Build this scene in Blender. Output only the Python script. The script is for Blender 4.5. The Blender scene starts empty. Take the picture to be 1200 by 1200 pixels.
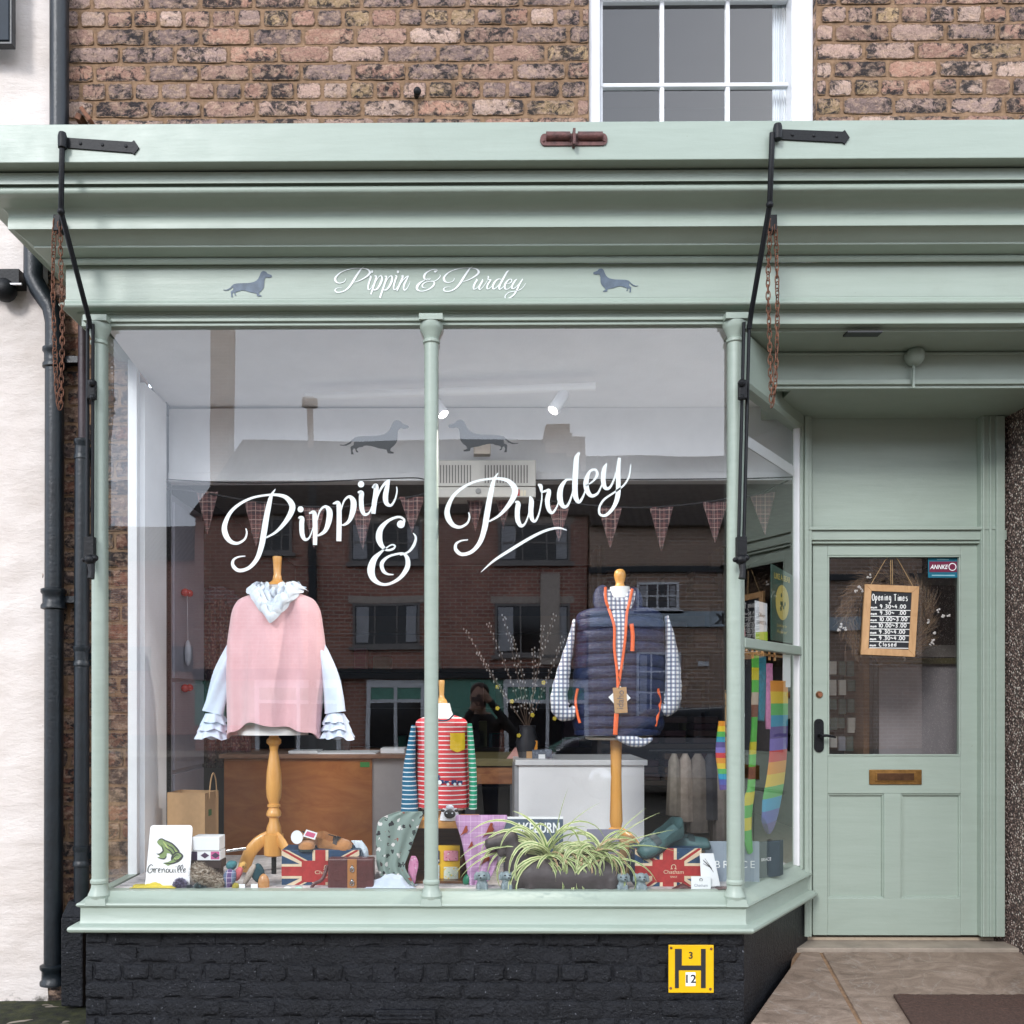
import bpy, bmesh, math, random
from mathutils import Vector, Matrix, noise
R = math.radians
rnd = random.Random(7)
scene = bpy.context.scene
col = scene.collection
# ------------------------------------------------------------------ camera
D = 4.2; F = 1147.0; ZC = 1.40; HX = 548.0; HY = 822.0; YAW = 0.5
_c, _s = math.cos(R(YAW)), math.sin(R(YAW))
def P(px, py, Y=0.0):
    """world point on the plane y=Y seen at photo pixel (px,py)"""
    u = (px - HX) / F; v = (HY - py) / F
    dx = u * _c - _s; dy = _c + u * _s
    t = (Y + D) / dy
    return Vector((t * dx, Y, ZC + t * v))
def PXX(px, Y): return P(px, HY, Y).x
def PZ(py, Y, px=558): return P(px, py, Y).z
cam = bpy.data.cameras.new('camera'); co = bpy.data.objects.new('camera', cam); col.objects.link(co)
co.location = (0, -D, ZC); co.rotation_euler = (R(90), 0, R(YAW))
cam.sensor_width = 36; cam.lens = 36 * F / 1200
cam.shift_x = (600 - HX) / 1200; cam.shift_y = (HY - 600) / 1200
cam.clip_start = 0.02; cam.clip_end = 500
scene.camera = co
# ------------------------------------------------------------------ materials
def lin(c):
    c = [x / 255 for x in c[:3]]
    return tuple(x / 12.92 if x <= .04045 else ((x + .055) / 1.055) ** 2.4 for x in c) + (1,)
class NT:
    def __init__(s, name):
        s.m = bpy.data.materials.new(name); s.m.use_nodes = True
        s.t = s.m.node_tree; s.n = s.t.nodes; s.b = s.n['Principled BSDF']; s.tc = None
    def add(s, typ, **k):
        n = s.n.new(typ)
        for a, v in k.items():
            if a.startswith('i_'):
                n.inputs[a[2:].replace('_', ' ')].default_value = v
            else: setattr(n, a, v)
        return n
    def l(s, a, b): s.t.links.new(a, b)
    def coord(s, kind='Object'):
        if not s.tc: s.tc = s.add('ShaderNodeTexCoord')
        return s.tc.outputs[kind]
    def noise(s, scale, detail=4, rough=.6, vec=None, dist=0):
        n = s.add('ShaderNodeTexNoise'); n.inputs['Scale'].default_value = scale
        n.inputs['Detail'].default_value = detail; n.inputs['Roughness'].default_value = rough
        n.inputs['Distortion'].default_value = dist
        s.l(vec or s.coord(), n.inputs['Vector']); return n.outputs['Fac']
    def ramp(s, fac, stops, interp='LINEAR'):
        r = s.add('ShaderNodeValToRGB'); r.color_ramp.interpolation = interp
        e = r.color_ramp.elements
        while len(e) > 1: e.remove(e[0])
        e[0].position = stops[0][0]; e[0].color = c4(stops[0][1])
        for p, c in stops[1:]:
            q = e.new(p); q.color = c4(c)
        s.l(fac, r.inputs['Fac']); return r.outputs['Color']
    def mix(s, fac, a, b, mode='MIX'):
        m = s.add('ShaderNodeMix', data_type='RGBA', blend_type=mode)
        for sock, v in ((m.inputs[0], fac), (m.inputs[6], a), (m.inputs[7], b)):
            if hasattr(v, 'links'): s.l(v, sock)
            else: sock.default_value = v if isinstance(v, (int, float)) else c4(v)
        return m.outputs[2]
    def math(s, op, a, b=None, c=None):
        m = s.add('ShaderNodeMath', operation=op)
        for i, v in enumerate((a, b, c)):
            if v is None: continue
            if hasattr(v, 'links'): s.l(v, m.inputs[i])
            else: m.inputs[i].default_value = v
        return m.outputs[0]
    def bump(s, h, strength=.3, dist=.01):
        b = s.add('ShaderNodeBump'); b.inputs['Strength'].default_value = strength
        b.inputs['Distance'].default_value = dist
        s.l(h, b.inputs['Height']); s.l(b.outputs[0], s.b.inputs['Normal'])
    def base(s, c):
        if hasattr(c, 'links'): s.l(c, s.b.inputs['Base Color'])
        else: s.b.inputs['Base Color'].default_value = c4(c)
    def xyz(s, kind='Object'):
        x = s.add('ShaderNodeSeparateXYZ'); s.l(s.coord(kind), x.inputs[0]); return x.outputs
def c4(c):
    if isinstance(c, (int, float)): return (c, c, c, 1)
    return tuple(c) if len(c) == 4 else tuple(c) + (1,)
def scaled(n, v):
    m = n.add('ShaderNodeVectorMath', operation='MULTIPLY'); n.l(n.coord(), m.inputs[0]); m.inputs[1].default_value = v
    return m.outputs[0]
def plain(name, c, rough=.5, metal=0, var=.12, scale=12, bump=.0, bscale=60, sheen=0, coat=0, bdist=.004):
    """paint / cloth / plastic with slight mottling and surface relief"""
    n = NT(name); c = c4(c)
    f = n.noise(scale, 5)
    lo = tuple(x * (1 - var) for x in c[:3]); hi = tuple(min(1, x * (1 + var)) for x in c[:3])
    n.base(n.ramp(f, [(.3, lo), (.7, hi)]))
    n.b.inputs['Roughness'].default_value = rough; n.b.inputs['Metallic'].default_value = metal
    if sheen: n.b.inputs['Sheen Weight'].default_value = sheen
    if coat: n.b.inputs['Coat Weight'].default_value = coat
    if bump: n.bump(n.noise(bscale, 4), bump, bdist)
    return n.m
def paint_mint():
    n = NT('sage_green_gloss_paint')
    streak = n.noise(7, 6, .65, scaled(n, (.5, 1, 5)))
    fine = n.noise(35, 6, .7)
    c = n.ramp(streak, [(.25, (.300, .360, .305)), (.75, (.338, .402, .345))])
    c = n.mix(n.ramp(fine, [(.60, 0), (.78, .30)]), c, (.27, .33, .27))
    c = n.mix(n.ramp(n.noise(2.3, 6, .7, dist=.8), [(.52, 0), (.72, .22)]), c, (.24, .27, .22))
    chips = n.ramp(n.noise(60, 3, .7), [(.74, 0), (.76, 1)])
    c = n.mix(chips, c, (.20, .19, .14))
    nick = n.ramp(n.noise(24, 5, .85, dist=.5), [(.735, 0), (.745, .8)])
    c = n.mix(nick, c, (.13, .15, .12))
    n.base(c); n.l(n.math('ADD', .30, n.math('MULTIPLY', n.noise(9, 4), .22)), n.b.inputs['Roughness'])
    h = n.math('ADD', n.math('ADD', n.noise(4, 6, .6, scaled(n, (1, 1, 6))), n.math('MULTIPLY', n.noise(26, 4, .6, scaled(n, (.12, 1, 1.6))), .5)), n.math('MULTIPLY', n.noise(80, 3), .25))
    n.bump(h, .22, .006)
    return n.m
def wood(name, a, b, rough=.4, sc=(3, 3, 22), coat=0, dist=1.5):
    n = NT(name)
    v = scaled(n, sc)
    f = n.noise(2.2, 8, .62, v, dist)
    c = n.ramp(f, [(.28, a), (.72, b)])
    n.base(c); n.b.inputs['Roughness'].default_value = rough; n.b.inputs['Coat Weight'].default_value = coat
    n.bump(f, .12, .003)
    return n.m
def brickmat(name, attr=True):
    n = NT(name)
    a = n.add('ShaderNodeVertexColor'); a.layer_name = 'brick'
    base = a.outputs['Color']
    blot = n.math('ADD', n.math('MULTIPLY', n.noise(17, 8, .75, dist=1.3), .56), n.math('MULTIPLY', n.noise(3.6, 3, .6), .44))
    edge = n.math('MULTIPLY', n.math('SUBTRACT', 1, a.outputs['Alpha']), .055)
    dark = n.ramp(n.math('ADD', blot, edge), [(.500, 0), (.548, .95)])
    c = n.mix(dark, base, (.018, .014, .016))
    pale = n.ramp(n.noise(17, 6, .7, scaled(n, (1.3, 1, 2)), .4), [(.48, 0), (.62, .65)])
    c = n.mix(pale, c, (.62, .42, .30))
    och = n.ramp(n.noise(5.3, 4, .6), [(.62, 0), (.72, .55)])
    c = n.mix(och, c, (.36, .22, .08))
    spk = n.ramp(n.noise(120, 3, .7), [(.25, (.6, .6, .6)), (.6, (1, 1, 1))])
    c = n.mix(1, c, spk, 'MULTIPLY')
    # mortar smeared over the arrises
    e = n.math('MULTIPLY', n.math('SUBTRACT', 1, a.outputs['Alpha']), n.math('MULTIPLY', n.noise(38, 5, .7), 2.2))
    mo = n.ramp(n.noise(30, 6, .7), [(.3, (.16, .095, .055)), (.7, (.33, .205, .12))])
    c = n.mix(n.ramp(e, [(.90, 0), (1.0, 1)]), c, mo)
    n.base(c); n.b.inputs['Roughness'].default_value = .9
    n.bump(n.math('ADD', n.noise(45, 6, .75), n.math('MULTIPLY', n.noise(14, 5), 1.6)), 1.0, .02)
    return n.m
def glassmat(name, refl=1.0, tint=(.97, .985, .975)):
    n = NT(name); n.n.remove(n.b)
    out = n.n['Material Output']
    tr = n.add('ShaderNodeBsdfTransparent'); tr.inputs[0].default_value = c4(tint)
    gl = n.add('ShaderNodeBsdfGlossy'); gl.inputs['Roughness'].default_value = .0
    gl.inputs['Color'].default_value = (1, 1, 1, 1)
    ge = n.add('ShaderNodeNewGeometry'); dt = n.add('ShaderNodeVectorMath', operation='DOT_PRODUCT')
    n.l(ge.outputs['Normal'], dt.inputs[0]); n.l(ge.outputs['Incoming'], dt.inputs[1])
    c = n.math('SUBTRACT', 1, n.math('ABSOLUTE', dt.outputs['Value']))
    f = n.math('MINIMUM', n.math('ADD', .085 * refl, n.math('MULTIPLY', n.math('POWER', c, 4.5), .8)), .6)
    wv = n.add('ShaderNodeBump'); wv.inputs['Strength'].default_value = .035; wv.inputs['Distance'].default_value = .02
    n.l(n.noise(1.6, 1, .4), wv.inputs['Height']); n.l(wv.outputs[0], gl.inputs['Normal'])
    mx = n.add('ShaderNodeMixShader'); n.l(f, mx.inputs[0]); n.l(tr.outputs[0], mx.inputs[1]); n.l(gl.outputs[0], mx.inputs[2])
    n.l(mx.outputs[0], out.inputs[0]); return n.m
def stripes(name, a, b, period, ratio, axis=2, rough=.85, off=0):
    n = NT(name); x = n.xyz()[axis]
    wob = n.math('MULTIPLY', n.noise(6, 2), .006)
    m = n.math('FRACT', n.math('DIVIDE', n.math('ADD', n.math('ADD', x, wob), 5 + off), period))
    f = n.math('LESS_THAN', m, ratio)
    n.base(n.mix(f, b, a)); n.b.inputs['Roughness'].default_value = rough
    n.bump(n.noise(300, 2), .3, .002); return n.m
def check(name, base, lines, rough=.85, sheen=.1):
    """lines = (axis, period, width, offset, colour, strength)"""
    n = NT(name); o = n.xyz(); c = c4(base)
    for ax, per, w, off, lc, st in lines:
        m = n.math('FRACT', n.math('DIVIDE', n.math('ADD', o[ax], 5 + off), per))
        f = n.math('MULTIPLY', n.math('LESS_THAN', m, w / per), st)
        c = n.mix(f, c, lc)
    n.base(c); n.b.inputs['Roughness'].default_value = rough; n.b.inputs['Sheen Weight'].default_value = sheen
    n.bump(n.noise(400, 2), .3, .002); return n.m
def bands(name, cols, axis=2, rough=.85):
    n = NT(name); g = n.xyz('Generated')[axis]
    k = len(cols)
    n.base(n.ramp(g, [(i / k, c) for i, c in enumerate(cols)], 'CONSTANT'))
    n.b.inputs['Roughness'].default_value = rough; n.bump(n.noise(300, 2), .3, .002); return n.m
def spots(name, base, sc, cols, rough=.8, thr=.28):
    n = NT(name)
    v = n.add('ShaderNodeTexVoronoi'); v.inputs['Scale'].default_value = sc
    w = n.add('ShaderNodeVectorMath', operation='ADD')
    nz = n.add('ShaderNodeTexNoise'); nz.inputs['Scale'].default_value = sc * 2.2; n.l(n.coord(), nz.inputs['Vector'])
    sc2 = n.add('ShaderNodeVectorMath', operation='SCALE'); n.l(nz.outputs['Color'], sc2.inputs[0]); sc2.inputs['Scale'].default_value = .9 / sc
    n.l(n.coord(), w.inputs[0]); n.l(sc2.outputs[0], w.inputs[1]); n.l(w.outputs[0], v.inputs['Vector'])
    f = n.math('LESS_THAN', v.outputs['Distance'], thr)
    sx = n.add('ShaderNodeSeparateColor'); n.l(v.outputs['Color'], sx.inputs[0])
    k = len(cols)
    pc = n.ramp(sx.outputs[0], [(i / k, c) for i, c in enumerate(cols)], 'CONSTANT')
    n.base(n.mix(f, base, pc)); n.b.inputs['Roughness'].default_value = rough
    n.bump(n.noise(250, 2), .3, .002); return n.m
def emis(name, c, st):
    n = NT(name); n.base(c); n.b.inputs['Emission Color'].default_value = c4(c); n.b.inputs['Emission Strength'].default_value = st
    return n.m
# ------------------------------------------------------------------ objects
BASE = {}
def tag(o, label=None, cat=None, group=None, kind=None):
    if label: o['label'] = label
    if cat: o['category'] = cat
    if group: o['group'] = group
    if kind: o['kind'] = kind
    return o
def thing(name, label, cat, loc, group=None):
    o = bpy.data.objects.new(name, None); col.objects.link(o)
    o.location = loc; o.empty_display_size = .1; BASE[o.name] = Vector(loc)
    return tag(o, label, cat, group)
class MB:
    def __init__(s): s.v = []; s.f = []; s.m = []; s.vc = []
    def q(s, pts, faces, m=0):
        o = len(s.v); s.v += [Vector(p) for p in pts]
        for f in faces: s.f.append([i + o for i in f]); s.m.append(m)
        return s
    def box(s, x0, x1, y0, y1, z0, z1, m=0):
        return s.q([(x, y, z) for x in (x0, x1) for y in (y0, y1) for z in (z0, z1)],
                   [(0, 1, 3, 2), (4, 6, 7, 5), (0, 4, 5, 1), (2, 3, 7, 6), (0, 2, 6, 4), (1, 5, 7, 3)], m)
    def pbox(s, px0, px1, py0, py1, Y, d, m=0):
        a = P(px0, py1, Y); b = P(px1, py0, Y)
        return s.box(a.x, b.x, Y, Y + d, a.z, b.z, m)
    def obox(s, c, sz, rot=(0, 0, 0), m=0):
        M = Matrix.Translation(c) @ (Matrix.Rotation(rot[2], 4, 'Z') @ Matrix.Rotation(rot[1], 4, 'Y') @ Matrix.Rotation(rot[0], 4, 'X'))
        h = [x / 2 for x in sz]
        return s.q([M @ Vector((x, y, z)) for x in (-h[0], h[0]) for y in (-h[1], h[1]) for z in (-h[2], h[2])],
                   [(0, 1, 3, 2), (4, 6, 7, 5), (0, 4, 5, 1), (2, 3, 7, 6), (0, 2, 6, 4), (1, 5, 7, 3)], m)
    def poly(s, pts, m=0): return s.q(pts, [tuple(range(len(pts)))], m)
    def prism(s, pts, vec, m=0):
        n = len(pts); vec = Vector(vec); pts = [Vector(p) for p in pts]
        fs = [tuple(range(n)), tuple(range(2 * n - 1, n - 1, -1))]
        fs += [(i, i + n, (i + 1) % n + n, (i + 1) % n) for i in range(n)]
        return s.q(pts + [p + vec for p in pts], fs, m)
    def loft(s, rings, m=0, cap=True, closed=True):
        k = len(rings[0]); pts = [p for r in rings for p in r]; fs = []
        for i in range(len(rings) - 1):
            for j in range(k if closed else k - 1):
                a = i * k + j; b = i * k + (j + 1) % k
                fs.append((a, b, b + k, a + k))
        if cap and closed:
            fs.append(tuple(range(k - 1, -1, -1))); fs.append(tuple(range((len(rings) - 1) * k, len(rings) * k)))
        return s.q(pts, fs, m)
    def lathe(s, cx, cy, prof, seg=24, m=0, sy=1.0):
        return s.loft([[(cx + r * math.cos(2 * math.pi * j / seg), cy + sy * r * math.sin(2 * math.pi * j / seg), z) for j in range(seg)] for r, z in prof], m)
    def lathe_ax(s, c, ax, prof, seg=20, m=0):
        ax = Vector(ax).normalized(); u = ax.orthogonal().normalized(); w = ax.cross(u); c = Vector(c)
        return s.loft([[c + ax * h + (u * math.cos(2 * math.pi * j / seg) + w * math.sin(2 * math.pi * j / seg)) * r for j in range(seg)] for r, h in prof], m)
    def sweep(s, path, rad, seg=10, m=0, V=None, cap=True, fold=None):
        path = [Vector(p) for p in path]; n = len(path); rings = []
        up = None
        for i, p in enumerate(path):
            t = (path[min(i + 1, n - 1)] - path[max(i - 1, 0)]).normalized()
            r = rad[i] if isinstance(rad, (list, tuple)) and isinstance(rad, list) else rad
            rw, rt = r if isinstance(r, tuple) else (r, r)
            if V is not None:
                v = Vector(V); a = t.cross(v)
                if a.length < 1e-4: a = Vector((1, 0, 0))
                a.normalize()
                if up is not None and a.dot(up) < 0: a = -a
                up = a
            else:
                a = t.orthogonal().normalized() if up is None else (up - t * up.dot(t)).normalized()
                up = a; v = t.cross(a)
            fo = [1 + (fold[0] * math.sin(fold[1] * 2 * math.pi * j / seg + i * .22) if fold else 0) for j in range(seg)]
            rings.append([p + a * (rw * fo[j] * math.cos(2 * math.pi * j / seg)) + v * (rt * fo[j] * math.sin(2 * math.pi * j / seg)) for j in range(seg)])
        return s.loft(rings, m, cap)
    def ball(s, c, r, seg=16, m=0, rot=None):
        rx, ry, rz = r if isinstance(r, tuple) else (r, r, r); rings = []
        k = max(6, seg // 2); c = Vector(c)
        for i in range(k + 1):
            ph = math.pi * (i + (.02 if i == 0 else -.02 if i == k else 0)) / k
            rg = []
            for j in range(seg):
                th = 2 * math.pi * j / seg
                p = Vector((rx * math.sin(ph) * math.cos(th), ry * math.sin(ph) * math.sin(th), -rz * math.cos(ph)))
                if rot is not None: p = rot @ p
                rg.append(c + p)
            rings.append(rg)
        return s.loft(rings, m)
    def moulding(s, path, prof, m=0):
        """profile (p outwards, z) mitred along an XY path; outward = right of travel direction"""
        path = [Vector(p) for p in path]; nn = []
        for i in range(len(path) - 1):
            d = (path[i + 1] - path[i]).normalized(); nn.append(Vector((d.y, -d.x)))
        rings = []
        for i, p in enumerate(path):
            if i == 0: o = nn[0]
            elif i == len(path) - 1: o = nn[-1]
            else: o = (nn[i - 1] + nn[i]) / (1 + nn[i - 1].dot(nn[i]))
            rings.append([(p.x + o.x * q, p.y + o.y * q, z) for q, z in prof])
        return s.loft(rings, m)
    def build(s, name, mats, parent=None, smooth=0, bevel=0, origin=None, vcol=None):
        me = bpy.data.meshes.new(name)
        if parent is not None: b = BASE[parent.name]
        elif origin is not None: b = Vector(origin)
        else:
            xs = [v.x for v in s.v]; ys = [v.y for v in s.v]
            b = Vector(((min(xs) + max(xs)) / 2, (min(ys) + max(ys)) / 2, min(v.z for v in s.v)))
        me.from_pydata([v - b for v in s.v], [], s.f)
        if not isinstance(mats, (list, tuple)): mats = [mats]
        for m in mats: me.materials.append(m)
        me.polygons.foreach_set('material_index', s.m)
        bm = bmesh.new(); bm.from_mesh(me); bmesh.ops.recalc_face_normals(bm, faces=bm.faces); bm.to_mesh(me); bm.free()
        if vcol is not None:
            ca = me.color_attributes.new('brick', 'FLOAT_COLOR', 'POINT')
            for i, c in enumerate(vcol): ca.data[i].color = c4(c)
        if smooth:
            me.polygons.foreach_set('use_smooth', [True] * len(me.polygons)); me.set_sharp_from_angle(angle=R(smooth))
        me.update()
        o = bpy.data.objects.new(name, me); col.objects.link(o)
        BASE[o.name] = b.copy()
        if parent is not None: o.parent = parent
        else: o.location = b
        if bevel:
            md = o.modifiers.new('bevel', 'BEVEL'); md.width = bevel; md.segments = 2; md.limit_method = 'ANGLE'; md.angle_limit = R(40)
        return o
def solid(name, label, cat, mb, mats, group=None, **k):
    return tag(mb.build(name, mats, **k), label, cat, group)
def organic(name, mb, mats, parent=None, voxel=.01, smooth_it=4, origin=None, disp=0):
    """fuse overlapping shapes into one continuous skin"""
    t = mb.build('tmp', [mats] if not isinstance(mats, (list, tuple)) else mats, parent=None, origin=(0, 0, 0))
    r = t.modifiers.new('r', 'REMESH'); r.mode = 'VOXEL'; r.voxel_size = voxel
    sm = t.modifiers.new('s', 'SMOOTH'); sm.iterations = smooth_it; sm.factor = .5
    dg = bpy.context.evaluated_depsgraph_get(); dg.update()
    me = bpy.data.meshes.new_from_object(t.evaluated_get(dg)); me.name = name
    bpy.data.objects.remove(t)
    b = BASE[parent.name] if parent is not None else Vector(origin) if origin is not None else Vector((sum((v.co.x for v in me.vertices)) / len(me.vertices), sum((v.co.y for v in me.vertices)) / len(me.vertices), min(v.co.z for v in me.vertices)))
    for v in me.vertices: v.co -= b
    me.materials.clear()
    for m in (mats if isinstance(mats, (list, tuple)) else [mats]): me.materials.append(m)
    me.polygons.foreach_set('use_smooth', [True] * len(me.polygons)); me.update()
    o = bpy.data.objects.new(name, me); col.objects.link(o); BASE[o.name] = b.copy()
    if parent is not None: o.parent = parent
    else: o.location = b
    return o
def textmesh(body, height, c, mat, name='lettering', parent=None, rot=(90, 0, 0), depth=.0006, align='CENTER', width=None, bold=0, shear=0):
    cu = bpy.data.curves.new('t', 'FONT'); cu.body = body; cu.size = 1; cu.align_x = align; cu.extrude = 0; cu.offset = bold; cu.shear = shear
    cu.space_line = 1.0
    t = bpy.data.objects.new('t', cu); col.objects.link(t)
    dg = bpy.context.evaluated_depsgraph_get(); dg.update()
    me = bpy.data.meshes.new_from_object(t.evaluated_get(dg)); bpy.data.objects.remove(t)
    xs = [v.co.x for v in me.vertices]; ys = [v.co.y for v in me.vertices]
    if not xs: return None
    cx = (min(xs) + max(xs)) / 2 if align == 'CENTER' else min(xs); cy = (min(ys) + max(ys)) / 2
    k = height / (max(ys) - min(ys)); kx = k if width is None else width / (max(xs) - min(xs))
    M = Matrix.Translation(Vector(c)) @ Matrix.Rotation(R(rot[2]), 4, 'Z') @ Matrix.Rotation(R(rot[1]), 4, 'Y') @ Matrix.Rotation(R(rot[0]), 4, 'X')
    b = BASE[parent.name] if parent is not None else Vector(c)
    for v in me.vertices: v.co = M @ Vector(((v.co.x - cx) * kx, (v.co.y - cy) * k, 0)) - b
    me.materials.clear(); me.materials.append(mat); me.name = name
    o = bpy.data.objects.new(name, me); col.objects.link(o); BASE[o.name] = b.copy()
    if parent is not None: o.parent = parent
    else: o.location = b
    return o
def catmull(pts, n=8):
    out = []; L = len(pts)
    for i in range(L - 1):
        p = [pts[max(i - 1, 0)], pts[i], pts[i + 1], pts[min(i + 2, L - 1)]]
        for j in range(n):
            t = j / n; r = []
            for k in range(len(pts[0])):
                a, b, c, d = (q[k] for q in p)
                r.append(.5 * (2 * b + (c - a) * t + (2 * a - 5 * b + 4 * c - d) * t * t + (3 * b - 3 * c + d - a) * t ** 3))
            out.append(tuple(r))
    out.append(tuple(pts[-1])); return out
_lay = [0]
def ribbon(mb, pts, fn, m=0, n=8, scale=1.0):
    _lay[0] = (_lay[0] + 1) % 9; off = Vector((0, -.00012 * _lay[0], 0)); fn0 = fn
    fn = lambda x, y: fn0(x, y) + off
    """calligraphic stroke: pts (x,y,w) in source units; fn maps (x,y)->3D"""
    c = catmull(pts, n); L = []; Rr = []
    for i, (x, y, w) in enumerate(c):
        a = c[max(i - 1, 0)]; b = c[min(i + 1, len(c) - 1)]
        tx, ty = b[0] - a[0], b[1] - a[1]; q = math.hypot(tx, ty) or 1
        nx, ny = -ty / q, tx / q; w = max(w, 1) * scale / 2
        L.append(fn(x + nx * w, y + ny * w)); Rr.append(fn(x - nx * w, y - ny * w))
    k = len(c)
    mb.q(L + Rr, [(i, i + 1, i + 1 + k, i + k) for i in range(k - 1)], m)
def disc(mb, x, y, r, fn, m=0, ry=None):
    mb.poly([Vector((0, -.0012, 0)) + fn(x + r * math.cos(a * math.pi / 12), y + (ry or r) * math.sin(a * math.pi / 12)) for a in range(24)], m)
# common materials
M = {}
M['mint'] = paint_mint()
M['black_iron'] = plain('black_iron', (.003, .0035, .005), .5, .0, .3, 40, .4, 90); M['black_iron'].node_tree.nodes['Principled BSDF'].inputs['Specular IOR Level'].default_value = .3
M['rust'] = plain('rusted_iron', (.16, .07, .04), .8, .2, .6, 30, .8, 120)
M['rusthinge'] = plain('red_brown_hinge_paint', (.10, .04, .035), .5, .2, .5, 40, .6, 120)
M['white_gloss'] = plain('white_gloss_paint', (.74, .74, .76), .35, 0, .05, 6, .15, 40)
M['white_matt'] = plain('white_emulsion', (.88, .88, .90), .8, 0, .04, 5, .25, 90)
M['vinyl_white'] = plain('white_vinyl', (.86, .90, .90), .5, 0, .01)
M['vinyl_dark'] = plain('slate_vinyl', (.012, .015, .02), .5, 0, .05)
M['slate_paint'] = plain('slate_blue_paint', (.085, .12, .165), .5, 0, .25, 30)
M['sign_white'] = plain('white_sign_paint', (.88, .90, .90), .45, 0, .02)
M['glass'] = glassmat('window_glass')
M['black_plastic'] = plain('black_plastic', (.012, .013, .015), .35)
M['brass'] = plain('aged_brass', (.30, .16, .05), .38, .85, .35, 25, .3, 60)
M['copper'] = plain('copper_lock', (.45, .2, .12), .3, .9)
M['pine'] = wood('varnished_beech', (.58, .26, .055), (.74, .38, .10), .35, (6, 6, 1.5), .3)
M['white_cloth'] = plain('white_cotton', (.80, .83, .88), .9, 0, .04, 20, .5, 40, .3)
M['white_jersey'] = plain('white_jersey', (.80, .79, .78), .9, 0, .03, 20, .2, 200)
M['paper'] = plain('white_card', (.80, .81, .83), .6, 0, .02)
M['ink'] = plain('black_ink', (.015, .015, .018), .6, 0, .02)
M['chrome'] = plain('steel', (.55, .55, .57), .25, 1, .05)
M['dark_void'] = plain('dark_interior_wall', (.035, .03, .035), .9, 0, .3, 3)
SPOT_W = 60; SKY_S = .15; SUN_S = 1.2; EXPO = .98
# ================================================================== ARCHITECTURE
def bricks(mb, vc, O, U, N, width, z0, z1, course, L, pal, rng, joint=.010, holes=(), jit=.004, nx=9, nz=4, phase=0, hdr=4, proud=.0035):
    O = Vector(O); U = Vector(U); N = Vector(N)
    row = 0; z = z0
    while z < z1 - .01:
        h = min(course, z1 - z) - joint
        header = hdr and (row + phase) % hdr == 0
        bl = L / 2 if header else L
        off = -(L * .25 if header else (L * .5 if row % 2 else 0)) - rng.random() * .02
        segs = []; x = off
        while x < width:
            l = bl * rng.uniform(.95, 1.05)
            segs.append((max(x, 0), min(x + l - joint, width))); x += l
        out = []
        for a, b in segs:
            if b - a < .02: continue
            sp = [(a, b)]
            for hx0, hx1, hz0, hz1 in holes:
                if z + h > hz0 and z < hz1:
                    ns = []
                    for p, q in sp:
                        if q <= hx0 or p >= hx1: ns.append((p, q)); continue
                        if p < hx0 - .02: ns.append((p, hx0))
                        if q > hx1 + .02: ns.append((hx1, q))
                    sp = ns
            out += sp
        for a, b in out:
            c = rng.choice(pal); k = rng.uniform(.85, 1.3); c = tuple(x * k for x in c)
            o = len(mb.v); sd = rng.random() * 50; pr = rng.uniform(-.003, .003)
            zz0 = z + rng.uniform(-jit, jit) * .5; zz1 = z + h + rng.uniform(-jit, jit) * .5
            for j in range(-1, nz + 2):
                for i in range(-1, nx + 2):
                    ii = min(max(i, 0), nx); jj = min(max(j, 0), nz)
                    u = a + (b - a) * ii / nx; w = zz0 + (zz1 - zz0) * jj / nz
                    edge = ii in (0, nx) or jj in (0, nz)
                    skirt = i != ii or j != jj
                    nn = noise.noise(Vector((u * 40 + sd, w * 40, sd)))
                    n2 = noise.noise(Vector((u * 14, w * 14, sd + 9)))
                    d = proud + pr + (-.016 if skirt else (-.0035 + nn * .004 if edge else nn * .003 + n2 * .003))
                    if edge:
                        u += nn * jit + (.0 if ii not in (0, nx) else (.001 if ii == 0 else -.001)); w += n2 * jit
                        if ii in (0, nx) and jj in (0, nz): u += .003 if ii == 0 else -.003; w += .003 if jj == 0 else -.003
                    p = O + U * u + N * d; mb.v.append(Vector((p.x, p.y, w))); vc.append(c + (0.0 if edge else 1.0,))
            W = nx + 3
            for j in range(nz + 2):
                for i in range(nx + 2):
                    q = o + j * W + i
                    mb.f.append([q, q + 1, q + W + 1, q + W]); mb.m.append(0)
        z += course; row += 1
PAL = [(.40, .24, .185), (.33, .20, .155), (.48, .32, .26), (.25, .17, .15), (.44, .24, .17), (.38, .26, .22), (.28, .19, .165), (.54, .38, .31), (.43, .29, .16), (.42, .235, .175)]
PALR = [(.20, .08, .05), (.14, .07, .05), (.24, .10, .06), (.12, .08, .07), (.22, .13, .09), (.09, .06, .05)]
M['brick'] = brickmat('old_handmade_brick')
nt = NT('sandy_lime_mortar'); nt.base(nt.ramp(nt.noise(30, 6, .7), [(.3, (.16, .095, .055)), (.7, (.33, .205, .12))])); nt.b.inputs['Roughness'].default_value = .95; nt.bump(nt.noise(120, 5, .7), .8, .006); M['mortar'] = nt.m
nt = NT('black_masonry_paint'); fl = nt.ramp(nt.noise(22, 9, .85), [(.60, 0), (.66, 1)])
fl2 = nt.ramp(nt.noise(90, 3, .6), [(.685, 0), (.72, .9)])
cc = nt.mix(fl, nt.ramp(nt.noise(8, 5), [(.3, (.005, .0055, .0075)), (.7, (.011, .012, .016))]), (.022, .025, .032)); cc = nt.mix(fl2, cc, (.22, .23, .26))
nt.base(cc); nt.b.inputs['Roughness'].default_value = .36; nt.b.inputs['Specular IOR Level'].default_value = .3; nt.bump(nt.math('ADD', nt.noise(60, 6, .7), nt.noise(9, 4)), .9, .015); M['black_masonry'] = nt.m
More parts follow.
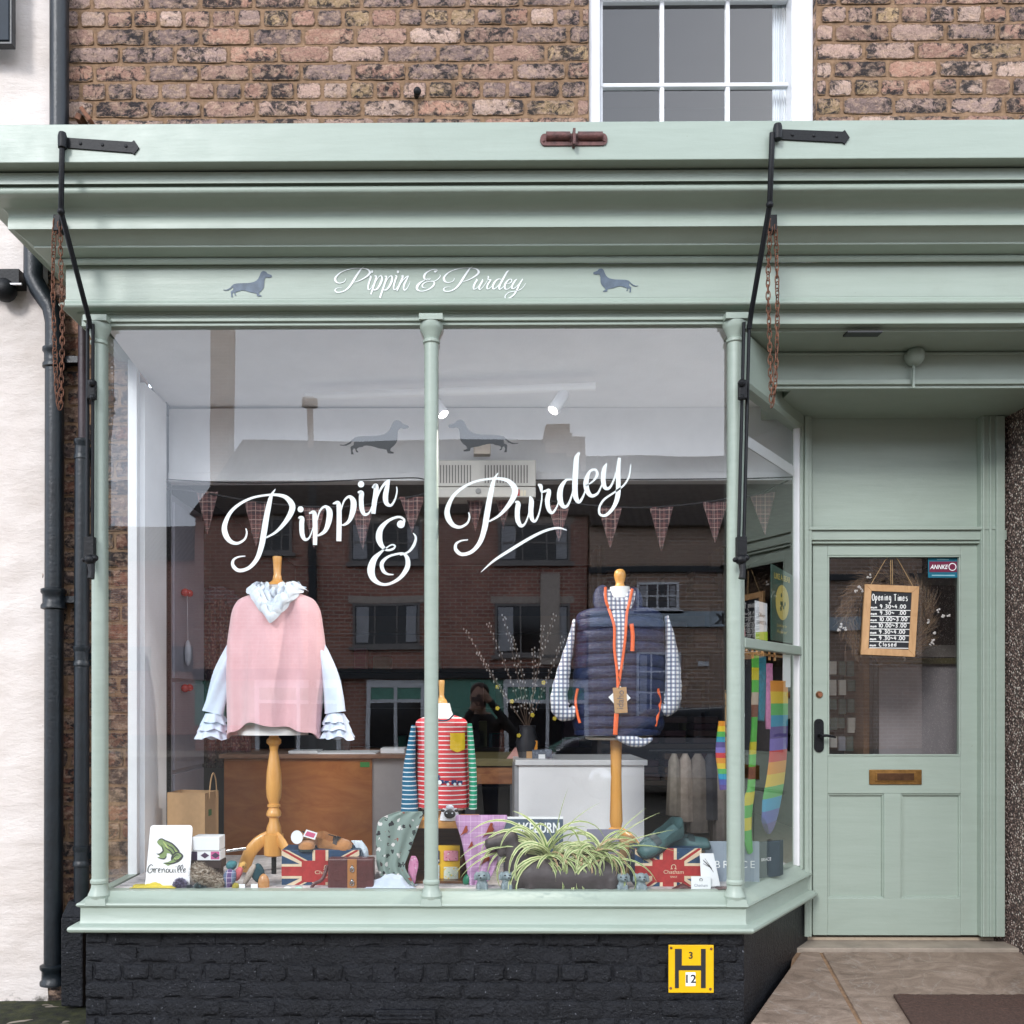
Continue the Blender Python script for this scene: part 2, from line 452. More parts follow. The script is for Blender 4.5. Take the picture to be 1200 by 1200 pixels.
nt = NT('white_painted_masonry'); b = nt.noise(9, 6, .65, scaled(nt, (1, 1, 2.6)))
cc = nt.ramp(nt.noise(3, 5, .6), [(.3, (.60, .53, .48)), (.7, (.72, .66, .62))]); dirt = nt.ramp(nt.noise(14, 7, .75, dist=1.2), [(.66, 0), (.72, .55)])
cc = nt.mix(dirt, cc, (.30, .25, .20)); z = nt.xyz()[2]
low = nt.math('MULTIPLY', nt.ramp(z, [(0, 1), (.16, 0)]), nt.noise(16, 6, .7)); low = nt.ramp(low, [(.35, 0), (.5, .9)])
cc = nt.mix(low, cc, (.06, .055, .045)); nt.base(cc); nt.b.inputs['Roughness'].default_value = .7
nt.bump(nt.math('ADD', b, nt.math('MULTIPLY', nt.noise(60, 5), .2)), .4, .022); M['white_masonry'] = nt.m
nt = NT('pebble_dash'); v = nt.add('ShaderNodeTexVoronoi'); v.inputs['Scale'].default_value = 95; nt.l(nt.coord(), v.inputs['Vector'])
sc = nt.add('ShaderNodeSeparateColor'); nt.l(v.outputs['Color'], sc.inputs[0])
cc = nt.ramp(sc.outputs[0], [(0, (.20, .13, .11)), (.3, (.38, .26, .21)), (.5, (.10, .07, .06)), (.68, (.52, .40, .34)), (.88, (.75, .66, .58))], 'CONSTANT')
cc = nt.mix(nt.ramp(v.outputs['Distance'], [(.3, 0), (.6, .9)]), cc, (.05, .035, .03)); nt.base(cc)
nt.bump(nt.math('MULTIPLY', v.outputs['Distance'], -1), 1, .012); nt.b.inputs['Roughness'].default_value = .8; M['pebble'] = nt.m
nt = NT('york_stone'); f = nt.noise(4, 8, .7, scaled(nt, (1, 2.2, 1)), 1.4)
cc = nt.ramp(f, [(.3, (.13, .092, .068)), (.5, (.225, .165, .125)), (.7, (.34, .26, .205))])
cc = nt.mix(nt.ramp(nt.noise(2.4, 4, .5, dist=2), [(.49, 0), (.5, .35), (.51, 0)]), cc, (.36, .33, .30))
cc = nt.mix(nt.ramp(nt.noise(130, 2), [(.76, 0), (.78, .8)]), cc, (.5, .47, .43)); nt.base(cc)
nt.b.inputs['Roughness'].default_value = .6; nt.bump(nt.math('ADD', f, nt.math('MULTIPLY', nt.noise(70, 6, .75), .7)), .8, .009); M['york'] = nt.m
nt = NT('moss_and_soil'); f = nt.noise(13, 7, .7); nt.base(nt.ramp(f, [(.35, (.012, .012, .008)), (.5, (.035, .04, .012)), (.62, (.07, .075, .02)), (.75, (.05, .035, .02))])); nt.bump(nt.noise(60, 6, .8), 1, .03); nt.b.inputs['Roughness'].default_value = .95; M['moss'] = nt.m
M['asphalt'] = plain('asphalt', (.085, .075, .06), .85, 0, .3, 40, .6, 200)
M['concrete_flag'] = plain('pavement_slabs', (.22, .185, .145), .8, 0, .3, 3, .5, 80)

g = MB().box(-40, 40, -2.4, 7.2, -.12, -.03).build('pavement', M['concrete_flag'], origin=(0, 0, 0)); tag(g, kind='structure')
g = MB().box(-120, 120, -130, 130, -.30, -.14).build('road', M['asphalt'], origin=(0, 0, 0)); tag(g, kind='structure')
mb = MB(); n_ = 30
for j in range(n_ + 1):
    for i in range(n_ + 1):
        x = -2.8 + 1.2 * i / n_; y = -.35 + .8 * j / n_
        mb.v.append(Vector((x, y, -.025 + .012 * noise.noise(Vector((x * 9, y * 9, 0))) + .006 * noise.noise(Vector((x * 40, y * 40, 3))))))
for j in range(n_):
    for i in range(n_): mb.f.append([j * (n_ + 1) + i, j * (n_ + 1) + i + 1, (j + 1) * (n_ + 1) + i + 1, (j + 1) * (n_ + 1) + i]); mb.m.append(0)
tag(mb.build('mossy_ground', M['moss'], smooth=60), kind='structure')

def gz(Y): return .035 + .217 * Y if Y < .636 else .185
mb = MB()
def slab(pts, m=0, top=0):
    mb.prism([(x, y, gz(y) + top) for x, y in pts], (0, 0, -.12), m)
slab([(1.17, -.02), (1.625, -.03), (1.685, .625), (1.60, .625)])
slab([(1.645, -.025), (3.3, -.02), (3.3, .625), (1.702, .625)])
slab([(1.16, -.5), (1.60, -.5), (1.625, -.045), (1.165, -.035)])
slab([(1.62, -.5), (3.3, -.5), (3.3, -.035), (1.64, -.04)])
mb.build('doorstep', M['york'], bevel=.004); tag(bpy.data.objects['doorstep'], kind='structure')
mb = MB(); mb.prism([(x, y, gz(y) - .008) for x, y in [(1.10, -.5), (3.3, -.5), (3.3, .63), (1.56, .63)]], (0, 0, -.1))
tag(mb.build('step_mortar', M['mortar']), kind='structure')
tag(MB().box(1.55, 3.3, .635, .82, .05, .186).build('threshold_stone', plain('threshold_stone', (.30, .25, .20), .8, 0, .2, 8, .5, 60), bevel=.006), kind='structure')

# ---- the old brick building
bld = thing('brick_building', 'old mottled brown brick building above the sage green shopfront', 'building', (0, .45, -.03))
WY = .45
XL, XR = -2.06, 3.6
hx0, hx1 = P(690, 100, WY).x, P(957, 100, WY).x
mb = MB(); vc = []
bricks(mb, vc, (XL, WY), (1, 0), (0, -1), XR - XL, 3.15, 5.4, .0862, .252, PAL, random.Random(3), joint=.013, holes=[(hx0 - XL, hx1 - XL, 3.0, 4.93)], phase=3)
# right reveal of the sash window
bricks(mb, vc, (hx1, WY + .16), (0, -1), (-1, 0), .155, 3.15, 4.9, .0862, .252, PAL, random.Random(5), phase=3, nx=4)
mb.build('wall', M['brick'], bld, smooth=55, vcol=vc)
mb = MB(); vc = []
bricks(mb, vc, (-2.07, WY), (1, 0), (0, -1), .425, -.03, 3.15, .0862, .252, PALR, random.Random(8), phase=1, joint=.012)
mb.build('wall', M['brick'], bld, smooth=55, vcol=vc)
mb = MB()
mb.box(-2.09, hx0, WY + .004, WY + .16, 3.1, 5.42).box(hx1, XR, WY + .004, WY + .16, 3.1, 5.42).box(hx0, hx1, WY + .004, WY + .16, 4.93, 5.42)
mb.box(-2.09, -1.66, WY + .004, WY + .3, -.03, 3.1)
mb.build('mortar_bed', M['mortar'], bld)
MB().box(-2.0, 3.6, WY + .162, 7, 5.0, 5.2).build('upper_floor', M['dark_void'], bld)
# sash window
sw = MB()
YS = WY + .10
sw.pbox(690, 703, -70, 150, YS - .06, .09).pbox(928, 953, -70, 150, YS - .06, .09)
sw.box(P(690, 0, YS).x, P(955, 0, YS).x, YS - .06, YS + .04, P(600, -3, YS).z, 4.92)
sw.pbox(776 - 2.5, 776 + 2.5, 0, 160, YS, .03).pbox(853 - 2.5, 853 + 2.5, 0, 160, YS, .03)
sw.pbox(703, 928, 96, 102, YS - .004, .03).pbox(703, 928, -8, 2, YS - .003, .03)
sw.pbox(703, 706.5, -10, 160, YS - .002, .03).pbox(924.5, 928, -10, 160, YS - .002, .03)
swo = sw.build('sash_window', M['white_gloss'], bld, bevel=.004)
MB().poly([P(700, 165, YS + .015), P(932, 165, YS + .015), P(932, -8, YS + .015), P(700, -8, YS + .015)]).build('window_glass', M['glass'], swo)
mb = MB(); rg = []
for j in range(2):
    rg.append([P(905 + i * 22 / 24, 170 if j == 0 else -5, YS + .07 + .012 * math.sin(i * 1.9)) for i in range(25)])
mb.q([p for r in rg for p in r], [(i, i + 1, i + 26, i + 25) for i in range(24)])
mb.build('curtain', M['white_cloth'], swo, smooth=60)
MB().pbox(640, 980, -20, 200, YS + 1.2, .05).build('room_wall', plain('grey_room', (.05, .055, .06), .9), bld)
tag(MB().pbox(703, 928, -8, 1, YS + .05, .03).build('pane_top_shade', M['dark_void'], swo))  # dark strip put in as shadow across the top of the pane

# stall riser: black painted brick, front and splayed return
U2 = Vector((.52, .76)).normalized(); N2 = Vector((U2.y, -U2.x))
mb = MB(); vc = []; pk = [(.5, .5, .5)]
bricks(mb, vc, (-1.68, .0), (1, 0), (0, -1), 2.826, -.03, .415, .077, .235, pk, random.Random(11), joint=.009, hdr=3, nx=12, nz=5, proud=.0065, jit=.006)
fr = mb.build('stall_riser', M['black_masonry'], bld, smooth=70, vcol=vc)
mb = MB()
mb.box(-1.68, 1.146, .0, .05, -.03, .418)
mb.moulding([(1.146, .0), (1.146 + U2.x * .95, U2.y * .95)], [(0, -.03), (0, .418), (-.05, .418), (-.05, -.03)])
mb.box(-1.68, -1.63, .05, .44, -.03, .418)
mb.build('stall_riser_core', M['black_masonry'], bld)
tag(fr, 'black painted brickwork under the window sill')
# riser vent
mb = MB(); mb.pbox(440, 510, 1184, 1215, -.022, .03); 
for k in range(5): mb.pbox(443, 507, 1187 + k * 5, 1189.5 + k * 5, -.028, .01)
mb.build('air_vent', M['black_masonry'], bld, bevel=.002)

# small ironwork fixed to the brick face
mb = MB(); mb.ball(P(489, 107, .41), .019, 12).sweep([P(488, 107, .41), P(488, 113, .45)], .012, 8)
solid('iron_bolt', 'small dark iron bolt head projecting from the brickwork above the shop canopy', 'bolt', mb, M['black_iron'], smooth=50)
mb = MB(); mb.obox(P(104, 139, .40), (.02, .09, .075), (0, R(-35), 0)).obox(P(95, 141, .41), (.03, .07, .03), (0, R(20), 0))
solid('iron_hook', 'broken black iron hook stub by the downpipe just above the canopy', 'hook', mb, M['rust'], bevel=.003)

# ---- inner shell of the shop
FZ = .2
mb = MB().box(-2.0, 3.05, .87, 6.6, .1, FZ)
mb.prism([(1.66, .80, .1), (3.05, .80, .1), (3.05, .87, .1), (1.66, .87, .1)], (0, 0, .1))
mb.build('floor', wood('floorboards', (.38, .30, .22), (.48, .40, .30), .5, (8, 1, 1)), bld)
cl = MB(); poly = [(-1.60, .05), (1.10, .05), (1.62, .80), (1.62, .80), (1.62, .80)]
cl.prism([(x, y, 2.906 + max(0, .80 - y) * .145) for x, y in [(-1.60, .04), (1.10, .04), (1.60, .78), (1.60, .95), (-1.60, .95)]], (0, 0, .08)); cl.box(1.605, 3.05, .84, .95, 2.906, 2.95)
cl.build('bay_ceiling', M['white_matt'], bld)
mb = MB(); mb.box(-1.60, 2.60, .82, .90, 2.575, 2.906).box(-1.60, 2.60, .812, .905, 2.53, 2.575)
mb.build('bulkhead', M['white_gloss'], bld, bevel=.003)
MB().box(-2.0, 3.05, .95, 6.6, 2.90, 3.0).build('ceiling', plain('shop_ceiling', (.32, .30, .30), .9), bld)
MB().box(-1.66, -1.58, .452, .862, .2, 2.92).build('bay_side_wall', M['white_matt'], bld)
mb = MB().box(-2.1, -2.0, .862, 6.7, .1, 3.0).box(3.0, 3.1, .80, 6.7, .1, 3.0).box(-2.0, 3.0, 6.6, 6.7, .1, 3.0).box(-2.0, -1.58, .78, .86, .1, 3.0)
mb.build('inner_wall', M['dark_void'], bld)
mb = MB(); mb.prism([(x, y, .585) for x, y in [(-1.585, .055), (1.09, .055), (1.56, .72), (1.56, .98), (-1.585, .98)]], (0, 0, -.05))
mb.box(-1.585, 1.56, .95, .98, .2, .53)
mb.build('display_shelf', plain('grey_shelf_lining', (.55, .52, .52), .95, 0, .3, 30, .5, 120), bld)

# ---- the shopfront joinery
shop = thing('shopfront', 'sage green wooden shopfront with moulded cornice and slim column posts', 'shopfront', (0, 0, .42))
# blind box with flat front board
mb = MB(); zt = 3.661; zb = 3.511
mb.prism([(-2.02, -.38, zb), (-2.02, -.38, zt), (-2.02, .44, zt + .03), (-2.02, .44, zb), (-2.02, -.32, zb + .004)], (5.5, 0, 0))
mb.build('awning_box', M['mint'], shop, bevel=.003)
def zY(py, p): return PZ(py, -p, 600)
path = [(3.5, .44), (3.5, 0), (-1.71, 0), (-1.71, .44)]
path = [Vector(p) for p in [(3.5, 0), (-1.71, 0), (-1.71, .44)]]
def mould(name, prof, pth=None, par=None, mat=None):
    return MB().moulding(pth or path, prof).build(name, mat or M['mint'], par or shop, smooth=35)
# travel right -> left has its outward (camera) side on the left, so flip p
def fl(prof): return [(-p, z) for p, z in prof]
# black gap behind the blind board
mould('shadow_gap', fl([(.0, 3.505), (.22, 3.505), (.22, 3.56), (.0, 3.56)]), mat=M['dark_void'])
c1 = [(.0, 3.51), (.315, zY(200, .315)), (.315, zY(213, .315)), (.29, zY(214, .29)), (.29, zY(216.5, .29))]
for a in range(7):
    th = math.pi / 2 - math.pi * a / 6; c1.append((.29 + .014 * math.cos(th), 3.4445 + .0155 * math.sin(th)))
c1 += [(.285, zY(228, .285))]
for a in range(1, 9):
    t = a / 8; ph = t * math.pi / 2
    c1.append((.285 - .08 * math.sin(ph) , zY(228, .285) - (zY(228, .285) - zY(250, .21)) * (1 - math.cos(ph)) ))
c1 += [(.205, zY(252, .205)), (.208, zY(253, .208)), (.208, zY(266, .208)), (.19, zY(267, .19)), (.135, zY(286, .135)), (.135, zY(288, .135)), (.075, zY(300, .075))]
for a in range(1, 6):
    th = math.pi / 2 - math.pi * a / 6; c1.append((.055 + .022 * math.cos(th), zY(304.5, .065) + .0165 * math.sin(th)))
c1 += [(.044, zY(309, .044)), (.0, zY(309, .0))]
mould('cornice', fl(c1))
z310, z350 = zY(309.5, .04), zY(349, .04)
fas = mould('fascia', fl([(0, z310), (.04, z310), (.04, z350), (0, z350)]))
tag(fas, 'flat name board carrying the white script lettering and two dogs')
c2 = [(0, z350), (.043, z350 - .002), (.043, z350 - .008)]
for a in range(7):
    th = math.pi / 2 - math.pi * a / 6; c2.append((.05 + .012 * math.cos(th), zY(355, .06) + .011 * math.sin(th)))
c2 += [(.045, zY(359, .05)), (.005, zY(362, .02)), (.005, 3.065), (-.02, 3.06), (-.05, 3.06), (-.05, z350)]
mould('architrave', fl(c2))
# transom beam over the glass, running right across the porch too
mb = MB(); zb2 = PZ(381, 0); mb.box(-1.70, 3.5, .0, .05, zb2, 3.068); mb.box(-1.70, -1.62, .05, .44, zb2, 3.068)
mb.box(-1.655, 1.14, -.012, .0, zb2 + .015, zb2 + .03)
mb.build('transom_beam', M['mint'], shop, bevel=.003)
mould('splay_beam', [(0.0, 2.765), (0.012, 2.78), (.012, 2.985), (0, 2.999), (-.05, 2.999), (-.05, 2.765)], [Vector((1.135, .0)), Vector((1.135, 0)) + U2 * .93])
# porch ceiling
mb = MB(); mb.box(1.10, 3.5, .05, .30, 2.999, 3.06)
mb.box(1.30, 3.5, .29, .33, 2.83, 2.999)
mb.box(1.30, 3.5, .275, .29, 2.845, 2.87).box(1.30, 3.5, .28, .29, 2.98, 2.992)
mb.box(1.45, 3.5, .33, .80, 2.832, 2.9)
mb.build('porch_ceiling', M['mint'], shop, bevel=.003)
MB().box(1.60, 1.75, .03, .085, 2.990, 2.997).build('vent_hole', M['black_plastic'], shop)
# posts
pp = [(.030, .64), (.030, 2.93), (.036, 2.935), (.036, 2.945), (.030, 2.95), (.034, 2.965), (.046, 2.99), (.050, 3.0), (.050, 3.018), (.044, 3.022)]
pb = [(.043, .558), (.046, .57), (.040, .582), (.033, .60), (.031, .615), (.036, .622), (.036, .632), (.030, .64)]
for px in (116, 505.5, 861):
    X = P(px, 700, -.005).x
    mb = MB(); mb.lathe(X, -.005, pb + pp[1:], 28)
    mb.box(X - .05, X + .05, -.055, .03, 3.020, 3.045)
    mb.prism([(X - .045, -.05, .53), (X + .045, -.05, .53), (X + .04, -.045, .56), (X - .04, -.045, .56)], (0, .09, 0))
    mb.box(X - .022, X + .022, .012, .045, .56, 3.03)
    mb.build('post', M['mint'], shop, smooth=35)
# sill
sp = [(-.06, .415), (.05, .415), (.062, .418), (.070, .424), (.073, .433), (.070, .442), (.060, .448), (.036, .452), (.032, .458), (.031, .518), (.036, .522), (.043, .526), (.046, .532), (.042, .539), (.032, .543), (-.01, .583), (-.06, .586)]
mould('sill', sp, [Vector((-1.66, .44)), Vector((-1.66, 0)), Vector((1.13, 0)), Vector((1.13, 0)) + U2 * .925])
# splayed return frame
R0 = Vector((1.135, 0.0))
def rp(u, off=0): q = R0 + U2 * u + N2 * off; return q
def rbox(mb, u0, u1, o0, o1, z0, z1, m=0):
    a, b, c, d = rp(u0, o0), rp(u1, o0), rp(u1, o1), rp(u0, o1)
    mb.prism([(p.x, p.y, z0) for p in (a, b, c, d)], (0, 0, z1 - z0), m)
mb = MB(); rbox(mb, .86, .925, -.04, .012, .56, 2.80); rbox(mb, .0, .03, -.03, .005, .56, 2.78)
rbox(mb, .03, .86, -.035, .008, 1.632, 1.675)
mb.build('return_frame', M['mint'], shop, bevel=.004)
mb = MB(); rbox(mb, .845, .86, -.03, .0, .58, 1.632); rbox(mb, .845, .86, -.03, .0, 1.675, 2.766); rbox(mb, .03, .86, -.036, -.03, 2.53, 2.58)
mb.build('inner_bead', M['white_gloss'], shop)
# left return frame
mb = MB().box(-1.645, -1.60, .405, .45, .56, 3.02); mb.build('inner_frame', M['white_gloss'], shop, bevel=.004)
YG = .022
def pane(x0, x1, name='window_pane'):
    return MB().poly([(x0, YG, .58), (x1, YG, .58), (x1, YG, 3.03), (x0, YG, 3.03)]).build(name, M['glass'], shop)
XPL, XPM, XPR = P(116, 700, YG).x, P(505.5, 700, YG).x, P(861, 700, YG).x
pl = pane(XPL, XPM - .002); tag(pl, 'left pane lettered Pippin with the first dachshund')
pr = pane(XPM + .002, XPR); tag(pr, 'right pane lettered Purdey with the second dachshund')
MB().poly([(-1.62, .03, .58), (-1.62, .41, .58), (-1.62, .41, 3.03), (-1.62, .03, 3.03)]).build('side_pane', M['glass'], shop)
for z0, z1 in ((.58, 1.64), (1.67, 2.77)):
    a, b = rp(.02, -.012), rp(.85, -.012)
    MB().poly([(a.x, a.y, z0), (b.x, b.y, z0), (b.x, b.y, z1), (a.x, a.y, z1)]).build('side_pane', M['glass'], shop)

# ---- door set
DY = .76
mb = MB()
mb.pbox(943, 951.5, 487, 1098, DY - .03, .08)            # left jamb
mb.pbox(943, 1180, 621, 633, DY - .02, .06)            # head
mb.pbox(1150, 1178, 487, 1098, DY - .03, .08)
mb.pbox(951, 1172, 480, 621, DY + .012, .04)           # board over door
mb.pbox(951.5, 1150, 633, 637, DY - .008, .05)
for a, b, pr_ in ((943, 948, .042), (1152, 1155, .042), (1160, 1163, .040), (1168, 1178, .048)): mb.pbox(a, b, 487, 1098, DY - pr_, .03)
mb.pbox(948, 1172, 487, 490, DY - .0, .02).pbox(948, 1172, 617, 621, DY - .035, .03).pbox(948, 951, 490, 617, DY - .0, .02).pbox(1169, 1172, 490, 617, DY, .02)
mb.pbox(936, 946, 483, 1098, DY - .012, .06)
mb.build('door_frame', M['mint'], shop, bevel=.003)
mb = MB(); DL = DY + .012
mb.pbox(952.5, 970, 637.5, 1096, DL, .045).pbox(1126, 1149.5, 637.5, 1096, DL, .045)
mb.pbox(970, 1126, 637.5, 651, DL, .045).pbox(970, 1126, 886, 930, DL, .045).pbox(970, 1126, 1053, 1096, DL, .045).pbox(1036, 1056, 930, 1053, DL, .045)
mb.pbox(966, 1036, 930, 1053, DL + .020, .015).pbox(1056, 1126, 930, 1053, DL + .020, .015)
def bead(x0, x1, y0, y1, w=2.2, Y=DL + .008, d=.015):
    mb.pbox(x0, x1, y0, y0 + w, Y, d).pbox(x0, x1, y1 - w, y1, Y, d).pbox(x0, x0 + w, y0 + w, y1 - w, Y, d).pbox(x1 - w, x1, y0 + w, y1 - w, Y, d)
bead(970, 1036, 930, 1053); bead(1056, 1126, 930, 1053); bead(970, 1126, 651, 886, 2, DL - .004, .02)
door = mb.build('door', M['mint'], shop, bevel=.0025); tag(door, 'sage green half glazed panelled door')
MB().poly([P(971, 885, DL + .02), P(1125, 885, DL + .02), P(1125, 652, DL + .02), P(971, 652, DL + .02)]).build('door_glass', M['glass'], door)
mb = MB(); mb.pbox(1019, 1080.5, 902, 919.5, DL - .008, .01).pbox(1026, 1074, 904.5, 916.5, DL - .012, .006)
mb.build('letterbox', M['brass'], door, bevel=.003)
mb = MB(); mb.pbox(1028.5, 1071.5, 906.3, 914.7, DL - .015, .005); mb.build('letter_flap', plain('dark_bronze', (.12, .06, .03), .4, .7, .3, 30), door, bevel=.002)
mb = MB(); rr = []
for k in range(24):
    a = k * math.pi / 12; r_ = 5.6
    rr.append(P(960 + r_ * math.cos(a), (848 if math.sin(a) < 0 else 876) + r_ * math.sin(a), DL - .008))
mb.prism(rr, (0, .008, 0))
h0 = P(960, 862, DL - .008); mb.sweep([h0, h0 + Vector((0, -.045, 0))], .009, 12)
mb.sweep([h0 + Vector((0, -.045, 0)), h0 + Vector((.02, -.048, .002)), h0 + Vector((.05, -.045, -.003)), h0 + Vector((.068, -.04, -.008))], [.008, .007, .007, .005], 10)
for yy in (846, 879): mb.ball(P(960, yy, DL - .009), (.004, .002, .004), 8)
mb.build('door_handle', M['black_iron'], door, smooth=40)
mb = MB(); mb.lathe_ax(P(960, 814, DL), (0, -1, 0), [(.018, 0), (.018, .004), (.014, .01), (.010, .014)], 20); mb.build('lock', M['copper'], door, smooth=40)
# window sticker in the door
mb = MB(); SY = DL + .017
mb.poly([P(1087.5, 677, SY), P(1123, 677, SY), P(1123, 653, SY), P(1087.5, 653, SY)], 0)
mb.poly([P(1089, 670.5, SY - .001), P(1121.5, 670.5, SY - .001), P(1121.5, 658, SY - .001), P(1089, 658, SY - .001)], 1)
f_ = lambda x, y: P(x, y, SY - .002)
disc(mb, 1116, 664.3, 4.6, f_, 2); f2_ = lambda x, y: P(x, y, SY - .003); disc(mb, 1116, 664.3, 3.6, f2_, 1)
f3_ = lambda x, y: P(x, y, SY - .004); mb.poly([f3_(1113.5, 666.5), f3_(1118.5, 666.5), f3_(1117.5, 664.5), f3_(1116.5, 664), f3_(1116, 661.5), f3_(1115.3, 664), f3_(1114, 665)], 2)
mb.poly([P(1092, 675, SY - .001), P(1119, 675, SY - .001), P(1119, 673.6, SY - .001), P(1092, 673.6, SY - .001)], 3)
mb.poly([P(1098, 656.2, SY - .001), P(1112, 656.2, SY - .001), P(1112, 655.2, SY - .001), P(1098, 655.2, SY - .001)], 3)
stk = mb.build('sticker', [plain('teal_sticker', (.0, .13, .20)), plain('maroon_sticker', (.16, .01, .045)), M['sign_white'], plain('pale_teal', (.25, .45, .5))], door)
textmesh('ANNKE', .022, P(1100.5, 664.3, SY - .003), M['sign_white'], 'sticker_lettering', door, bold=.02, shear=.3, width=.092)

# ---- lettering
M_ = []
PIP = dict(
 P=[[(183,428,6),(188,455,10),(175,490,12),(135,512,16),(95,500,24),(68,460,32),(64,410,28),(95,340,20),(150,290,16),(220,256,13),(300,241,12),(360,240,16),(410,255,24),(444,300,34),(432,350,30),(395,405,22),(350,450,14),(298,480,9)],
    [(349,207,4),(326,245,18),(312,300,28),(298,370,31),(285,450,33),(270,530,30),(245,600,25),(200,650,20),(145,665,20),(112,640,20),(112,608,14),(140,589,9),(180,584,5)]],
 i=[[(478,368,8),(498,372,26),(497,410,27),(500,460,26),(515,490,18),(538,482,10),(556,440,6),(566,395,3)]],
 p=[[(538,344,8),(565,338,22),(571,370,27),(573,430,27),(572,522,23)],[(578,400,8),(600,330,10),(630,306,16),(653,332,32),(650,385,32),(630,440,22),(595,466,12),(578,464,6)]],
 q=[[(672,290,6),(700,284,22),(707,315,27),(708,380,28),(706,500,28)],[(713,345,8),(735,275,10),(765,250,16),(788,277,32),(785,330,32),(765,385,20),(735,408,12),(714,406,6)]],
 j=[[(812,226,8),(833,228,26),(832,265,27),(836,320,26),(852,350,18),(878,338,10),(898,290,6)]],
 n=[[(893,200,8),(914,188,26),(914,230,29),(905,290,28),(900,346,24)],[(913,275,8),(940,210,12),(972,168,14),(992,155,7)],[(990,158,8),(978,195,24),(968,250,30),(975,288,24),(1000,298,14),(1022,265,10),(1033,220,8),(1030,193,5)]])
PIPD = [(491, 321, 17), (831, 180, 18)]
AMP = [[(1052,412,20),(1068,400,16),(1072,378,12),(1040,364,13),(985,385,17),(942,430,30),(932,480,36),(945,522,26),(975,549,14),(1008,545,12),(1022,528,10),(1005,520,8),(980,533,8),(945,560,14),(905,602,32),(887,660,42),(900,710,32),(940,740,18),(990,740,15),(1050,706,20),(1090,650,28),(1092,600,24),(1070,571,14),(1030,573,12),(980,590,14),(948,625,22),(955,665,20),(980,685,12),(1014,688,5)],
       [(1050,578,8),(1098,560,12),(1128,522,16),(1139,480,12),(1124,455,6)]]
AMPD = [(1055, 405, 22)]
PUR = dict(
 P=[[(x + 5, y + 5, w) for x, y, w in s] for s in PIP['P']],
 u=[[(448,374,6),(466,384,26),(462,430,28),(465,480,27),(484,510,19),(508,492,10),(530,430,8),(545,352,5)],[(532,344,8),(541,370,27),(538,430,28),(546,474,22),(564,482,13),(584,440,9),(598,370,8),(600,325,6)]],
 r=[[(578,277,10),(592,285,22),(596,300,18),(602,318,12),(640,306,14)],[(643,303,10),(640,322,24),(631,372,27),(640,420,22),(660,436,14),(685,400,9),(700,350,5)]],
 d=[[(770,249,8),(735,254,14),(706,300,28),(702,360,32),(720,400,22),(745,394,14),(768,340,10),(784,272,8)],[(813,98,8),(796,125,26),(790,200,31),(786,290,31),(791,350,28),(810,375,18),(834,340,10),(850,290,6)]],
 e=[[(846,286,5),(888,258,10),(911,222,16),(900,194,13),(868,206,15),(849,260,29),(855,312,28),(880,341,20),(915,325,12),(940,272,7)]],
 y=[[(966,158,6),(951,190,24),(945,250,27),(955,294,22),(980,296,14),(1005,250,10),(1025,182,7)],[(1036,127,16),(1029,200,25),(1030,280,26),(1025,350,27),(1000,410,20),(960,450,16),(926,444,13),(925,402,12),(952,360,12),(1010,320,10),(1060,282,10),(1090,232,9),(1100,165,5)]])
SWASH = [(258,770,3),(330,706,13),(430,641,17),(540,575,16),(620,537,14),(690,522,12),(740,534,4)]
YT = YG + .004
fa = lambda x, y: P(250 + x / 4.8, 530 + y / 4.8, YT)
fb = lambda x, y: P(510 + x / 4.8, 510 + y / 4.8, YT)
mb = MB()
for ss in PIP.values():
    for s in ss: ribbon(mb, s, fa)
for x, y, r in PIPD: disc(mb, x, y, r, fa)
for s in AMP: ribbon(mb, s, fa)
for x, y, r in AMPD: disc(mb, x, y, r, fa)
tag(mb.build('lettering', M['vinyl_white'], pl), 'large white script words Pippin and ampersand')
mb = MB()
for ss in PUR.values():
    for s in ss: ribbon(mb, s, fb)
ribbon(mb, SWASH, fb)
tag(mb.build('lettering', M['vinyl_white'], pr), 'large white script word Purdey with a swash beneath')
DOG = [(487,110),(480,120),(455,124),(436,120),(422,127),(415,150),(414,175),(412,200),(404,216),(390,232),(372,246),(366,262),(376,268),(390,272),(388,281),(368,281),(350,278),(344,257),(320,251),(295,248),(270,240),(245,233),(220,230),(203,231),(190,238),(170,241),(157,247),(152,258),(164,270),(160,274),(149,271),(143,252),(134,247),(127,262),(131,279),(135,286),(117,286),(116,265),(113,242),(118,234),(133,228),(135,215),(136,200),(125,206),(110,220),(85,231),(62,231),(45,228),(45,224),(70,225),(88,219),(108,207),(125,190),(140,178),(165,172),(200,170),(240,169),(270,168),(300,164),(325,158),(345,147),(360,132),(372,110),(384,82),(393,72),(406,67),(424,70),(436,78),(444,88),(462,95),(478,100)]
def dog(mb, fn, x0, x1, y0, y1, flip=False):
    pts = []
    for x, y in DOG:
        u = (x - 45) / 442; v = (y - 67) / 219
        if flip: u = 1 - u
        pts.append(fn(x0 + u * (x1 - x0), y0 + v * (y1 - y0)))
    mb.poly(pts)
fc = lambda x, y: P(x, y, YT)
mb = MB(); dog(mb, fc, 390 + 45 / 5.4545, 390 + 487 / 5.4545, 480 + 67 / 5.4545, 480 + 286 / 5.4545)
tag(mb.build('dog_silhouette', M['vinyl_dark'], pl), 'black dachshund silhouette facing right')
mb = MB(); dog(mb, fc, 390 + 737 / 5.4545, 390 + 1185 / 5.4545, 480 + 64 / 5.4545, 480 + 272 / 5.4545, True)
tag(mb.build('dog_silhouette', M['vinyl_dark'], pr), 'black dachshund silhouette facing left')
YF = -.0425
fd = lambda x, y: P(x, y, YF)
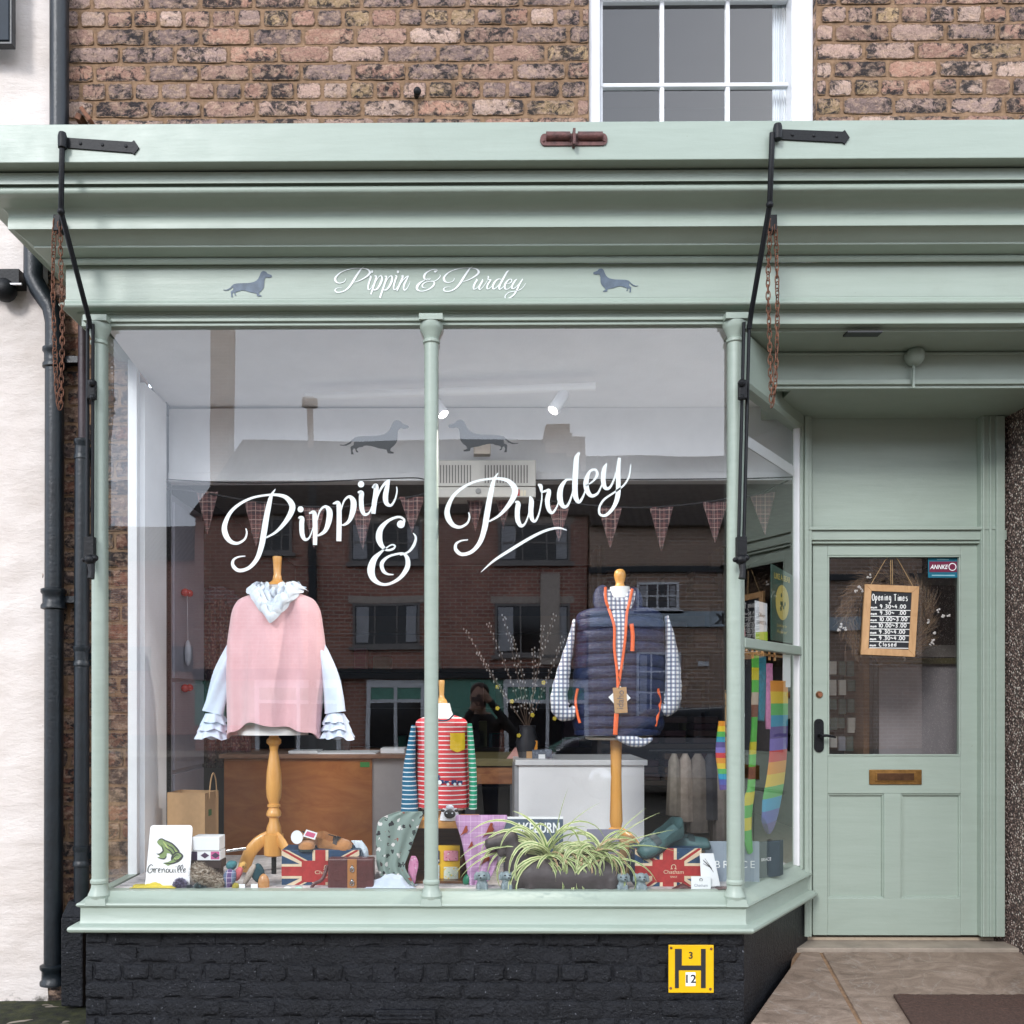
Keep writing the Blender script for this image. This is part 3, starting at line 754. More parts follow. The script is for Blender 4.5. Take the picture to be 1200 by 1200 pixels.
def fitted(mb, strokes, dots, box, slope, slant, ws):
    allp = [(x, y + slope * x) for s in strokes for x, y, w in s]
    q = [(x - slant * y, y) for x, y in allp]
    x0, x1 = min(a for a, b in q), max(a for a, b in q); y0, y1 = min(b for a, b in q), max(b for a, b in q)
    def fn(x, y): return P(box[0] + (x - x0) / (x1 - x0) * (box[1] - box[0]), box[2] + (y - y0) / (y1 - y0) * (box[3] - box[2]), YF)
    for s in strokes: ribbon(mb, [(x - slant * (y + slope * x), y + slope * x, w * ws) for x, y, w in s], fn)
    for x, y, r in dots: disc(mb, x - slant * (y + slope * x), y + slope * x, r * ws, fn)
def fitword(mb, strokes, dots, ctr, box):
    """P first as its own box, the rest level along the baseline"""
    fitted(mb, strokes[:2], [], box[0], .10, .25, .82)
    fitted(mb, strokes[2:], dots, box[1], .42, .42, .82)
mb = MB()
st = [s for ss in PIP.values() for s in ss]; fitword(mb, st, PIPD, None, ((392.7, 433.5, 312.5, 342.5), (431.5, 480.5, 323, 349)))
fitted(mb, AMP, AMPD, (489, 516, 315.5, 341), 0, .25, .85)
st = [s for ss in PUR.values() for s in ss]; fitword(mb, st, [], None, ((520, 561, 312, 341.5), (555, 616, 317, 350)))
tag(mb.build('lettering', M['vinyl_white'], fas), 'small white script reading Pippin & Purdey')
mb = MB(); dog(mb, fd, 261.5, 319, 317.5, 348)
mb.build('dog_silhouette', M['slate_paint'], fas)
mb = MB(); dog(mb, fd, 695, 748, 314.5, 342.5, True)
mb.build('dog_silhouette', M['slate_paint'], fas)

# ---- ironwork on the front
def strap(px0, px1, py, dy, par):
    mb = MB(); Y = -.386
    pts = [(px0, py - 7), (px0 + (px1 - px0) * .9, py - 7 + dy), (px0 + (px1 - px0) * .93, py - 9 + dy), (px1, py + dy), (px0 + (px1 - px0) * .93, py + 8 + dy), (px0 + (px1 - px0) * .9, py + 6 + dy), (px0, py + 5)]
    mb.prism([P(x, y, Y) for x, y in pts], (0, .006, 0))
    for t in (.2, .5, .82): mb.ball(P(px0 + (px1 - px0) * t, py - 1 + dy * t, Y - .001), (.007, .003, .007), 10)
    mb.lathe(P(px0 - 2, py, Y).x, Y - .014, [(.017, P(px0, py + 8, Y).z), (.018, P(px0, py - 5, Y).z), (.014, P(px0, py - 10, Y).z)], 12)
    return mb.build('hinge_strap', M['black_iron'], par, bevel=.0015, smooth=40)
def arm(label, px0, px1, py, dy, rod, bar, X):
    t = thing('awning_arm', label, 'awning arm', P(X, 1045, -.05), 'iron awning arms on the shopfront')
    strap(px0, px1, py, dy, t)
    mb = MB(); mb.sweep([P(*r) for r in rod], .011, 10)
    mb.ball(P(*rod[1]), .015, 10); mb.build('rod', M['black_iron'], t, smooth=50)
    mb = MB(); (ax, ay), (bx, by) = bar
    for o in (-3.2, 3.0): mb.sweep([P(ax + o, ay, -.055), P(bx + o, by, -.055)], (.0075, .009), 8, V=(0, 1, 0))
    mb.build('slide_bar', M['black_iron'], t, smooth=50)
    mb = MB()
    mb.obox(P(ax + (2 if X < 500 else -5), 457, -.075), (.034, .03, .08)).ball(P(ax + (2 if X < 500 else -6), 449, -.09), .017, 10).ball(P(ax + (3 if X < 500 else -6), 466, -.085), .014, 10)
    mb.build('catch', M['black_iron'], t, bevel=.004)
    mb = MB()
    mb.obox(P(bx, by + 2, -.07), (.04, .035, .09)).ball(P(bx, by + 16, -.085), (.026, .022, .022), 12).ball(P(bx + 6, by + 14, -.09), .014, 10).ball(P(bx - 7, by + 16, -.09), .011, 10)
    mb.sweep([P(bx + 1, by + 18, -.08), P(bx + 2, by + 30, -.085), P(bx + 1, by + 38, -.09)], [.016, .013, .015], 10)
    mb.build('latch', M['black_iron'], t, smooth=50)
    return t
arm('black iron awning arm at the left end of the shopfront beside the first post', 77, 163, 168, 5, [(73, 163, -.40), (71.5, 248, -.39), (104.5, 375, -.075), (105, 385, -.06)], ((106, 380), (105.5, 640)), 106)
arm('black iron awning arm over the right window post next to the porch', 912, 996, 158, 3, [(905, 156, -.40), (902, 240, -.39), (880, 368, -.075), (878, 385, -.06)], ((875, 378), (868.5, 640)), 868)
mb = MB(); Y = -.386
pts = [P(638 + (5 * math.cos(a)), 163.5 + 7 * math.sin(a), Y) for a in [math.pi / 2 + k * math.pi / 8 for k in range(9)]] + [P(707 + (5 * math.cos(a)), 163 + 7 * math.sin(a), Y) for a in [-math.pi / 2 + k * math.pi / 8 for k in range(9)]]
mb.prism(pts, (0, .006, 0)); mb.sweep([P(640, 160, Y), P(668, 160, Y)], .018, 12).sweep([P(677, 160, Y), P(706, 160, Y)], .018, 12)
mb.obox(P(672.5, 162, Y - .012), (.010, .035, .06))
for x in (637, 668, 678, 708): mb.ball(P(x, 165, Y - .001), (.005, .003, .005), 8)
tag(mb.build('hinge', M['rusthinge'], shop, smooth=40), 'rusty red hinge at the middle of the pale canopy board')
def chain(label, path, n):
    t = catmull([tuple(P(*p)) for p in path], 40); L = [0]
    for a, b in zip(t, t[1:]): L.append(L[-1] + (Vector(b) - Vector(a)).length)
    mb = MB(); k = 0; step = .026; s = 0; par = rnd.random
    while s < L[-1]:
        while L[k + 1] < s: k += 1
        f = (s - L[k]) / (L[k + 1] - L[k] + 1e-9); p = Vector(t[k]).lerp(Vector(t[k + 1]), f); d = (Vector(t[k + 1]) - Vector(t[k])).normalized()
        u = Vector((1, 0, 0)) if int(round(s / step)) % 2 else Vector((0, 1, 0))
        ang = rnd.uniform(-.5, .5) + .5; u = (Matrix.Rotation(ang, 3, d) @ (u - d * u.dot(d))).normalized()
        lp = []
        for a in range(13):
            th = 2 * math.pi * a / 12; cx = math.cos(th); sy_ = math.sin(th)
            lp.append(p + d * (.0195 * (abs(cx) ** .8) * (1 if cx > 0 else -1)) + u * .0085 * sy_)
        mb.sweep(lp, .0024, 6, cap=False); s += step
    return solid('chain', label, 'chain', mb, M['rust'], group='rusty chains hanging from the canopy', smooth=60)
chain('rusty looped chain hanging from the left end of the cornice', [(64, 262, -.25), (62, 330, -.24), (64, 400, -.24), (67, 468, -.24), (71, 474, -.24), (72, 440, -.25), (73, 380, -.25), (70, 262, -.25)], 8)
chain('rusty looped chain hanging from the cornice above the porch corner', [(903, 262, -.25), (900, 330, -.24), (902, 400, -.24), (904, 465, -.24), (906, 470, -.24), (909, 440, -.25), (911, 360, -.25), (909, 262, -.25)], 8)
for px, w in ((66, 'left'), (907, 'right')):
    mb = MB().pbox(px - 4, px + 4, 251, 270, -.255, .045); 
    solid('chain_bracket', 'small black bracket holding the rusty chain at the %s of the cornice' % w, 'bracket', mb, M['black_iron'], group='chain brackets', bevel=.003)

# ---- pipes, neighbour, porch extras
def pipe(name, label, pts, r, collars, mat, extra=None):
    mb = MB(); mb.sweep(pts, r, 18)
    o = None
    t = thing(name, label, 'pipe', pts[-1])
    mb.build('pipe_barrel', mat, t, smooth=50)
    for c, w in collars:
        m2 = MB().lathe(c.x, c.y, [(w * .8, c.z - .05), (w, c.z - .045), (w, c.z - .03), (w * .86, c.z - .02), (w * .86, c.z + .02), (w, c.z + .03), (w, c.z + .045), (w * .8, c.z + .05)], 18)
        m2.box(c.x - .02, c.x + w + .05, c.y + .01, .45, c.z - .015, c.z + .015)
        m2.build('collar', mat, t, smooth=40)
    return t
M['pipe_black'] = plain('black_pipe_paint', (.006, .010, .014), .4, .0, .35, 15, .5, 50)
M['pipe_brown'] = plain('brown_pipe_paint', (.035, .020, .024), .45, 0, .3, 15, .4, 50)
PYp = .385
pipe('drainpipe', 'thick black cast iron downpipe between the white wall and the brickwork', [P(69.5, -120, PYp), P(69.5, 150, PYp), P(58, 215, PYp), P(39, 255, PYp), P(39, 325, PYp), P(46, 340, PYp), P(60, 360, PYp), P(64, 378, PYp), P(64, 420, PYp), P(63.5, 700, PYp), P(62.5, 1150, PYp)], .043, [(P(64, 420, PYp), .054), (P(63, 702, PYp), .058), (P(62.5, 1142, PYp), .06)], M['pipe_black'])
t = pipe('drainpipe', 'slimmer black downpipe close beside the first shopfront post', [P(96.5, 524, .37), P(96, 700, .37), P(95.5, 1060, .37)], .034, [(P(96.5, 527, .37), .038), (P(96, 769, .37), .039), (P(95.5, 1003, .37), .039)], M['pipe_black'])
pipe('drainpipe', 'purplish brown narrow pipe entering the top of the slim black downpipe', [P(97.5, 230, .37), P(97.5, 526, .37)], .023, [], M['pipe_brown'])
mb = MB(); mb.pbox(71, 97, 1075, 1180, .30, .14); mb.prism([P(71, 1075, .30), P(97, 1075, .30), P(97, 1060, .34), P(80, 1055, .34)], (0, .1, 0))
solid('drain_surround', 'chipped black block at the foot of the pipes beside the riser', 'drain block', mb, M['black_masonry'], bevel=.008)
nb = thing('neighbour_building', 'white painted rough masonry wall of the building next door', 'building', (-2.6, .44, -.05))
xr = P(56, 700, .44).x
mb = MB(); nx_, nz_ = 40, 190; x0 = -3.4
for j in range(nz_ + 1):
    for i in range(nx_ + 1):
        z = -.06 + 5.5 * j / nz_; x = x0 + (xr + (.02 if z > 3.5 else 0) - x0) * i / nx_
        cz = abs(((z / .086) % 1) - .5) * 2
        d = .008 * noise.noise(Vector((x * 5, z * 9, 0))) + .005 * noise.noise(Vector((x * 18, z * 30, 4))) - .0035 * max(0, cz - .75) * 4
        mb.v.append(Vector((x, .44 - d, z)))
for j in range(nz_):
    for i in range(nx_): a = j * (nx_ + 1) + i; mb.f.append([a, a + 1, a + nx_ + 2, a + nx_ + 1]); mb.m.append(0)
mb.build('wall', M['white_masonry'], nb, smooth=60)
MB().box(x0, xr - .003, .452, 1.2, -.06, 5.44).build('wall_core', M['white_masonry'], nb)
mb = MB(); mb.pbox(-40, 14, -40, 52, .33, .04); mb.pbox(-36, 10, -36, 47, .322, .01, 1)
solid('wall_sign', 'corner of a dark framed board on the white wall at the top left', 'sign', mb, [M['pipe_black'], plain('blue_black', (.012, .02, .03), .7)], bevel=.003)
mb = MB(); mb.pbox(-30, 22, 315, 333, .36, .08); mb.ball(P(6, 340, .38), (.055, .05, .055), 14); mb.pbox(-30, 25, 331.5, 333.5, .35, .01, 1)
solid('cable_box', 'black junction bracket with a white cable on the white wall', 'cable box', mb, [M['black_iron'], M['white_gloss']], smooth=40)
mb = MB().box(2.668, 3.4, -.10, .80, -.05, 2.835).box(2.63, 3.4, .775, .81, .1, 2.831)
pb_ = solid('porch_pier', 'pebble dashed pier at the right side of the doorway', 'pier', mb, M['pebble'])
lamp = thing('porch_light', 'small round painted lamp fixed to the porch beam above the door', 'lamp', P(1070, 440, .29))
c_ = P(1070.5, 419, .275)
MB().lathe_ax(c_, (0, -1, 0), [(.042, 0), (.042, .012), (.040, .03), (.033, .045), (.018, .055), (.004, .058)], 24).build('lamp_shade', M['mint'], lamp, smooth=50)
mb = MB(); mb.sweep([P(1070.5, 428, .265), P(1070.5, 455, .265)], .007, 8).sweep([P(918, 404, .268), P(1062, 404, .268), P(1069, 408, .268), P(1070, 416, .268)], .006, 8)
for x in (925, 970, 1015, 1050): mb.pbox(x, x + 3, 401, 408, .262, .02)
mb.build('conduit', M['mint'], lamp, smooth=50)
# doormat
mb = MB(); a = [(1.868, .195), (2.60, .195), (2.60, -.36), (1.815, -.36)]
n_ = 60
for j in range(n_ + 1):
    for i in range(n_ + 1):
        y = .195 - .5 * j / n_; x = 1.868 - .05 * j / n_ + (.74) * i / n_
        mb.v.append(Vector((x, y, gz(y) + .012 + .0035 * rnd.random())))
for j in range(n_):
    for i in range(n_): q = j * (n_ + 1) + i; mb.f.append([q, q + 1, q + n_ + 2, q + n_ + 1]); mb.m.append(0)
mb.prism([(1.867, .196, gz(.196) + .012), (2.609, .196, gz(.196) + .012), (2.559, -.306, gz(-.306) + .012), (1.817, -.306, gz(-.306) + .012)], (0, 0, -.012))
solid('doormat', 'dark brown coir mat lying on the stone step before the door', 'doormat', mb, plain('brown_coir', (.065, .035, .025), .95, 0, .4, 120, .9, 400))
# hydrant sign
hs = thing('hydrant_sign', 'yellow hydrant plate with a black H screwed to the black brick', 'sign', P(810, 1163, -.012))
mb = MB(); mb.pbox(783.5, 836.5, 1107.5, 1163.5, -.016, .006); mb.build('plate', plain('yellow_enamel', (.80, .46, .004), .35, 0, .06, 14), hs, bevel=.002)
mb = MB(); mb.pbox(791, 795.5, 1112, 1158, -.0178, .001).pbox(821.5, 827, 1112, 1158, -.0178, .001).pbox(795.5, 821.5, 1131.5, 1137, -.0178, .001)
mb.pbox(795.5, 799, 1112, 1131.5, -.0178, .001)
mb.build('hydrant_letter', M['ink'], hs)
mb = MB(); mb.pbox(803.5, 815, 1139.5, 1155.5, -.0178, .001); mb.build('number_patch', M['sign_white'], hs)
textmesh('3', .030, P(809.5, 1119.5, -.0182), M['ink'], 'number', hs, bold=.02)
textmesh('1', .036, P(805, 1147, -.0188), M['ink'], 'number', hs, bold=.02); textmesh('2', .036, P(812.5, 1147, -.0188), M['ink'], 'number', hs, bold=.02)
for x, y in ((786.5, 1111), (833.5, 1112), (786, 1158), (832.5, 1159)): MB().ball(P(x, y, -.017), (.006, .004, .006), 8).build('screw', M['rust'], hs)
# ================================================================== WINDOW DISPLAY
ZS = .585
def PS(px, py, Y): return P(px, py, Y)
def ell(cx, cy, z, rx, ry, n=32, fold=0, k=9, ph=0, zfn=None, pw=2.0):
    r = []
    for j in range(n):
        th = 2 * math.pi * j / n; c, s = math.cos(th), math.sin(th)
        f = 1 + fold * math.sin(k * th + ph)
        x = math.copysign(abs(c) ** (2 / pw), c) * rx * f; y = math.copysign(abs(s) ** (2 / pw), s) * ry * f
        r.append((cx + x, cy + y, z + (zfn(c, s) if zfn else 0)))
    return r
def rings_px(rows, Y, depth, n=40, pw=2.2, fold=None, k=9, ph=0, last=None):
    """rows (py, x0, x1[, depth]) silhouette -> rings"""
    out = []
    for i, r in enumerate(rows):
        a = P(r[1], r[0], Y); b = P(r[2], r[0], Y); d = r[3] if len(r) > 3 else depth
        fo = fold[i] if fold else 0
        out.append(ell((a.x + b.x) / 2, Y, a.z, (b.x - a.x) / 2, d, n, fo, k, ph, last if (last and i >= len(rows) - 2) else None, pw))
    return out
def dens(rows, m=4):
    return catmull([tuple(r) for r in rows], m)

# ---------------- mannequin with pink jumper
Ym = .42
def leg_stand(t, px, prof, legs, Y, mat, cone=None):
    mb = MB(); c = P(px, 900, Y)
    mb.lathe(c.x, Y, [(r / 247, PZ(py, Y)) for py, r in prof], 28); mb.build('stand_pole', mat, t, smooth=35)
    for dx, dy, top in legs:
        mb = MB(); z0 = PZ(top, Y); pts = []
        for i in range(9):
            q = i / 8; a = q * math.pi / 2
            pts.append((c.x + dx * math.sin(a) , Y + dy * math.sin(a), z0 - (z0 - ZS - .012) * (1 - math.cos(a)) ** .9))
        mb.sweep(pts, [(.030, .011)] * 8 + [(.022, .011)], 12, V=Vector((dy, -dx, 0)).normalized())
        mb.build('leg', mat, t, smooth=50)
m1 = thing('mannequin', 'dressmaker bust with turned beech neck and stand under the pink jumper', 'mannequin', P(321, 1023, Ym), 'shop mannequins in the window')
leg_stand(m1, 321, [(858, 5), (864, 5.5), (867, 8.5), (871, 8.5), (874, 5.5), (880, 4.6), (888, 6), (905, 8.5), (922, 9.3), (934, 8.4), (940, 6.2), (942, 6), (943, 7.6), (945.5, 7.6), (946.5, 5.8), (950, 7.6), (953, 8.8), (956, 8.6), (958.5, 5.6), (962, 5.6), (970, 8.5), (977, 9), (978, 11.5), (1002, 11.5), (1003.5, 9)],
          [(-.135, -.02, 980), (.10, -.10, 980), (.03, .14, 980)], Ym, M['pine'])
mb = MB(); mb.lathe(P(321, 900, Ym).x, Ym, [(.012, PZ(1003, Ym)), (.012, ZS)], 10); mb.build('steel_rod', M['black_iron'], m1, smooth=40)
mb = MB(); mb.lathe(P(325, 900, Ym).x, Ym, [(r / 247, PZ(y, Ym)) for y, r in [(652, 5.2), (653, 5.4), (660, 4.8), (673, 4.2), (675, 5), (679, 5.2), (681, 7), (684, 11.5), (686, 13)]][::-1], 24)
mb.build('neck_cap', M['pine'], m1, smooth=40)
mb = MB().loft(rings_px(dens([(686, 313, 338, .05), (700, 309, 341, .055), (712, 300, 350, .07), (735, 285, 362, .10), (800, 282, 366, .115), (840, 280, 362, .11), (861, 279, 361, .11)]), Ym, .1))
mb.build('torso', M['white_jersey'], m1, smooth=60)
nt = NT('pink_fine_knit'); z = nt.xyz(); kn = nt.noise(500, 2); rib = nt.math('SINE', nt.math('MULTIPLY', z[2], 900))
nt.base(nt.ramp(nt.noise(9, 4), [(.3, (.70, .40, .43)), (.7, (.77, .47, .50))])); nt.b.inputs['Roughness'].default_value = .95; nt.b.inputs['Sheen Weight'].default_value = .4
nt.bump(nt.math('ADD', nt.math('ADD', nt.math('MULTIPLY', rib, .1), kn), nt.math('MULTIPLY', nt.noise(7, 3, .5, scaled(nt, (2.2, 1, .5)), .6), 6)), .45, .004); M['pink'] = nt.m
rows = dens([(690, 311, 341, .058), (695, 301, 350, .07), (701, 284, 365, .085), (707, 277, 371, .10), (717, 272.5, 375.5, .115), (732, 270, 378, .125), (760, 266.5, 381.5, .14), (790, 266, 382.5, .145), (830, 267, 377, .15), (852, 268, 375, .155)], 4)
n_ = 96; rgs = []
for i, r in enumerate(rows):
    t = i / (len(rows) - 1); a = P(r[1], r[0], Ym); b = P(r[2], r[0], Ym); cx = (a.x + b.x) / 2; rx = (b.x - a.x) / 2; ring = []
    for j in range(n_):
        th = 2 * math.pi * j / n_; c, s = math.cos(th), math.sin(th)
        f = 1 + ((.03 + .15 * t) * math.sin(7 * th + .6 + .8 * t) + .045 * t * math.sin(13 * th + 2)) * (abs(s) ** .5)
        x = math.copysign(abs(c) ** .88, c) * rx; y = math.copysign(abs(s) ** .88, s) * r[3] * f
        z = a.z
        if i > len(rows) - 6: 
            q = (i - (len(rows) - 6)) / 5
            z += q * (.022 * math.exp(-((c + .25) / .35) ** 2) - .05 * abs(c) ** 3 + .006 * math.sin(9 * th))
        if i <= 7 and s < 0:
            q = 1 - i / 8; z -= q * .085 * max(0, 1 - abs(c) / .95) ** 1
        ring.append((cx + x, Ym + y, z))
    rgs.append(ring)
mb = MB().loft(rgs, cap=False)
pk = mb.build('jumper', M['pink'], parent=None, smooth=80); sm = pk.modifiers.new('t', 'SOLIDIFY'); sm.thickness = .004; sm.offset = -1
hem = MB(); l = rgs[-1]
hem.loft([[Vector(p) + Vector((0, 0, .028)) + (Vector(p) - Vector((P(321, 1, Ym).x, Ym, p[2]))).normalized() * .0035 for p in l], [Vector(p) + (Vector(p) - Vector((P(321, 1, Ym).x, Ym, p[2]))).normalized() * .004 for p in l]], cap=False)
tag(pk, 'loose pale pink knitted jumper with a V neck on the left mannequin', 'jumper')
BASE[pk.name] = BASE[pk.name]; hem.build('ribbed_hem', M['pink'], pk, smooth=60)
# white blouse sleeves
bl = thing('blouse', 'white blouse with frilled cuffs showing under the pink jumper', 'blouse', P(321, 800, Ym))
for sg, pts, ru in ((-1, [(284, 735, 4), (273, 762, 8), (263, 790, 12), (255, 815, 12), (250, 835, 13)], (251, 836)), (1, [(366, 738, 4), (376, 765, 8), (385, 793, 11), (390, 815, 12), (393, 835, 13)], (393, 836))):
    mb = MB(); c = catmull(pts, 5)
    mb.sweep([P(x, y, Ym - .002) for x, y, w in c], [(w / 247, .05) for x, y, w in c], 48, V=(0, 1, 0), fold=(.13, 4)); M.setdefault('blouse', plain('pale_blue_cotton_blouse', (.64, .72, .86), .9, 0, .05, 20, .6, 30, .3)); mb.build('sleeve', M['blouse'], bl, smooth=70)
    mb = MB()
    for k, (dy, w, fl_) in enumerate(((0, 13, .02), (9, 16, .028), (18, 18, .034))):
        rg = []
        for q in range(4):
            t = q / 3; ring = []
            for j in range(72):
                th = 2 * math.pi * j / 72; c_, s_ = math.cos(th), math.sin(th)
                wob = 1 + t * .13 * math.sin(8 * th + k * 2 + sg) + t * .04 * math.sin(13 * th)
                o = P(ru[0] - 0 + sg * (dy * .16), ru[1] + dy + t * 11, Ym - .002)
                rx = (w - 3 + t * 4) / 247 * wob
                ring.append((o.x + rx * c_, o.y + (.045 + .02 * t) * s_ * wob, o.z + t * .006 * math.sin(5 * th + k) + t * .006 * math.sin(3 * th) - .02 * t * 0))
            rg.append(ring)
        mb.loft(rg, cap=False)
    mb.build('frilled_cuff', M['blouse'], bl, smooth=80)
# ruffled scarf
mb = MB(); cx = P(325, 700, Ym).x; z0_ = PZ(690, Ym); rs = random.Random(3)
for k, (w, dr, bk) in enumerate(((.060, .050, .045), (.082, .085, .055), (.100, .115, .06), (.116, .140, .065), (.108, .155, .06), (.122, .110, .065), (.094, .130, .06))):
    rg = []; ph = k * 1.7; N_ = 130
    for q in range(7):
        t = q / 6 - .5; ring = []
        for j in range(N_):
            th = 2 * math.pi * j / N_; c_, s_ = math.cos(th), math.sin(th); fr = max(0, -s_)
            V_ = fr * (1 - abs(c_)) ** .55
            wv = math.sin(9 * th + ph) * .010 + math.sin(15 * th + ph * 2) * .003
            x = cx + (w + t * .035 + wv * (.5 + abs(t) * 2) * .6) * c_
            y = Ym + (bk * s_ if s_ > 0 else -(.075 + dr * .62) * fr ** .8) + (wv + t * t * .05) * (1 if s_ > 0 else -1) * -1
            z = z0_ + .012 - .006 * k * 0 - dr * V_ - t * .050 * (.5 + .5 * fr) + .012 * math.sin(7 * th + ph * 1.3) * (.3 + abs(t))
            ring.append((x, y, z))
        rg.append(ring)
    mb.loft(rg, cap=False)
nt = NT('pale_blue_white_gauze'); nt.base((.72, .80, .88)); nt.b.inputs['Roughness'].default_value = .9; nt.bump(nt.noise(70, 4, .7, dist=1), .6, .006); M['gauze'] = nt.m
solid('ruffled_scarf', 'pale blue white ruffled scarf round the neck of the left mannequin', 'scarf', mb, M['gauze'], smooth=85)

# ---------------- mannequin with quilted gilet
Yg = .42
m3 = thing('mannequin', 'bust with a round knob top and tapered pole under the navy gilet', 'mannequin', P(722, 1023, Yg), 'shop mannequins in the window')
leg_stand(m3, 722, [(866, 7), (880, 6.6), (910, 6.2), (940, 6.8), (962, 7.6), (969, 6.2), (971, 8), (974, 8), (975, 7), (1004, 7), (1006, 5)], [(.115, -.07, 975), (-.11, -.05, 975), (.0, .13, 975)], Yg, M['pine'])
mb = MB(); mb.lathe(P(726.5, 700, Yg).x, Yg, [(r / 247, PZ(y, Yg)) for y, r in [(667, 1), (667.5, 3.5), (670, 6), (674.5, 7), (679, 6.2), (683, 4.8), (686, 5.2), (688, 7.5), (690, 9)]][::-1], 24); mb.build('neck_cap', M['pine'], m3, smooth=50)
mb = MB().loft(rings_px(dens([(688, 715, 738, .045), (702, 713, 739, .05), (714, 700, 752, .06), (730, 685, 768, .08), (800, 685, 768, .09), (862, 686, 765, .1)]), Yg, .1)); mb.build('torso', M['white_jersey'], m3, smooth=60)
mb = MB().lathe(P(722, 866, Yg).x, Yg, [(.13, PZ(866.5, Yg)), (.145, PZ(865.5, Yg)), (.145, PZ(863.5, Yg)), (.10, PZ(862, Yg))], 30, sy=.75); mb.build('base_disc', plain('cream_disc', (.62, .56, .46), .7), m3, smooth=40)
nt = NT('navy_quilted_nylon'); nt.base(nt.ramp(nt.noise(30, 5, .6), [(.3, (.007, .012, .042)), (.7, (.018, .028, .080))])); nt.b.inputs['Roughness'].default_value = .38; nt.b.inputs['Sheen Weight'].default_value = .0
nt.bump(nt.noise(40, 5, .6, scaled(nt, (1, 1, 3)), .8), .6, .012); nt.b.inputs['Specular IOR Level'].default_value = .3; M['navy'] = nt.m
body = [(711, 706, 748, .075), (713, 693, 761, .085), (717, 681, 771, .10), (724, 675.5, 776, .11), (740, 673.5, 778, .12), (780, 672.5, 779, .125), (820, 671.5, 778, .13), (850, 672, 777, .135), (861, 674, 772, .13)]
cc_ = dens(body, 16); rg = []; qp = 14.3
def gil(py):
    for a, b in zip(cc_, cc_[1:]):
        if a[0] <= py <= b[0]:
            f = (py - a[0]) / (b[0] - a[0] + 1e-9); return [a[k] + (b[k] - a[k]) * f for k in range(4)]
    return list(cc_[-1] if py > cc_[-1][0] else cc_[0])
def bulge(py, c): 
    u = (py - 711 + 3.5 * (1 - c * c) - 2) / qp; return abs(math.sin(math.pi * u)) ** .55
rows_ = [711 + k * .75 for k in range(201)]
for py in rows_:
    r = gil(py); a = P(r[1], py, Yg); b = P(r[2], py, Yg); cx = (a.x + b.x) / 2; rx = (b.x - a.x) / 2; ring = []
    for j in range(80):
        th = 2 * math.pi * j / 80; c, s = math.cos(th), math.sin(th); g = 1 + .15 * (bulge(py, c) - .6) + .012 * noise.noise(Vector((c * 9, s * 9, py * .25)))
        ring.append((cx + math.copysign(abs(c) ** .86, c) * rx * (1 + .2 * (g - 1)), Yg + math.copysign(abs(s) ** .86, s) * r[3] * g, a.z))
    rg.append(ring)
gl_ = thing('gilet', 'navy quilted gilet with orange zip edges on the right mannequin', 'gilet', P(722, 862, Yg))
MB().loft(rg).build('quilted_body', M['navy'], gl_, smooth=75)
def gfront(px, py, off=.0):
    r = gil(max(py, 711)); a = P(r[1], py, Yg).x; b = P(r[2], py, Yg).x; x = P(px, py, Yg).x; c = ((x - (a + b) / 2) / ((b - a) / 2)); c = math.copysign(min(abs(c) ** (1 / .86), 1), c)
    y = Yg - (max(0, 1 - c * c) ** .43) * r[3] * 1.03
    return Vector((0, y - off, 0))
def on(px, py, off):
    y = gfront(px, py, off).y
    p = P(px, py, y); return p
M['orange'] = plain('orange_zip_tape', (.80, .13, .03), .6, 0, .1, 60, .4, 300)
# collar lobes standing at the neck
mb = MB()
for sg, pts in ((-1, [(721, 736, 4), (713, 722, 9), (708, 709, 12), (707, 696, 11), (711, 689, 6)]), (1, [(732, 734, 4), (739, 721, 8), (743, 708, 10), (742, 696, 9), (739, 689, 5)])):
    c = catmull(pts, 5); mb.sweep([P(x, y, Yg - .075 + .006 * i) for i, (x, y, w) in enumerate(c)], [(w / 247, .028) for x, y, w in c], 14, V=(0, 1, 0))
mb.build('collar', M['navy'], gl_, smooth=70)
shirt_rows = [(700, 713, 739), (712, 715, 736), (725, 719, 734), (745, 720, 733), (765, 722, 732), (785, 724, 730)]
shirt = check('blue_white_check_cotton', (.76, .77, .80), [(0, .020, .0085, 0, (.06, .09, .18), .75), (2, .020, .0085, 0, (.06, .09, .18), .75), (0, .020, .002, .012, (.3, .12, .1), .5)])
sh = thing('checked_shirt', 'blue and white checked shirt worn beneath the navy gilet', 'shirt', P(722, 862, Yg - .01))
mb = MB(); c = catmull(shirt_rows, 4)
rgA = [[on(x0 + (x1 - x0) * k / 6, y, .008 + .004 * math.sin(math.pi * k / 6)) for k in range(7)] for y, x0, x1 in c]
mb.loft(rgA, cap=False, closed=False); mb.build('shirt_front', shirt, sh, smooth=60)
mb = MB()
for pts in ([(711, 692, 4), (715, 704, 6), (722, 714, 7), (725, 722, 2)], [(741, 692, 4), (737, 704, 6), (730, 713, 7), (727, 722, 2)]):
    c = catmull(pts, 4); mb.sweep([P(x, y, Yg - .098) for x, y, w in c], [(w / 247, .006) for x, y, w in c], 10, V=(0, 1, 0))
mb.build('shirt_collar', shirt, sh, smooth=60)
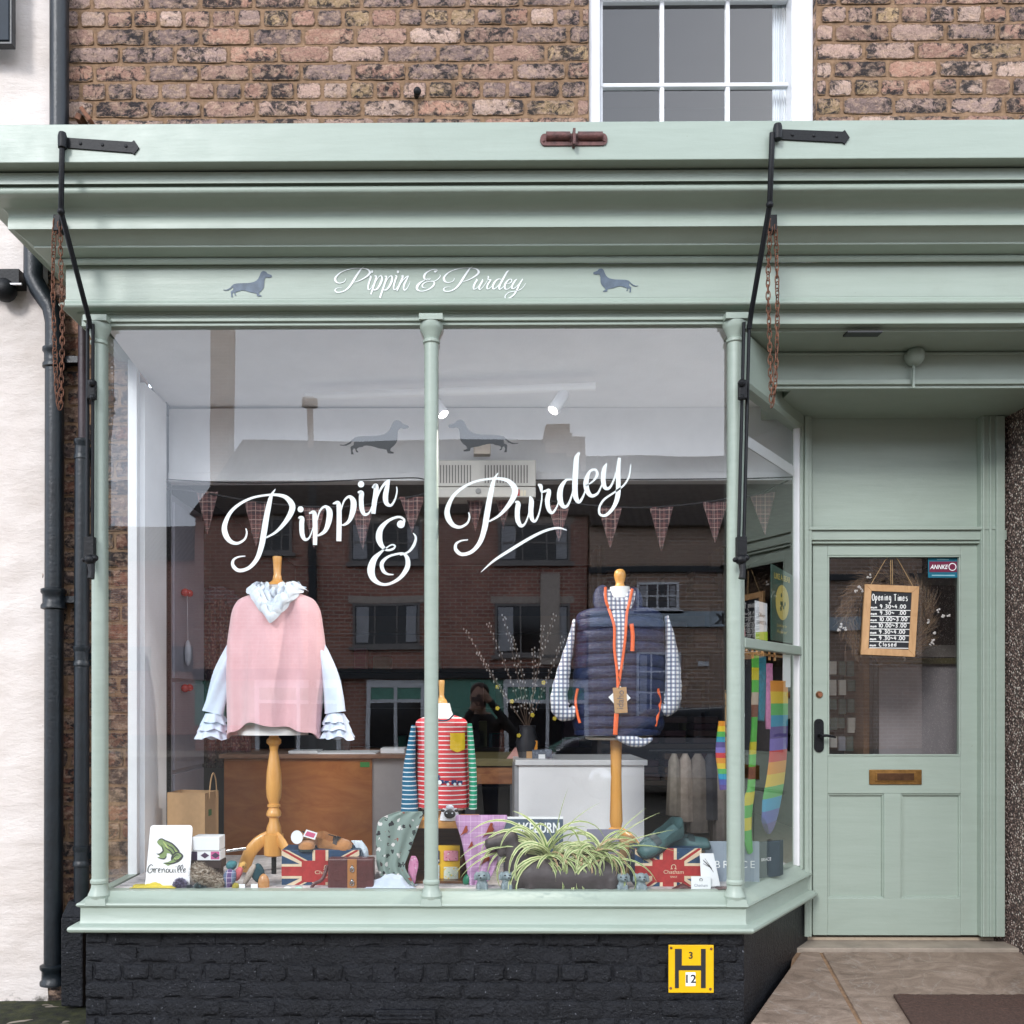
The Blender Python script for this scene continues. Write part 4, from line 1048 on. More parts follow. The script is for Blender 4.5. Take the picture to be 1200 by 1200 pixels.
for k, pts in enumerate(([(673, 726, 1.5), (669, 750, 4), (663, 775, 6.5), (658, 800, 9), (655, 820, 10), (659, 833, 11), (668, 836, 8), (675, 830, 5)], [(781, 722, 1.5), (785, 745, 5), (788, 775, 8), (789, 800, 9.5), (788, 818, 10), (783, 829, 10), (776, 830, 7), (772, 826, 4)])):
    c = catmull(pts, 5); mb = MB(); mb.sweep([P(x, y, Yg - .045) for x, y, w in c], [(w / 247 * (1 + .06 * math.sin(i * 1.7)), .036) for i, (x, y, w) in enumerate(c)], 20, V=(0, 1, 0)); mb.build('sleeve', shirt, sh, smooth=70)
mb = MB(); c = catmull([(722, 863, 3), (738, 867, 7), (752, 870, 5), (764, 866, 2)], 5); mb.sweep([P(x, y, Yg - .12) for x, y, w in c], [(w / 247, .02) for x, y, w in c], 12, V=(0, 1, 0)); mb.build('shirt_tail', shirt, sh, smooth=60)
mb = MB(); 
def tape(pts, off=.012, w=1.6):
    c = catmull(pts, 6); mb.sweep([on(x, y, off) if y > 712 else P(x, y, Yg - .105) for x, y in c], [(w / 247, .006)] * len(c), 8, V=(0, 1, 0))
tape([(709.5, 688), (710, 703), (715, 718), (720, 735), (720, 760), (723, 785), (724, 803)]); tape([(741, 690), (738, 705), (734.5, 720), (733, 745), (730, 770), (727, 790), (725.5, 803)])
tape([(740, 731), (741.5, 745), (741, 763)], .01, 2.3); tape([(724.5, 803), (724.5, 812)], .012, 2); tape([(722.5, 836), (721, 861)], .014, 2.6)
tape([(677, 807), (674.5, 822), (677, 838), (679.5, 847)], .014, 1.6); tape([(771, 807), (773.5, 822), (771, 838), (768, 851)], .014, 1.6)
mb.build('zip_edging', M['orange'], gl_, smooth=50)
# swing tag
M['kraft'] = plain('kraft_paper', (.42, .25, .12), .8, 0, .08, 30, .3, 200)
tg = thing('swing_tag', 'brown card swing tag hanging on the zip of the navy gilet', 'tag', P(726, 835, .24))
mb = MB(); Y = .262
mb.prism([P(713, 817, Y), P(727, 804, Y), P(739, 818, Y), P(725, 831, Y)], (0, .001, 0), 0); mb.build('white_tag', M['paper'], tg)
mb = MB(); mb.prism([P(718, 806, Y - .004), P(734, 805, Y - .004), P(735.5, 835, Y - .004), P(720.5, 836, Y - .004)], (0, .0015, 0)); mb.build('kraft_tag', M['kraft'], tg)
textmesh('idaho', .030, P(727, 820, Y - .0055), plain('grey_print', (.10, .10, .11)), 'tag_lettering', tg, rot=(90, -88, 0), width=.085)
mb = MB(); mb.sweep([P(725, 807, Y - .004), P(727, 800, Y - .004), P(725, 793, Y + .01)], .0015, 6); mb.build('string', M['ink'], tg)

# ---------------- shelf crate and child mannequin
Yc = .17
cr = thing('display_crate', 'varnished brown wooden crate on its side under the child mannequin', 'crate', P(512, 1037, Yc))
a, b = P(461, 963, Yc), P(562, 1037, Yc); wdk = wood('dark_varnished_wood', (.10, .035, .012), (.20, .08, .03), .35, (2, 6, 14), .2)
wtop = wood('orange_pine', (.50, .22, .06), (.66, .33, .10), .4, (3, 6, 10), .2)
MB().box(a.x, b.x, Yc, Yc + .30, a.z - .03, a.z).build('crate_top', wtop, cr, bevel=.003)
mb = MB().box(a.x, a.x + .015, Yc, Yc + .30, ZS, a.z - .03).box(b.x - .015, b.x, Yc, Yc + .30, ZS, a.z - .03).box(a.x + .015, b.x - .015, Yc + .285, Yc + .30, ZS, a.z - .03).box(a.x + .015, b.x - .015, Yc + .005, Yc + .285, ZS, ZS + .012)
mb.build('crate_body', wdk, cr, bevel=.002); ztop = a.z
Yk = .30
m2 = thing('mannequin', 'small child size bust with a beech neck peg behind the middle post', 'mannequin', P(517.5, 955, Yk), 'shop mannequins in the window')
mb = MB(); X = P(517.5, 810, Yk).x
mb.lathe(X, Yk, [(r / 255, PZ(y, Yk)) for y, r in [(797, 3.2), (798, 3.6), (806, 3.2), (814, 2.8), (818, 3.6), (820, 5.5), (823, 7), (825, 7)]][::-1], 22); mb.build('neck_cap', M['pine'], m2, smooth=50)
MB().loft(rings_px(dens([(824, 509, 527, .03), (835, 506, 530, .04), (842, 501, 534, .05), (850, 492, 545, .06), (900, 492, 545, .075), (948, 494, 546, .075)]), Yk, .07)).build('torso', M['white_jersey'], m2, smooth=60)
mb = MB().lathe(X, Yk, [(.10, ztop), (.10, ztop + .012), (.02, ztop + .02), (.018, PZ(948, Yk))], 24); mb.build('stand', M['pine'], m2, smooth=40)
st_red = stripes('red_white_stripe_jersey', (.80, .78, .76), (.62, .045, .055), .0205, .22)
st_blue = stripes('blue_white_stripe_jersey', (.74, .78, .80), (.01, .12, .22), .0205, .22)
st_grn = stripes('green_white_stripe_jersey', (.72, .78, .75), (.03, .30, .17), .0205, .22)
tp = thing('striped_top', 'childs red and white striped top with blue and green sleeves', 'top', P(517.5, 946, Yk - .01))
rows = dens([(838, 505, 531, .055), (840, 498, 538, .062), (844, 489, 546, .072), (852, 487, 548, .08), (880, 489, 548, .085), (915, 488.5, 549, .09), (945, 488, 550, .095)], 4)
rg = rings_px(rows, Yk, .08, 56, 2.3, fold=[.02 * i / len(rows) for i in range(len(rows))], k=8)
for ring in rg[:6]:
    for i, p in enumerate(ring):
        if p[1] < Yk: ring[i] = (p[0], p[1], p[2] - .012 * (1 - abs(p[0] - X) / .12) if abs(p[0] - X) < .12 else p[2])
MB().loft(rg, cap=False).build('jersey_body', st_red, tp, smooth=70)
mb = MB(); c = catmull([(484.5, 850, 2.5), (482, 875, 5), (479.5, 905, 7.5), (480, 930, 9), (480, 951, 10.3)], 5)
mb.sweep([P(x, y, Yk - .05) for x, y, w in c], [(w / 258, .03) for x, y, w in c], 18, V=(0, 1, 0)); mb.build('sleeve', st_blue, tp, smooth=60)
mb = MB(); c = catmull([(550, 848, 3), (552, 875, 4), (554, 905, 4.5), (554.5, 930, 4.6), (554, 948, 4.8)], 5)
mb.sweep([P(x, y, Yk - .05) for x, y, w in c], [(w / 258, .03) for x, y, w in c], 18, V=(0, 1, 0)); mb.build('sleeve', st_grn, tp, smooth=60)
def onk(px, py, off=.006):
    c = abs(px - 518) / 31; c = min(c, .98); return P(px, py, Yk - .088 * (1 - c ** 2.3) ** (1 / 2.3) - off)
mb = MB(); mb.loft([[onk(x, y) for x in (527.5 + k * 2.9 for k in range(7))] for y in (859, 864, 869, 874, 878)], cap=False, closed=False)
mb.loft([[onk(x, 878) for x in (527.5 + k * 2.9 for k in range(7))], [onk(534, 881)] * 3 + [onk(536, 881.5)] + [onk(538, 881)] * 3], cap=False, closed=False)
mb.build('pocket', plain('yellow_jersey', (.80, .52, .02), .9), tp)
fk = lambda x, y: onk(x, y, .009)
mb = MB(); 
for x0, x1, y0, y1 in ((511, 520, 914, 918), (521, 526, 915, 918), (529, 535, 914, 919), (536, 542, 915, 919), (512, 515, 908, 914)): mb.poly([fk(x0, y1), fk(x1, y1), fk(x1, y0), fk(x0, y0)])
mb.build('train_applique', plain('navy_applique', (.02, .05, .16), .9), tp)
f4 = lambda x, y: onk(x, y, .011)
for x in (515, 525, 533, 539): mb = MB(); disc(mb, x, 919 if x > 520 else 917, 1.7 if x > 520 else 2.6, f4); mb.build('wheel_applique', M['sign_white'], tp)
mb = MB(); mb.sweep([onk(x, y, .004) for x, y in catmull([(507, 838), (512, 843), (519, 844.5), (526, 843), (532, 837)], 5)], .0035, 8); mb.build('neckband', plain('navy_neckband', (.02, .03, .08), .9), tp, smooth=50)
# sheep toy and little white pots
mb = MB(); 
mb.loft([ell(P(527, 960, .21).x, .21, PZ(961 - k * 3.5, .21), (.048 - .004 * k), .03, 20) for k in range(5)])
sheep = thing('toy_sheep', 'small white toy sheep with a black face on the crate top', 'toy', P(527, 961, .21))
mb.build('body', M['white_cloth'], sheep, smooth=60)
mb = MB(); mb.ball(P(527, 954, .17), (.026, .010, .020), 14).ball(P(519, 950, .172), (.010, .006, .006), 8).ball(P(535, 950, .172), (.010, .006, .006), 8); mb.build('face', M['ink'], sheep, smooth=60)
mb = MB(); mb.ball(P(523.5, 953, .158), (.004, .002, .003), 8).ball(P(530, 953, .158), (.004, .002, .003), 8).ball(P(527, 946, .18), (.018, .012, .012), 12); mb.build('wool_and_eyes', M['white_cloth'], sheep, smooth=60)
# gift set in the crate
gs = thing('sock_gift_set', 'yellow gift card of folded childrens socks inside the crate', 'gift set', P(526, 1035, .24))
MB().pbox(509, 539, 991, 1036, .24, .02).build('backing_card', plain('yellow_card', (.75, .45, .02), .5), gs, bevel=.001)
sk = [(520, 537, 997, 1009, spots('pink_bear_sock', (.75, .30, .38), 70, [(.8, .75, .7), (.5, .1, .2)])), (520, 537, 1016, 1036, spots('cream_chick_sock', (.70, .74, .62), 70, [(.8, .6, .1), (.2, .5, .25)])), (510, 515, 997, 1012, spots('navy_spot_sock', (.03, .04, .12), 60, [(.8, .7, .6)])), (510, 515, 1014, 1034, spots('multi_sock', (.6, .7, .7), 60, [(.8, .2, .2), (.2, .4, .6)]))]
for x0, x1, y0, y1, m_ in sk: MB().pbox(x0, x1, y0, y1, .228, .011).build('folded_sock', m_, gs, bevel=.004)

# ---------------- cloths
def crumple(name, label, px, py, Y, w, d, h, mat, seed, cat='cloth'):
    c = P(px, py, Y); n_ = 44; mb = MB()
    for j in range(n_ + 1):
        for i in range(n_ + 1):
            u = i / n_ * 2 - 1; v = j / n_ * 2 - 1; r = math.hypot(u, v); q = Vector((u * 1.1 + seed, v * 1.1, seed))
            rd = (1 - abs(noise.noise(q)) * 2.2); r2 = (1 - abs(noise.noise(q * 2.3 + Vector((3, 1, 0)))) * 2)
            e = max(0, 1 - r ** 2.5 * .9); z = h * e * (.35 + .45 * max(rd, 0) + .14 * max(r2, 0)) + .003
            mb.v.append(Vector((c.x + w * u * (1 + .2 * noise.noise(q * .8)), c.y + d * v * (1 + .2 * noise.noise(q + Vector((9, 9, 9)))), max(ZS + .002, c.z + z - .004))))
    for j in range(n_):
        for i in range(n_): a = j * (n_ + 1) + i; mb.f.append([a, a + 1, a + n_ + 2, a + n_ + 1]); mb.m.append(0)
    o = mb.build(name, mat, smooth=70); md = o.modifiers.new('t', 'SOLIDIFY'); md.thickness = .002
    return tag(o, label, cat)
def cloth(name, label, cat, rows, mat, Y0, Y1, folds=3, amp=.012, ny=22, nx=18, seed=0, par=None):
    """rows (py, xl, xr) left/right edge of a hanging cloth"""
    c = catmull(rows, 5); rgs = []
    for j, (y, a, b) in enumerate(c):
        t = j / (len(c) - 1); r = []
        for i in range(nx + 1):
            u = i / nx; Y = Y0 + (Y1 - Y0) * t + amp * (.3 + t) * math.sin(folds * 2 * math.pi * u + seed + t * 1.5) + .004 * noise.noise(Vector((u * 6, t * 6, seed)))
            r.append(P(a + (b - a) * u, y, Y))
        rgs.append(r)
    mb = MB().loft(rgs, cap=False, closed=False)
    o = mb.build(name, mat, par, smooth=80); md = o.modifiers.new('thick', 'SOLIDIFY'); md.thickness = .003
    return tag(o, label, cat) if not par else o
duck = spots('grey_green_duck_print', (.20, .26, .235), 34, [(.015, .015, .02), (.65, .62, .60), (.02, .03, .03), (.05, .04, .04), (.25, .06, .04)], thr=.34)
cloth('duck_scarf', 'grey green scarf printed with ducks draped off the crate', 'scarf', [(951, 468, 497), (960, 446, 494), (975, 441, 488), (1000, 441, 479), (1015, 442, 474), (1028, 447, 480), (1038, 462, 486)], duck, .16, .10, 2.5, .010)
phe = check('lilac_tartan_wool', (.52, .30, .50), [(0, .05, .004, 0, (.7, .5, .68), .7), (2, .05, .004, 0, (.7, .5, .68), .7), (0, .05, .002, .02, (.35, .15, .35), .6), (2, .05, .002, .02, (.35, .15, .35), .6)])
ps = cloth('pheasant_scarf', 'lilac checked scarf with rust pheasants beside the crate', 'scarf', [(955, 535, 594), (962, 534, 594), (985, 541, 586), (1010, 546, 583), (1030, 549, 574), (1042, 552, 562)], phe, .155, .15, 2, .008, seed=2)
for (x, y, s_) in ((574, 972, 1), (570, 1006, .8), (545, 973, .7), (552, 990, .5), (580, 990, .5)):
    f5 = lambda u, v: P(x + u * s_, y + v * s_, .138)
    mb = MB(); mb.poly([f5(-9, 10), f5(-4, 3), f5(-1, -4), f5(1, -8), f5(4, -7), f5(3, -4), f5(5, 0), f5(3, 4), f5(-1, 5)])
    M.setdefault('rust_print', plain('rust_print', (.30, .07, .04), .9)); mb.build('pheasant', M['rust_print'], ps)
cloth('pink_scarf_end', 'soft pink patterned cloth end tucked behind the duck scarf', 'scarf', [(1003, 482, 487), (1012, 479, 490), (1025, 478, 488), (1036, 481, 486)], spots('pink_print', (.62, .25, .42), 70, [(.7, .5, .6), (.5, .15, .3)]), .14, .14, 1, .004)
crumple('white_cloth_heap', 'crumpled pale cloth heaped below the duck scarf', 458, 1042, .10, .11, .05, .075, plain('pale_blue_cotton', (.50, .56, .66), .9, 0, .06, 20, .4, 50), 2.3)
# ---------------- union jack boxes
MJ = [plain('flag_navy_print', (.015, .05, .11), .5, 0, .25, 30), plain('flag_cream_print', (.66, .52, .36), .5, 0, .12, 30), plain('flag_red_print', (.36, .025, .025), .5, 0, .2, 30)]
def flagbox(label, x0, x1, y0, y1, Y, d, skew=0):
    t = thing('gift_box', label, 'box', P((x0 + x1) / 2, y1, Y), 'union flag gift boxes in the window')
    a = P(x0, y1, Y); b = P(x1, y0, Y)
    MB().box(a.x, b.x, Y, Y + d, a.z, b.z).build('box_body', MJ[0], t, bevel=.002)
    W, H = b.x - a.x, b.z - a.z; mb = MB()
    def poly(pts, m, o): mb.poly([(a.x + W * u, Y - o, a.z + H * v) for u, v in pts], m)
    k = W / H; w = .20; r_ = .11
    for sx in (0, 1):
        for sy in (0, 1):
            X_ = lambda u: (1 - u) if sx else u
            Y_ = lambda v: (1 - v) if sy else v
            d_ = w / 2
            poly([(X_(0), Y_(0)), (X_(d_ / k * 1.4), Y_(0)), (X_(.5), Y_(.5 - d_ * .9)), (X_(.5), Y_(.5)), (X_(.5 - d_ / k * 1.2), Y_(.5)), (X_(0), Y_(d_ * 1.3))], 1, .0008)
            q = .03 if sx == sy else -.03; e = r_ / 2
            poly([(X_(.0), Y_(.01)), (X_(e / k * 1.3), Y_(0)), (X_(.5), Y_(.5 - e)), (X_(.5 - e / k), Y_(.5))], 2, .0012)
    poly([(0, .5 - .17), (1, .5 - .17), (1, .5 + .17), (0, .5 + .17)], 1, .0016); cw = .17 / k * 1.1
    poly([(.5 - cw, 0), (.5 + cw, 0), (.5 + cw, 1), (.5 - cw, 1)], 1, .0019)
    poly([(0, .5 - .11), (1, .5 - .11), (1, .5 + .11), (0, .5 + .11)], 2, .0022); cw = .11 / k * 1.1
    poly([(.5 - cw, 0), (.5 + cw, 0), (.5 + cw, 1), (.5 - cw, 1)], 2, .0025)
    poly([(.5 - .24, .5 - .25), (.5 + .24, .5 - .25), (.5 + .24, .5 + .25), (.5 - .24, .5 + .25)], 2, .0029)
    mb.build('flag_print', MJ, t)
    c = Vector((a.x + W * .58, Y - .0034, a.z + H * .5))
    textmesh('Chatham', .016, c + Vector((0, 0, -.004)), MJ[1], 'box_lettering', t, width=W * .30)
    textmesh('SINCE', .008, c + Vector((0, 0, -.026)), MJ[1], 'box_lettering', t)
    mb = MB(); mb.sweep([c + Vector((.010 * math.cos(q), 0, .018 + .010 * math.sin(q))) for q in [math.radians(-60 + 30 * i) for i in range(11)]], .0015, 6)
    mb.sweep([c + Vector((-.014, 0, .009)), c + Vector((-.005, 0, .009))], .0015, 6).sweep([c + Vector((.005, 0, .009)), c + Vector((.014, 0, .009))], .0015, 6); mb.build('box_emblem', MJ[1], t)
    return t
flagbox('union flag box at the left carrying the tan moccasin shoes', 330, 421, 996, 1046, .14, .16)
flagbox('union flag box at the right carrying the dark green loafers', 744, 822, 994, 1047, .12, .16)
# satchel
sa = thing('satchel', 'dark maroon leather satchel with a tan buckled strap', 'bag', P(410, 1047, .07))
lea = plain('maroon_leather', (.085, .022, .022), .4, 0, .2, 20, .6, 80, coat=.2)
mb = MB(); a, b = P(384, 1047, .075), P(438, 1006, .075); mb.box(a.x, b.x, .075, .135, a.z, b.z); mb.build('bag_body', lea, sa, bevel=.008)
mb = MB(); mb.pbox(407, 418, 1007, 1047, .070, .006); mb.build('strap', plain('tan_leather', (.36, .15, .05), .45, 0, .1, 30, .3, 90), sa, bevel=.002)
for y in (1019, 1035): mb = MB(); mb.sweep([P(412.5 + 2.3 * math.cos(q), y + 3 * math.sin(q), .066) for q in [i * math.pi / 6 for i in range(13)]], .002, 6).pbox(411.7, 413.3, y - 5, y + 1, .066, .003).build('buckle', M['chrome'], sa)
mb = MB(); mb.sweep(catmull([tuple(P(384, 1014, .10)), tuple(P(378, 1030, .09)), tuple(P(368, 1036, .08)), tuple(P(366, 1043, .08)), tuple(P(380, 1047, .08))], 6), (.008, .003), 8, V=(0, 1, 0)); mb.build('handle', lea, sa, smooth=50)

# ---------------- shoes
def shoe(name, label, c, ln, w, h, yaw, pitch, roll, mat, sole, collar, group, inner=None, lace=False):
    t = thing(name, label, 'shoe', c, group)
    Mx = Matrix.Translation(c) @ Matrix.Rotation(yaw, 4, 'Z') @ Matrix.Rotation(pitch, 4, 'Y') @ Matrix.Rotation(roll, 4, 'X')
    def wid(t_): return w * (.62 + .38 * math.sin(min(1, t_ / .30) * math.pi / 2)) * (1 - .16 * math.exp(-((t_ - .62) / .16) ** 2)) * (1 if t_ < .86 else math.cos((t_ - .86) / .14 * 1.15)) if t_ > .02 else w * .5
    def hei(t_): return h * (.50 + .12 * t_ + .38 * max(0, (t_ - .25) / .75) ** .8) if t_ > .1 else h * (.30 + 2 * t_)
    rg = []; so = []
    N_ = 22
    for i in range(N_ + 1):
        q = i / N_; W = wid(q); H = hei(q); x = (.5 - q) * ln; op = min(1, max(0, (q - .42) / .08)) * (1 if q < .93 else max(0, 1 - (q - .93) / .04))
        th_ = .14
        pts = [(-W, 0), (-W * 1.04, H * .35), (-W * .86, H * .75), (-W * (.5 + .28 * op), H * (.98)), (-W * (.3 + .33 * op), H * (1 - .75 * op)), (0, H * (1.03 - .82 * op)), (W * (.3 + .33 * op), H * (1 - .75 * op)), (W * (.5 + .28 * op), H * .98), (W * .86, H * .75), (W * 1.04, H * .35), (W, 0)]
        if q < .04: pts = [(a_ * .75, b_ * .55) for a_, b_ in pts]
        rg.append([Mx @ Vector((x, a_, b_ + h * .14)) for a_, b_ in pts])
        so.append([Mx @ Vector((x * 1.02, s_ * W * 1.07 * (.8 if q < .04 else 1), z_)) for s_, z_ in ((-1, 0), (-1.0, h * .15), (1, h * .15), (1, 0))])
    MB().loft(rg).build('upper', mat, t, smooth=50); MB().loft(so).build('sole', sole, t, smooth=30)
    mb = MB(); mb.loft([[Mx @ Vector(((.5 - q) * ln, s_ * wid(q) * .80, hei(q) * 1.02 + h * .14 + .004 * (1 - s_ * s_) + (h * .03 if abs(s_) < 1 else -h * .1))) for s_ in (-1, -.6, 0, .6, 1)] for q in (.30, .33, .36, .39, .42)], cap=False, closed=False); mb.build('saddle_strap', collar, t, smooth=50)
    if lace:
        mb = MB(); 
        for k in range(3): mb.sweep([Mx @ Vector((ln * (.16 - .05 * k), -w * .4, hei(.35) + h * .2)), Mx @ Vector((ln * (.14 - .05 * k), 0, hei(.35) + h * .32)), Mx @ Vector((ln * (.16 - .05 * k), w * .4, hei(.35) + h * .2))], .003, 6)
        mb.sweep([Mx @ Vector((ln * .1, 0, h * 1.0)), Mx @ Vector((ln * .02, -w * .6, h * 1.3)), Mx @ Vector((-ln * .08, -w * .2, h * 1.15))], .0025, 6)
        mb.build('laces', M['ink'], t, smooth=50)
    return t
M['teal_suede'] = plain('bottle_green_leather', (.055, .115, .12), .45, 0, .2, 30, .4, 150)
M['teal_dark'] = plain('bottle_green_trim', (.018, .035, .04), .5)
M['tan_suede'] = plain('tan_suede', (.38, .17, .06), .9, 0, .15, 40, .5, 200, .3)
zb1 = PZ(994, .14); 
shoe('loafer', 'dark green loafer propped up at the front of the right box', P(774, 987, .15), .235, .046, .070, R(200), R(27), R(-38), M['teal_suede'], M['teal_dark'], M['teal_dark'], 'green loafers on the flag box')
shoe('loafer', 'dark green loafer lying flat behind the propped one', P(801, 992, .235), .235, .042, .062, R(-6), R(0), R(16), M['teal_suede'], M['teal_dark'], M['teal_dark'], 'green loafers on the flag box')
shoe('moccasin', 'tan suede moccasin facing the glass on the left box', P(360, 995, .20), .16, .036, .062, R(-84), 0, 0, M['tan_suede'], M['teal_dark'], M['tan_suede'], 'tan moccasins on the flag box', lace=True)
shoe('moccasin', 'tan suede moccasin turned sideways with dark lining', P(393, 995, .20), .165, .038, .068, R(-24), R(2), R(24), M['tan_suede'], M['teal_dark'], plain('dark_lining', (.03, .02, .02), .6), 'tan moccasins on the flag box', lace=True)
mb = MB(); f = lambda x, y: P(x, y, .135); disc(mb, 348, 981, 7, f, ry=8); mb.poly([P(359, 972, .13), P(372, 976, .13), P(369, 984, .13), P(355, 980, .13)]); 
o = mb.build('price_tags', M['paper']); md = o.modifiers.new('t', 'SOLIDIFY'); md.thickness = .0012; tag(o, 'round and square white price tags tied to the tan moccasin', 'tag')
mb = MB(); mb.poly([P(360, 974, .1285), P(370, 977, .1285), P(367.5, 982, .1285), P(357, 979, .1285)]); mb.build('tag_print', plain('pink_print_ink', (.55, .1, .2)), o)
cloth('folded_liner', 'pale blue folded paper standing behind the left flag box', 'liner', [(985, 412, 424), (995, 418, 431), (1008, 424, 432)], M['gauze'], .20, .20, 1, .006)

# ---------------- left group
gr = thing('frog_sign', 'white metal sign with a green frog leaning at the far left', 'sign', P(196, 1040, .10))
Yr = .10
def slope(py): return Yr + (1040 - py) * .0009
fs = lambda x, y, o=0: P(x, y, slope(y) - o)
mb = MB(); rr = []
for cx_, cy_, a0 in ((180, 971, 180), (221.5, 971, 270), (218, 1037, 0), (174, 1037, 90)):
    for k in range(5): a = R(a0 + k * 22.5); rr.append(fs(cx_ + 4 * math.cos(a), cy_ + 4 * math.sin(a)))
mb.prism(rr, (0, .003, 0)); mb.build('sign_plate', plain('white_enamel', (.78, .78, .80), .35), gr)
FR = lambda u, v, o=.0015: fs(150 + u / 6.667, 900 + v / 6.667, o)
mb = MB()
body_ = [(228,572),(240,558),(262,549),(282,556),(300,572),(345,590),(380,620),(398,655),(425,672),(432,690),(420,715),(395,735),(350,748),(312,765),(272,742),(310,735),(340,720),(345,690),(330,670),(305,665),(300,690),(280,708),(255,712),(228,700),(250,690),(220,668),(250,668),(270,650),(262,620),(240,600),(228,585)]
mb.poly([FR(u, v) for u, v in body_], 0)
for pts in ([(240, 562, 3), (262, 552, 4), (290, 566, 5), (345, 592, 6), (390, 640, 7), (405, 670, 4)], [(262, 600, 2), (275, 640, 5), (270, 655, 6), (245, 672, 5), (222, 670, 2)], [(305, 600, 3), (345, 625, 5), (370, 660, 4)], [(338, 715, 3), (345, 690, 5), (370, 665, 5), (400, 660, 4), (425, 685, 6), (405, 715, 7), (350, 745, 5), (280, 742, 2)], [(352, 705, 3), (375, 680, 4), (395, 682, 3)], [(300, 690, 3), (280, 710, 5), (235, 702, 2)], [(290, 620, 3), (330, 650, 5), (352, 690, 4), (340, 720, 3)], [(360, 720, 3), (395, 715, 5), (418, 695, 4)]):
    ribbon(mb, pts, lambda u, v: FR(u, v, .0026), 1, scale=1.9)
for pts in ([(275, 575, 5), (300, 610, 10), (320, 640, 7)], [(320, 600, 4), (360, 640, 8), (380, 655, 4)], [(360, 700, 4), (380, 715, 7), (400, 700, 4)]): ribbon(mb, pts, lambda u, v: FR(u, v, .0019), 2)
mb.build('frog_picture', [plain('frog_green', (.16, .24, .07)), M['ink'], plain('frog_yellow_green', (.38, .46, .12))], gr)
# handwriting: Grenouille
mb = MB(); G = lambda u, v: FR(u, v, .002)
GS = [[(196,765,4),(180,754,5),(160,775,7),(155,805,7),(170,820,5),(188,805,5),(192,788,4),(172,790,4),(200,788,5),(198,815,4)],
 [(208,780,3),(212,800,6),(210,820,5)],[(210,800,3),(222,784,4),(232,786,5)],
 [(236,804,4),(250,795,5),(248,784,4),(238,792,5),(238,812,5),(254,815,3)],
 [(262,786,4),(266,802,6),(263,820,4)],[(265,800,3),(280,785,5),(284,800,6),(290,820,3)],
 [(312,786,4),(298,798,6),(302,816,5),(316,812,5),(318,796,4),(308,786,3)],
 [(328,786,4),(326,806,6),(338,818,4),(350,800,5),(352,786,4),(350,806,6),(360,818,3)],
 [(368,788,4),(368,806,6),(376,818,3)],[(372,774,5),(378,768,3)],
 [(386,806,4),(404,780,5),(402,758,4),(390,776,6),(390,810,5),(402,818,3)],
 [(410,806,4),(428,778,5),(424,756,4),(412,776,6),(412,810,5),(424,818,3)],
 [(432,804,4),(446,796,5),(446,784,4),(434,794,6),(436,814,5),(454,808,3)]]
for s_ in GS: ribbon(mb, s_, G)
mb.build('sign_lettering', M['ink'], gr)
mb = MB(); a_, b_ = P(225, 978, .16), P(262, 997, .16)
mb.box(a_.x, P(257, 980, .16).x, .16, .26, b_.z, P(225, 981, .16).z)
bx1 = solid('small_box', 'small white cardboard box stacked on the argyle sock box', 'box', mb, M['paper'], bevel=.002)
textmesh('gringham', .010, P(242, 988.5, .1585), plain('grey_print2', (.35, .35, .38)), 'box_lettering', bx1, width=.085) if False else None
mb = MB(); mb.pbox(224, 258, 997.5, 1008, .165, .09)
mb.pbox(224, 231, 998, 1008, .1635, .001, 2).pbox(247, 257, 998, 1007, .1635, .001, 3)
for x in (240, 252.5): mb.poly([P(x - 5, 1002.5, .1625), P(x, 1006, .1625), P(x + 5, 1002.5, .1625), P(x, 999, .1625)], 4)
solid('sock_box', 'pink and plum argyle patterned box beneath the small white box', 'box', mb, [M['paper'], M['ink'], plain('plum', (.04, .02, .06)), plain('pink_card', (.50, .10, .25)), plain('plum2', (.06, .03, .07))])
mb = MB(); mb.pbox(223, 259, 1008.5, 1018, .175, .09); mb.pbox(228, 256, 1018.2, 1036, .19, .09)
solid('shoe_box', 'dark brown box under the argyle box behind the fur hat', 'box', mb, plain('brown_box', (.035, .018, .016), .6), bevel=.002)
# kraft bag
kb = thing('paper_bag', 'open brown kraft paper carrier bag against the left wall', 'bag', P(225, 978, .55))
bz0, bz1 = ZS, PZ(930, .50)
pa = [(P(196, 930, .55).x, .55), (P(240, 930, .50).x, .50), (P(256, 930, .66).x, .66), (P(212, 930, .70).x, .70)]
mb = MB(); mb.loft([[(x, y, z) for x, y in pa] for z in (bz0, bz1)], cap=False); o = mb.build('bag_body', M['kraft'], kb); md = o.modifiers.new('t', 'SOLIDIFY'); md.thickness = .002
mb = MB(); mb.sweep(catmull([tuple(P(245, 936, .53)), tuple(P(247, 915, .53)), tuple(P(250, 906, .53)), tuple(P(253, 915, .56)), tuple(P(254, 934, .60))], 6), .0035, 8); mb.build('handle', M['kraft'], kb, smooth=50)
mb = MB(); mb.poly([P(243, 957, .535), P(248, 955, .56), P(248, 948, .56), P(243, 949, .535)]); mb.build('bag_stamp', plain('green_stamp', (.03, .10, .02)), kb)
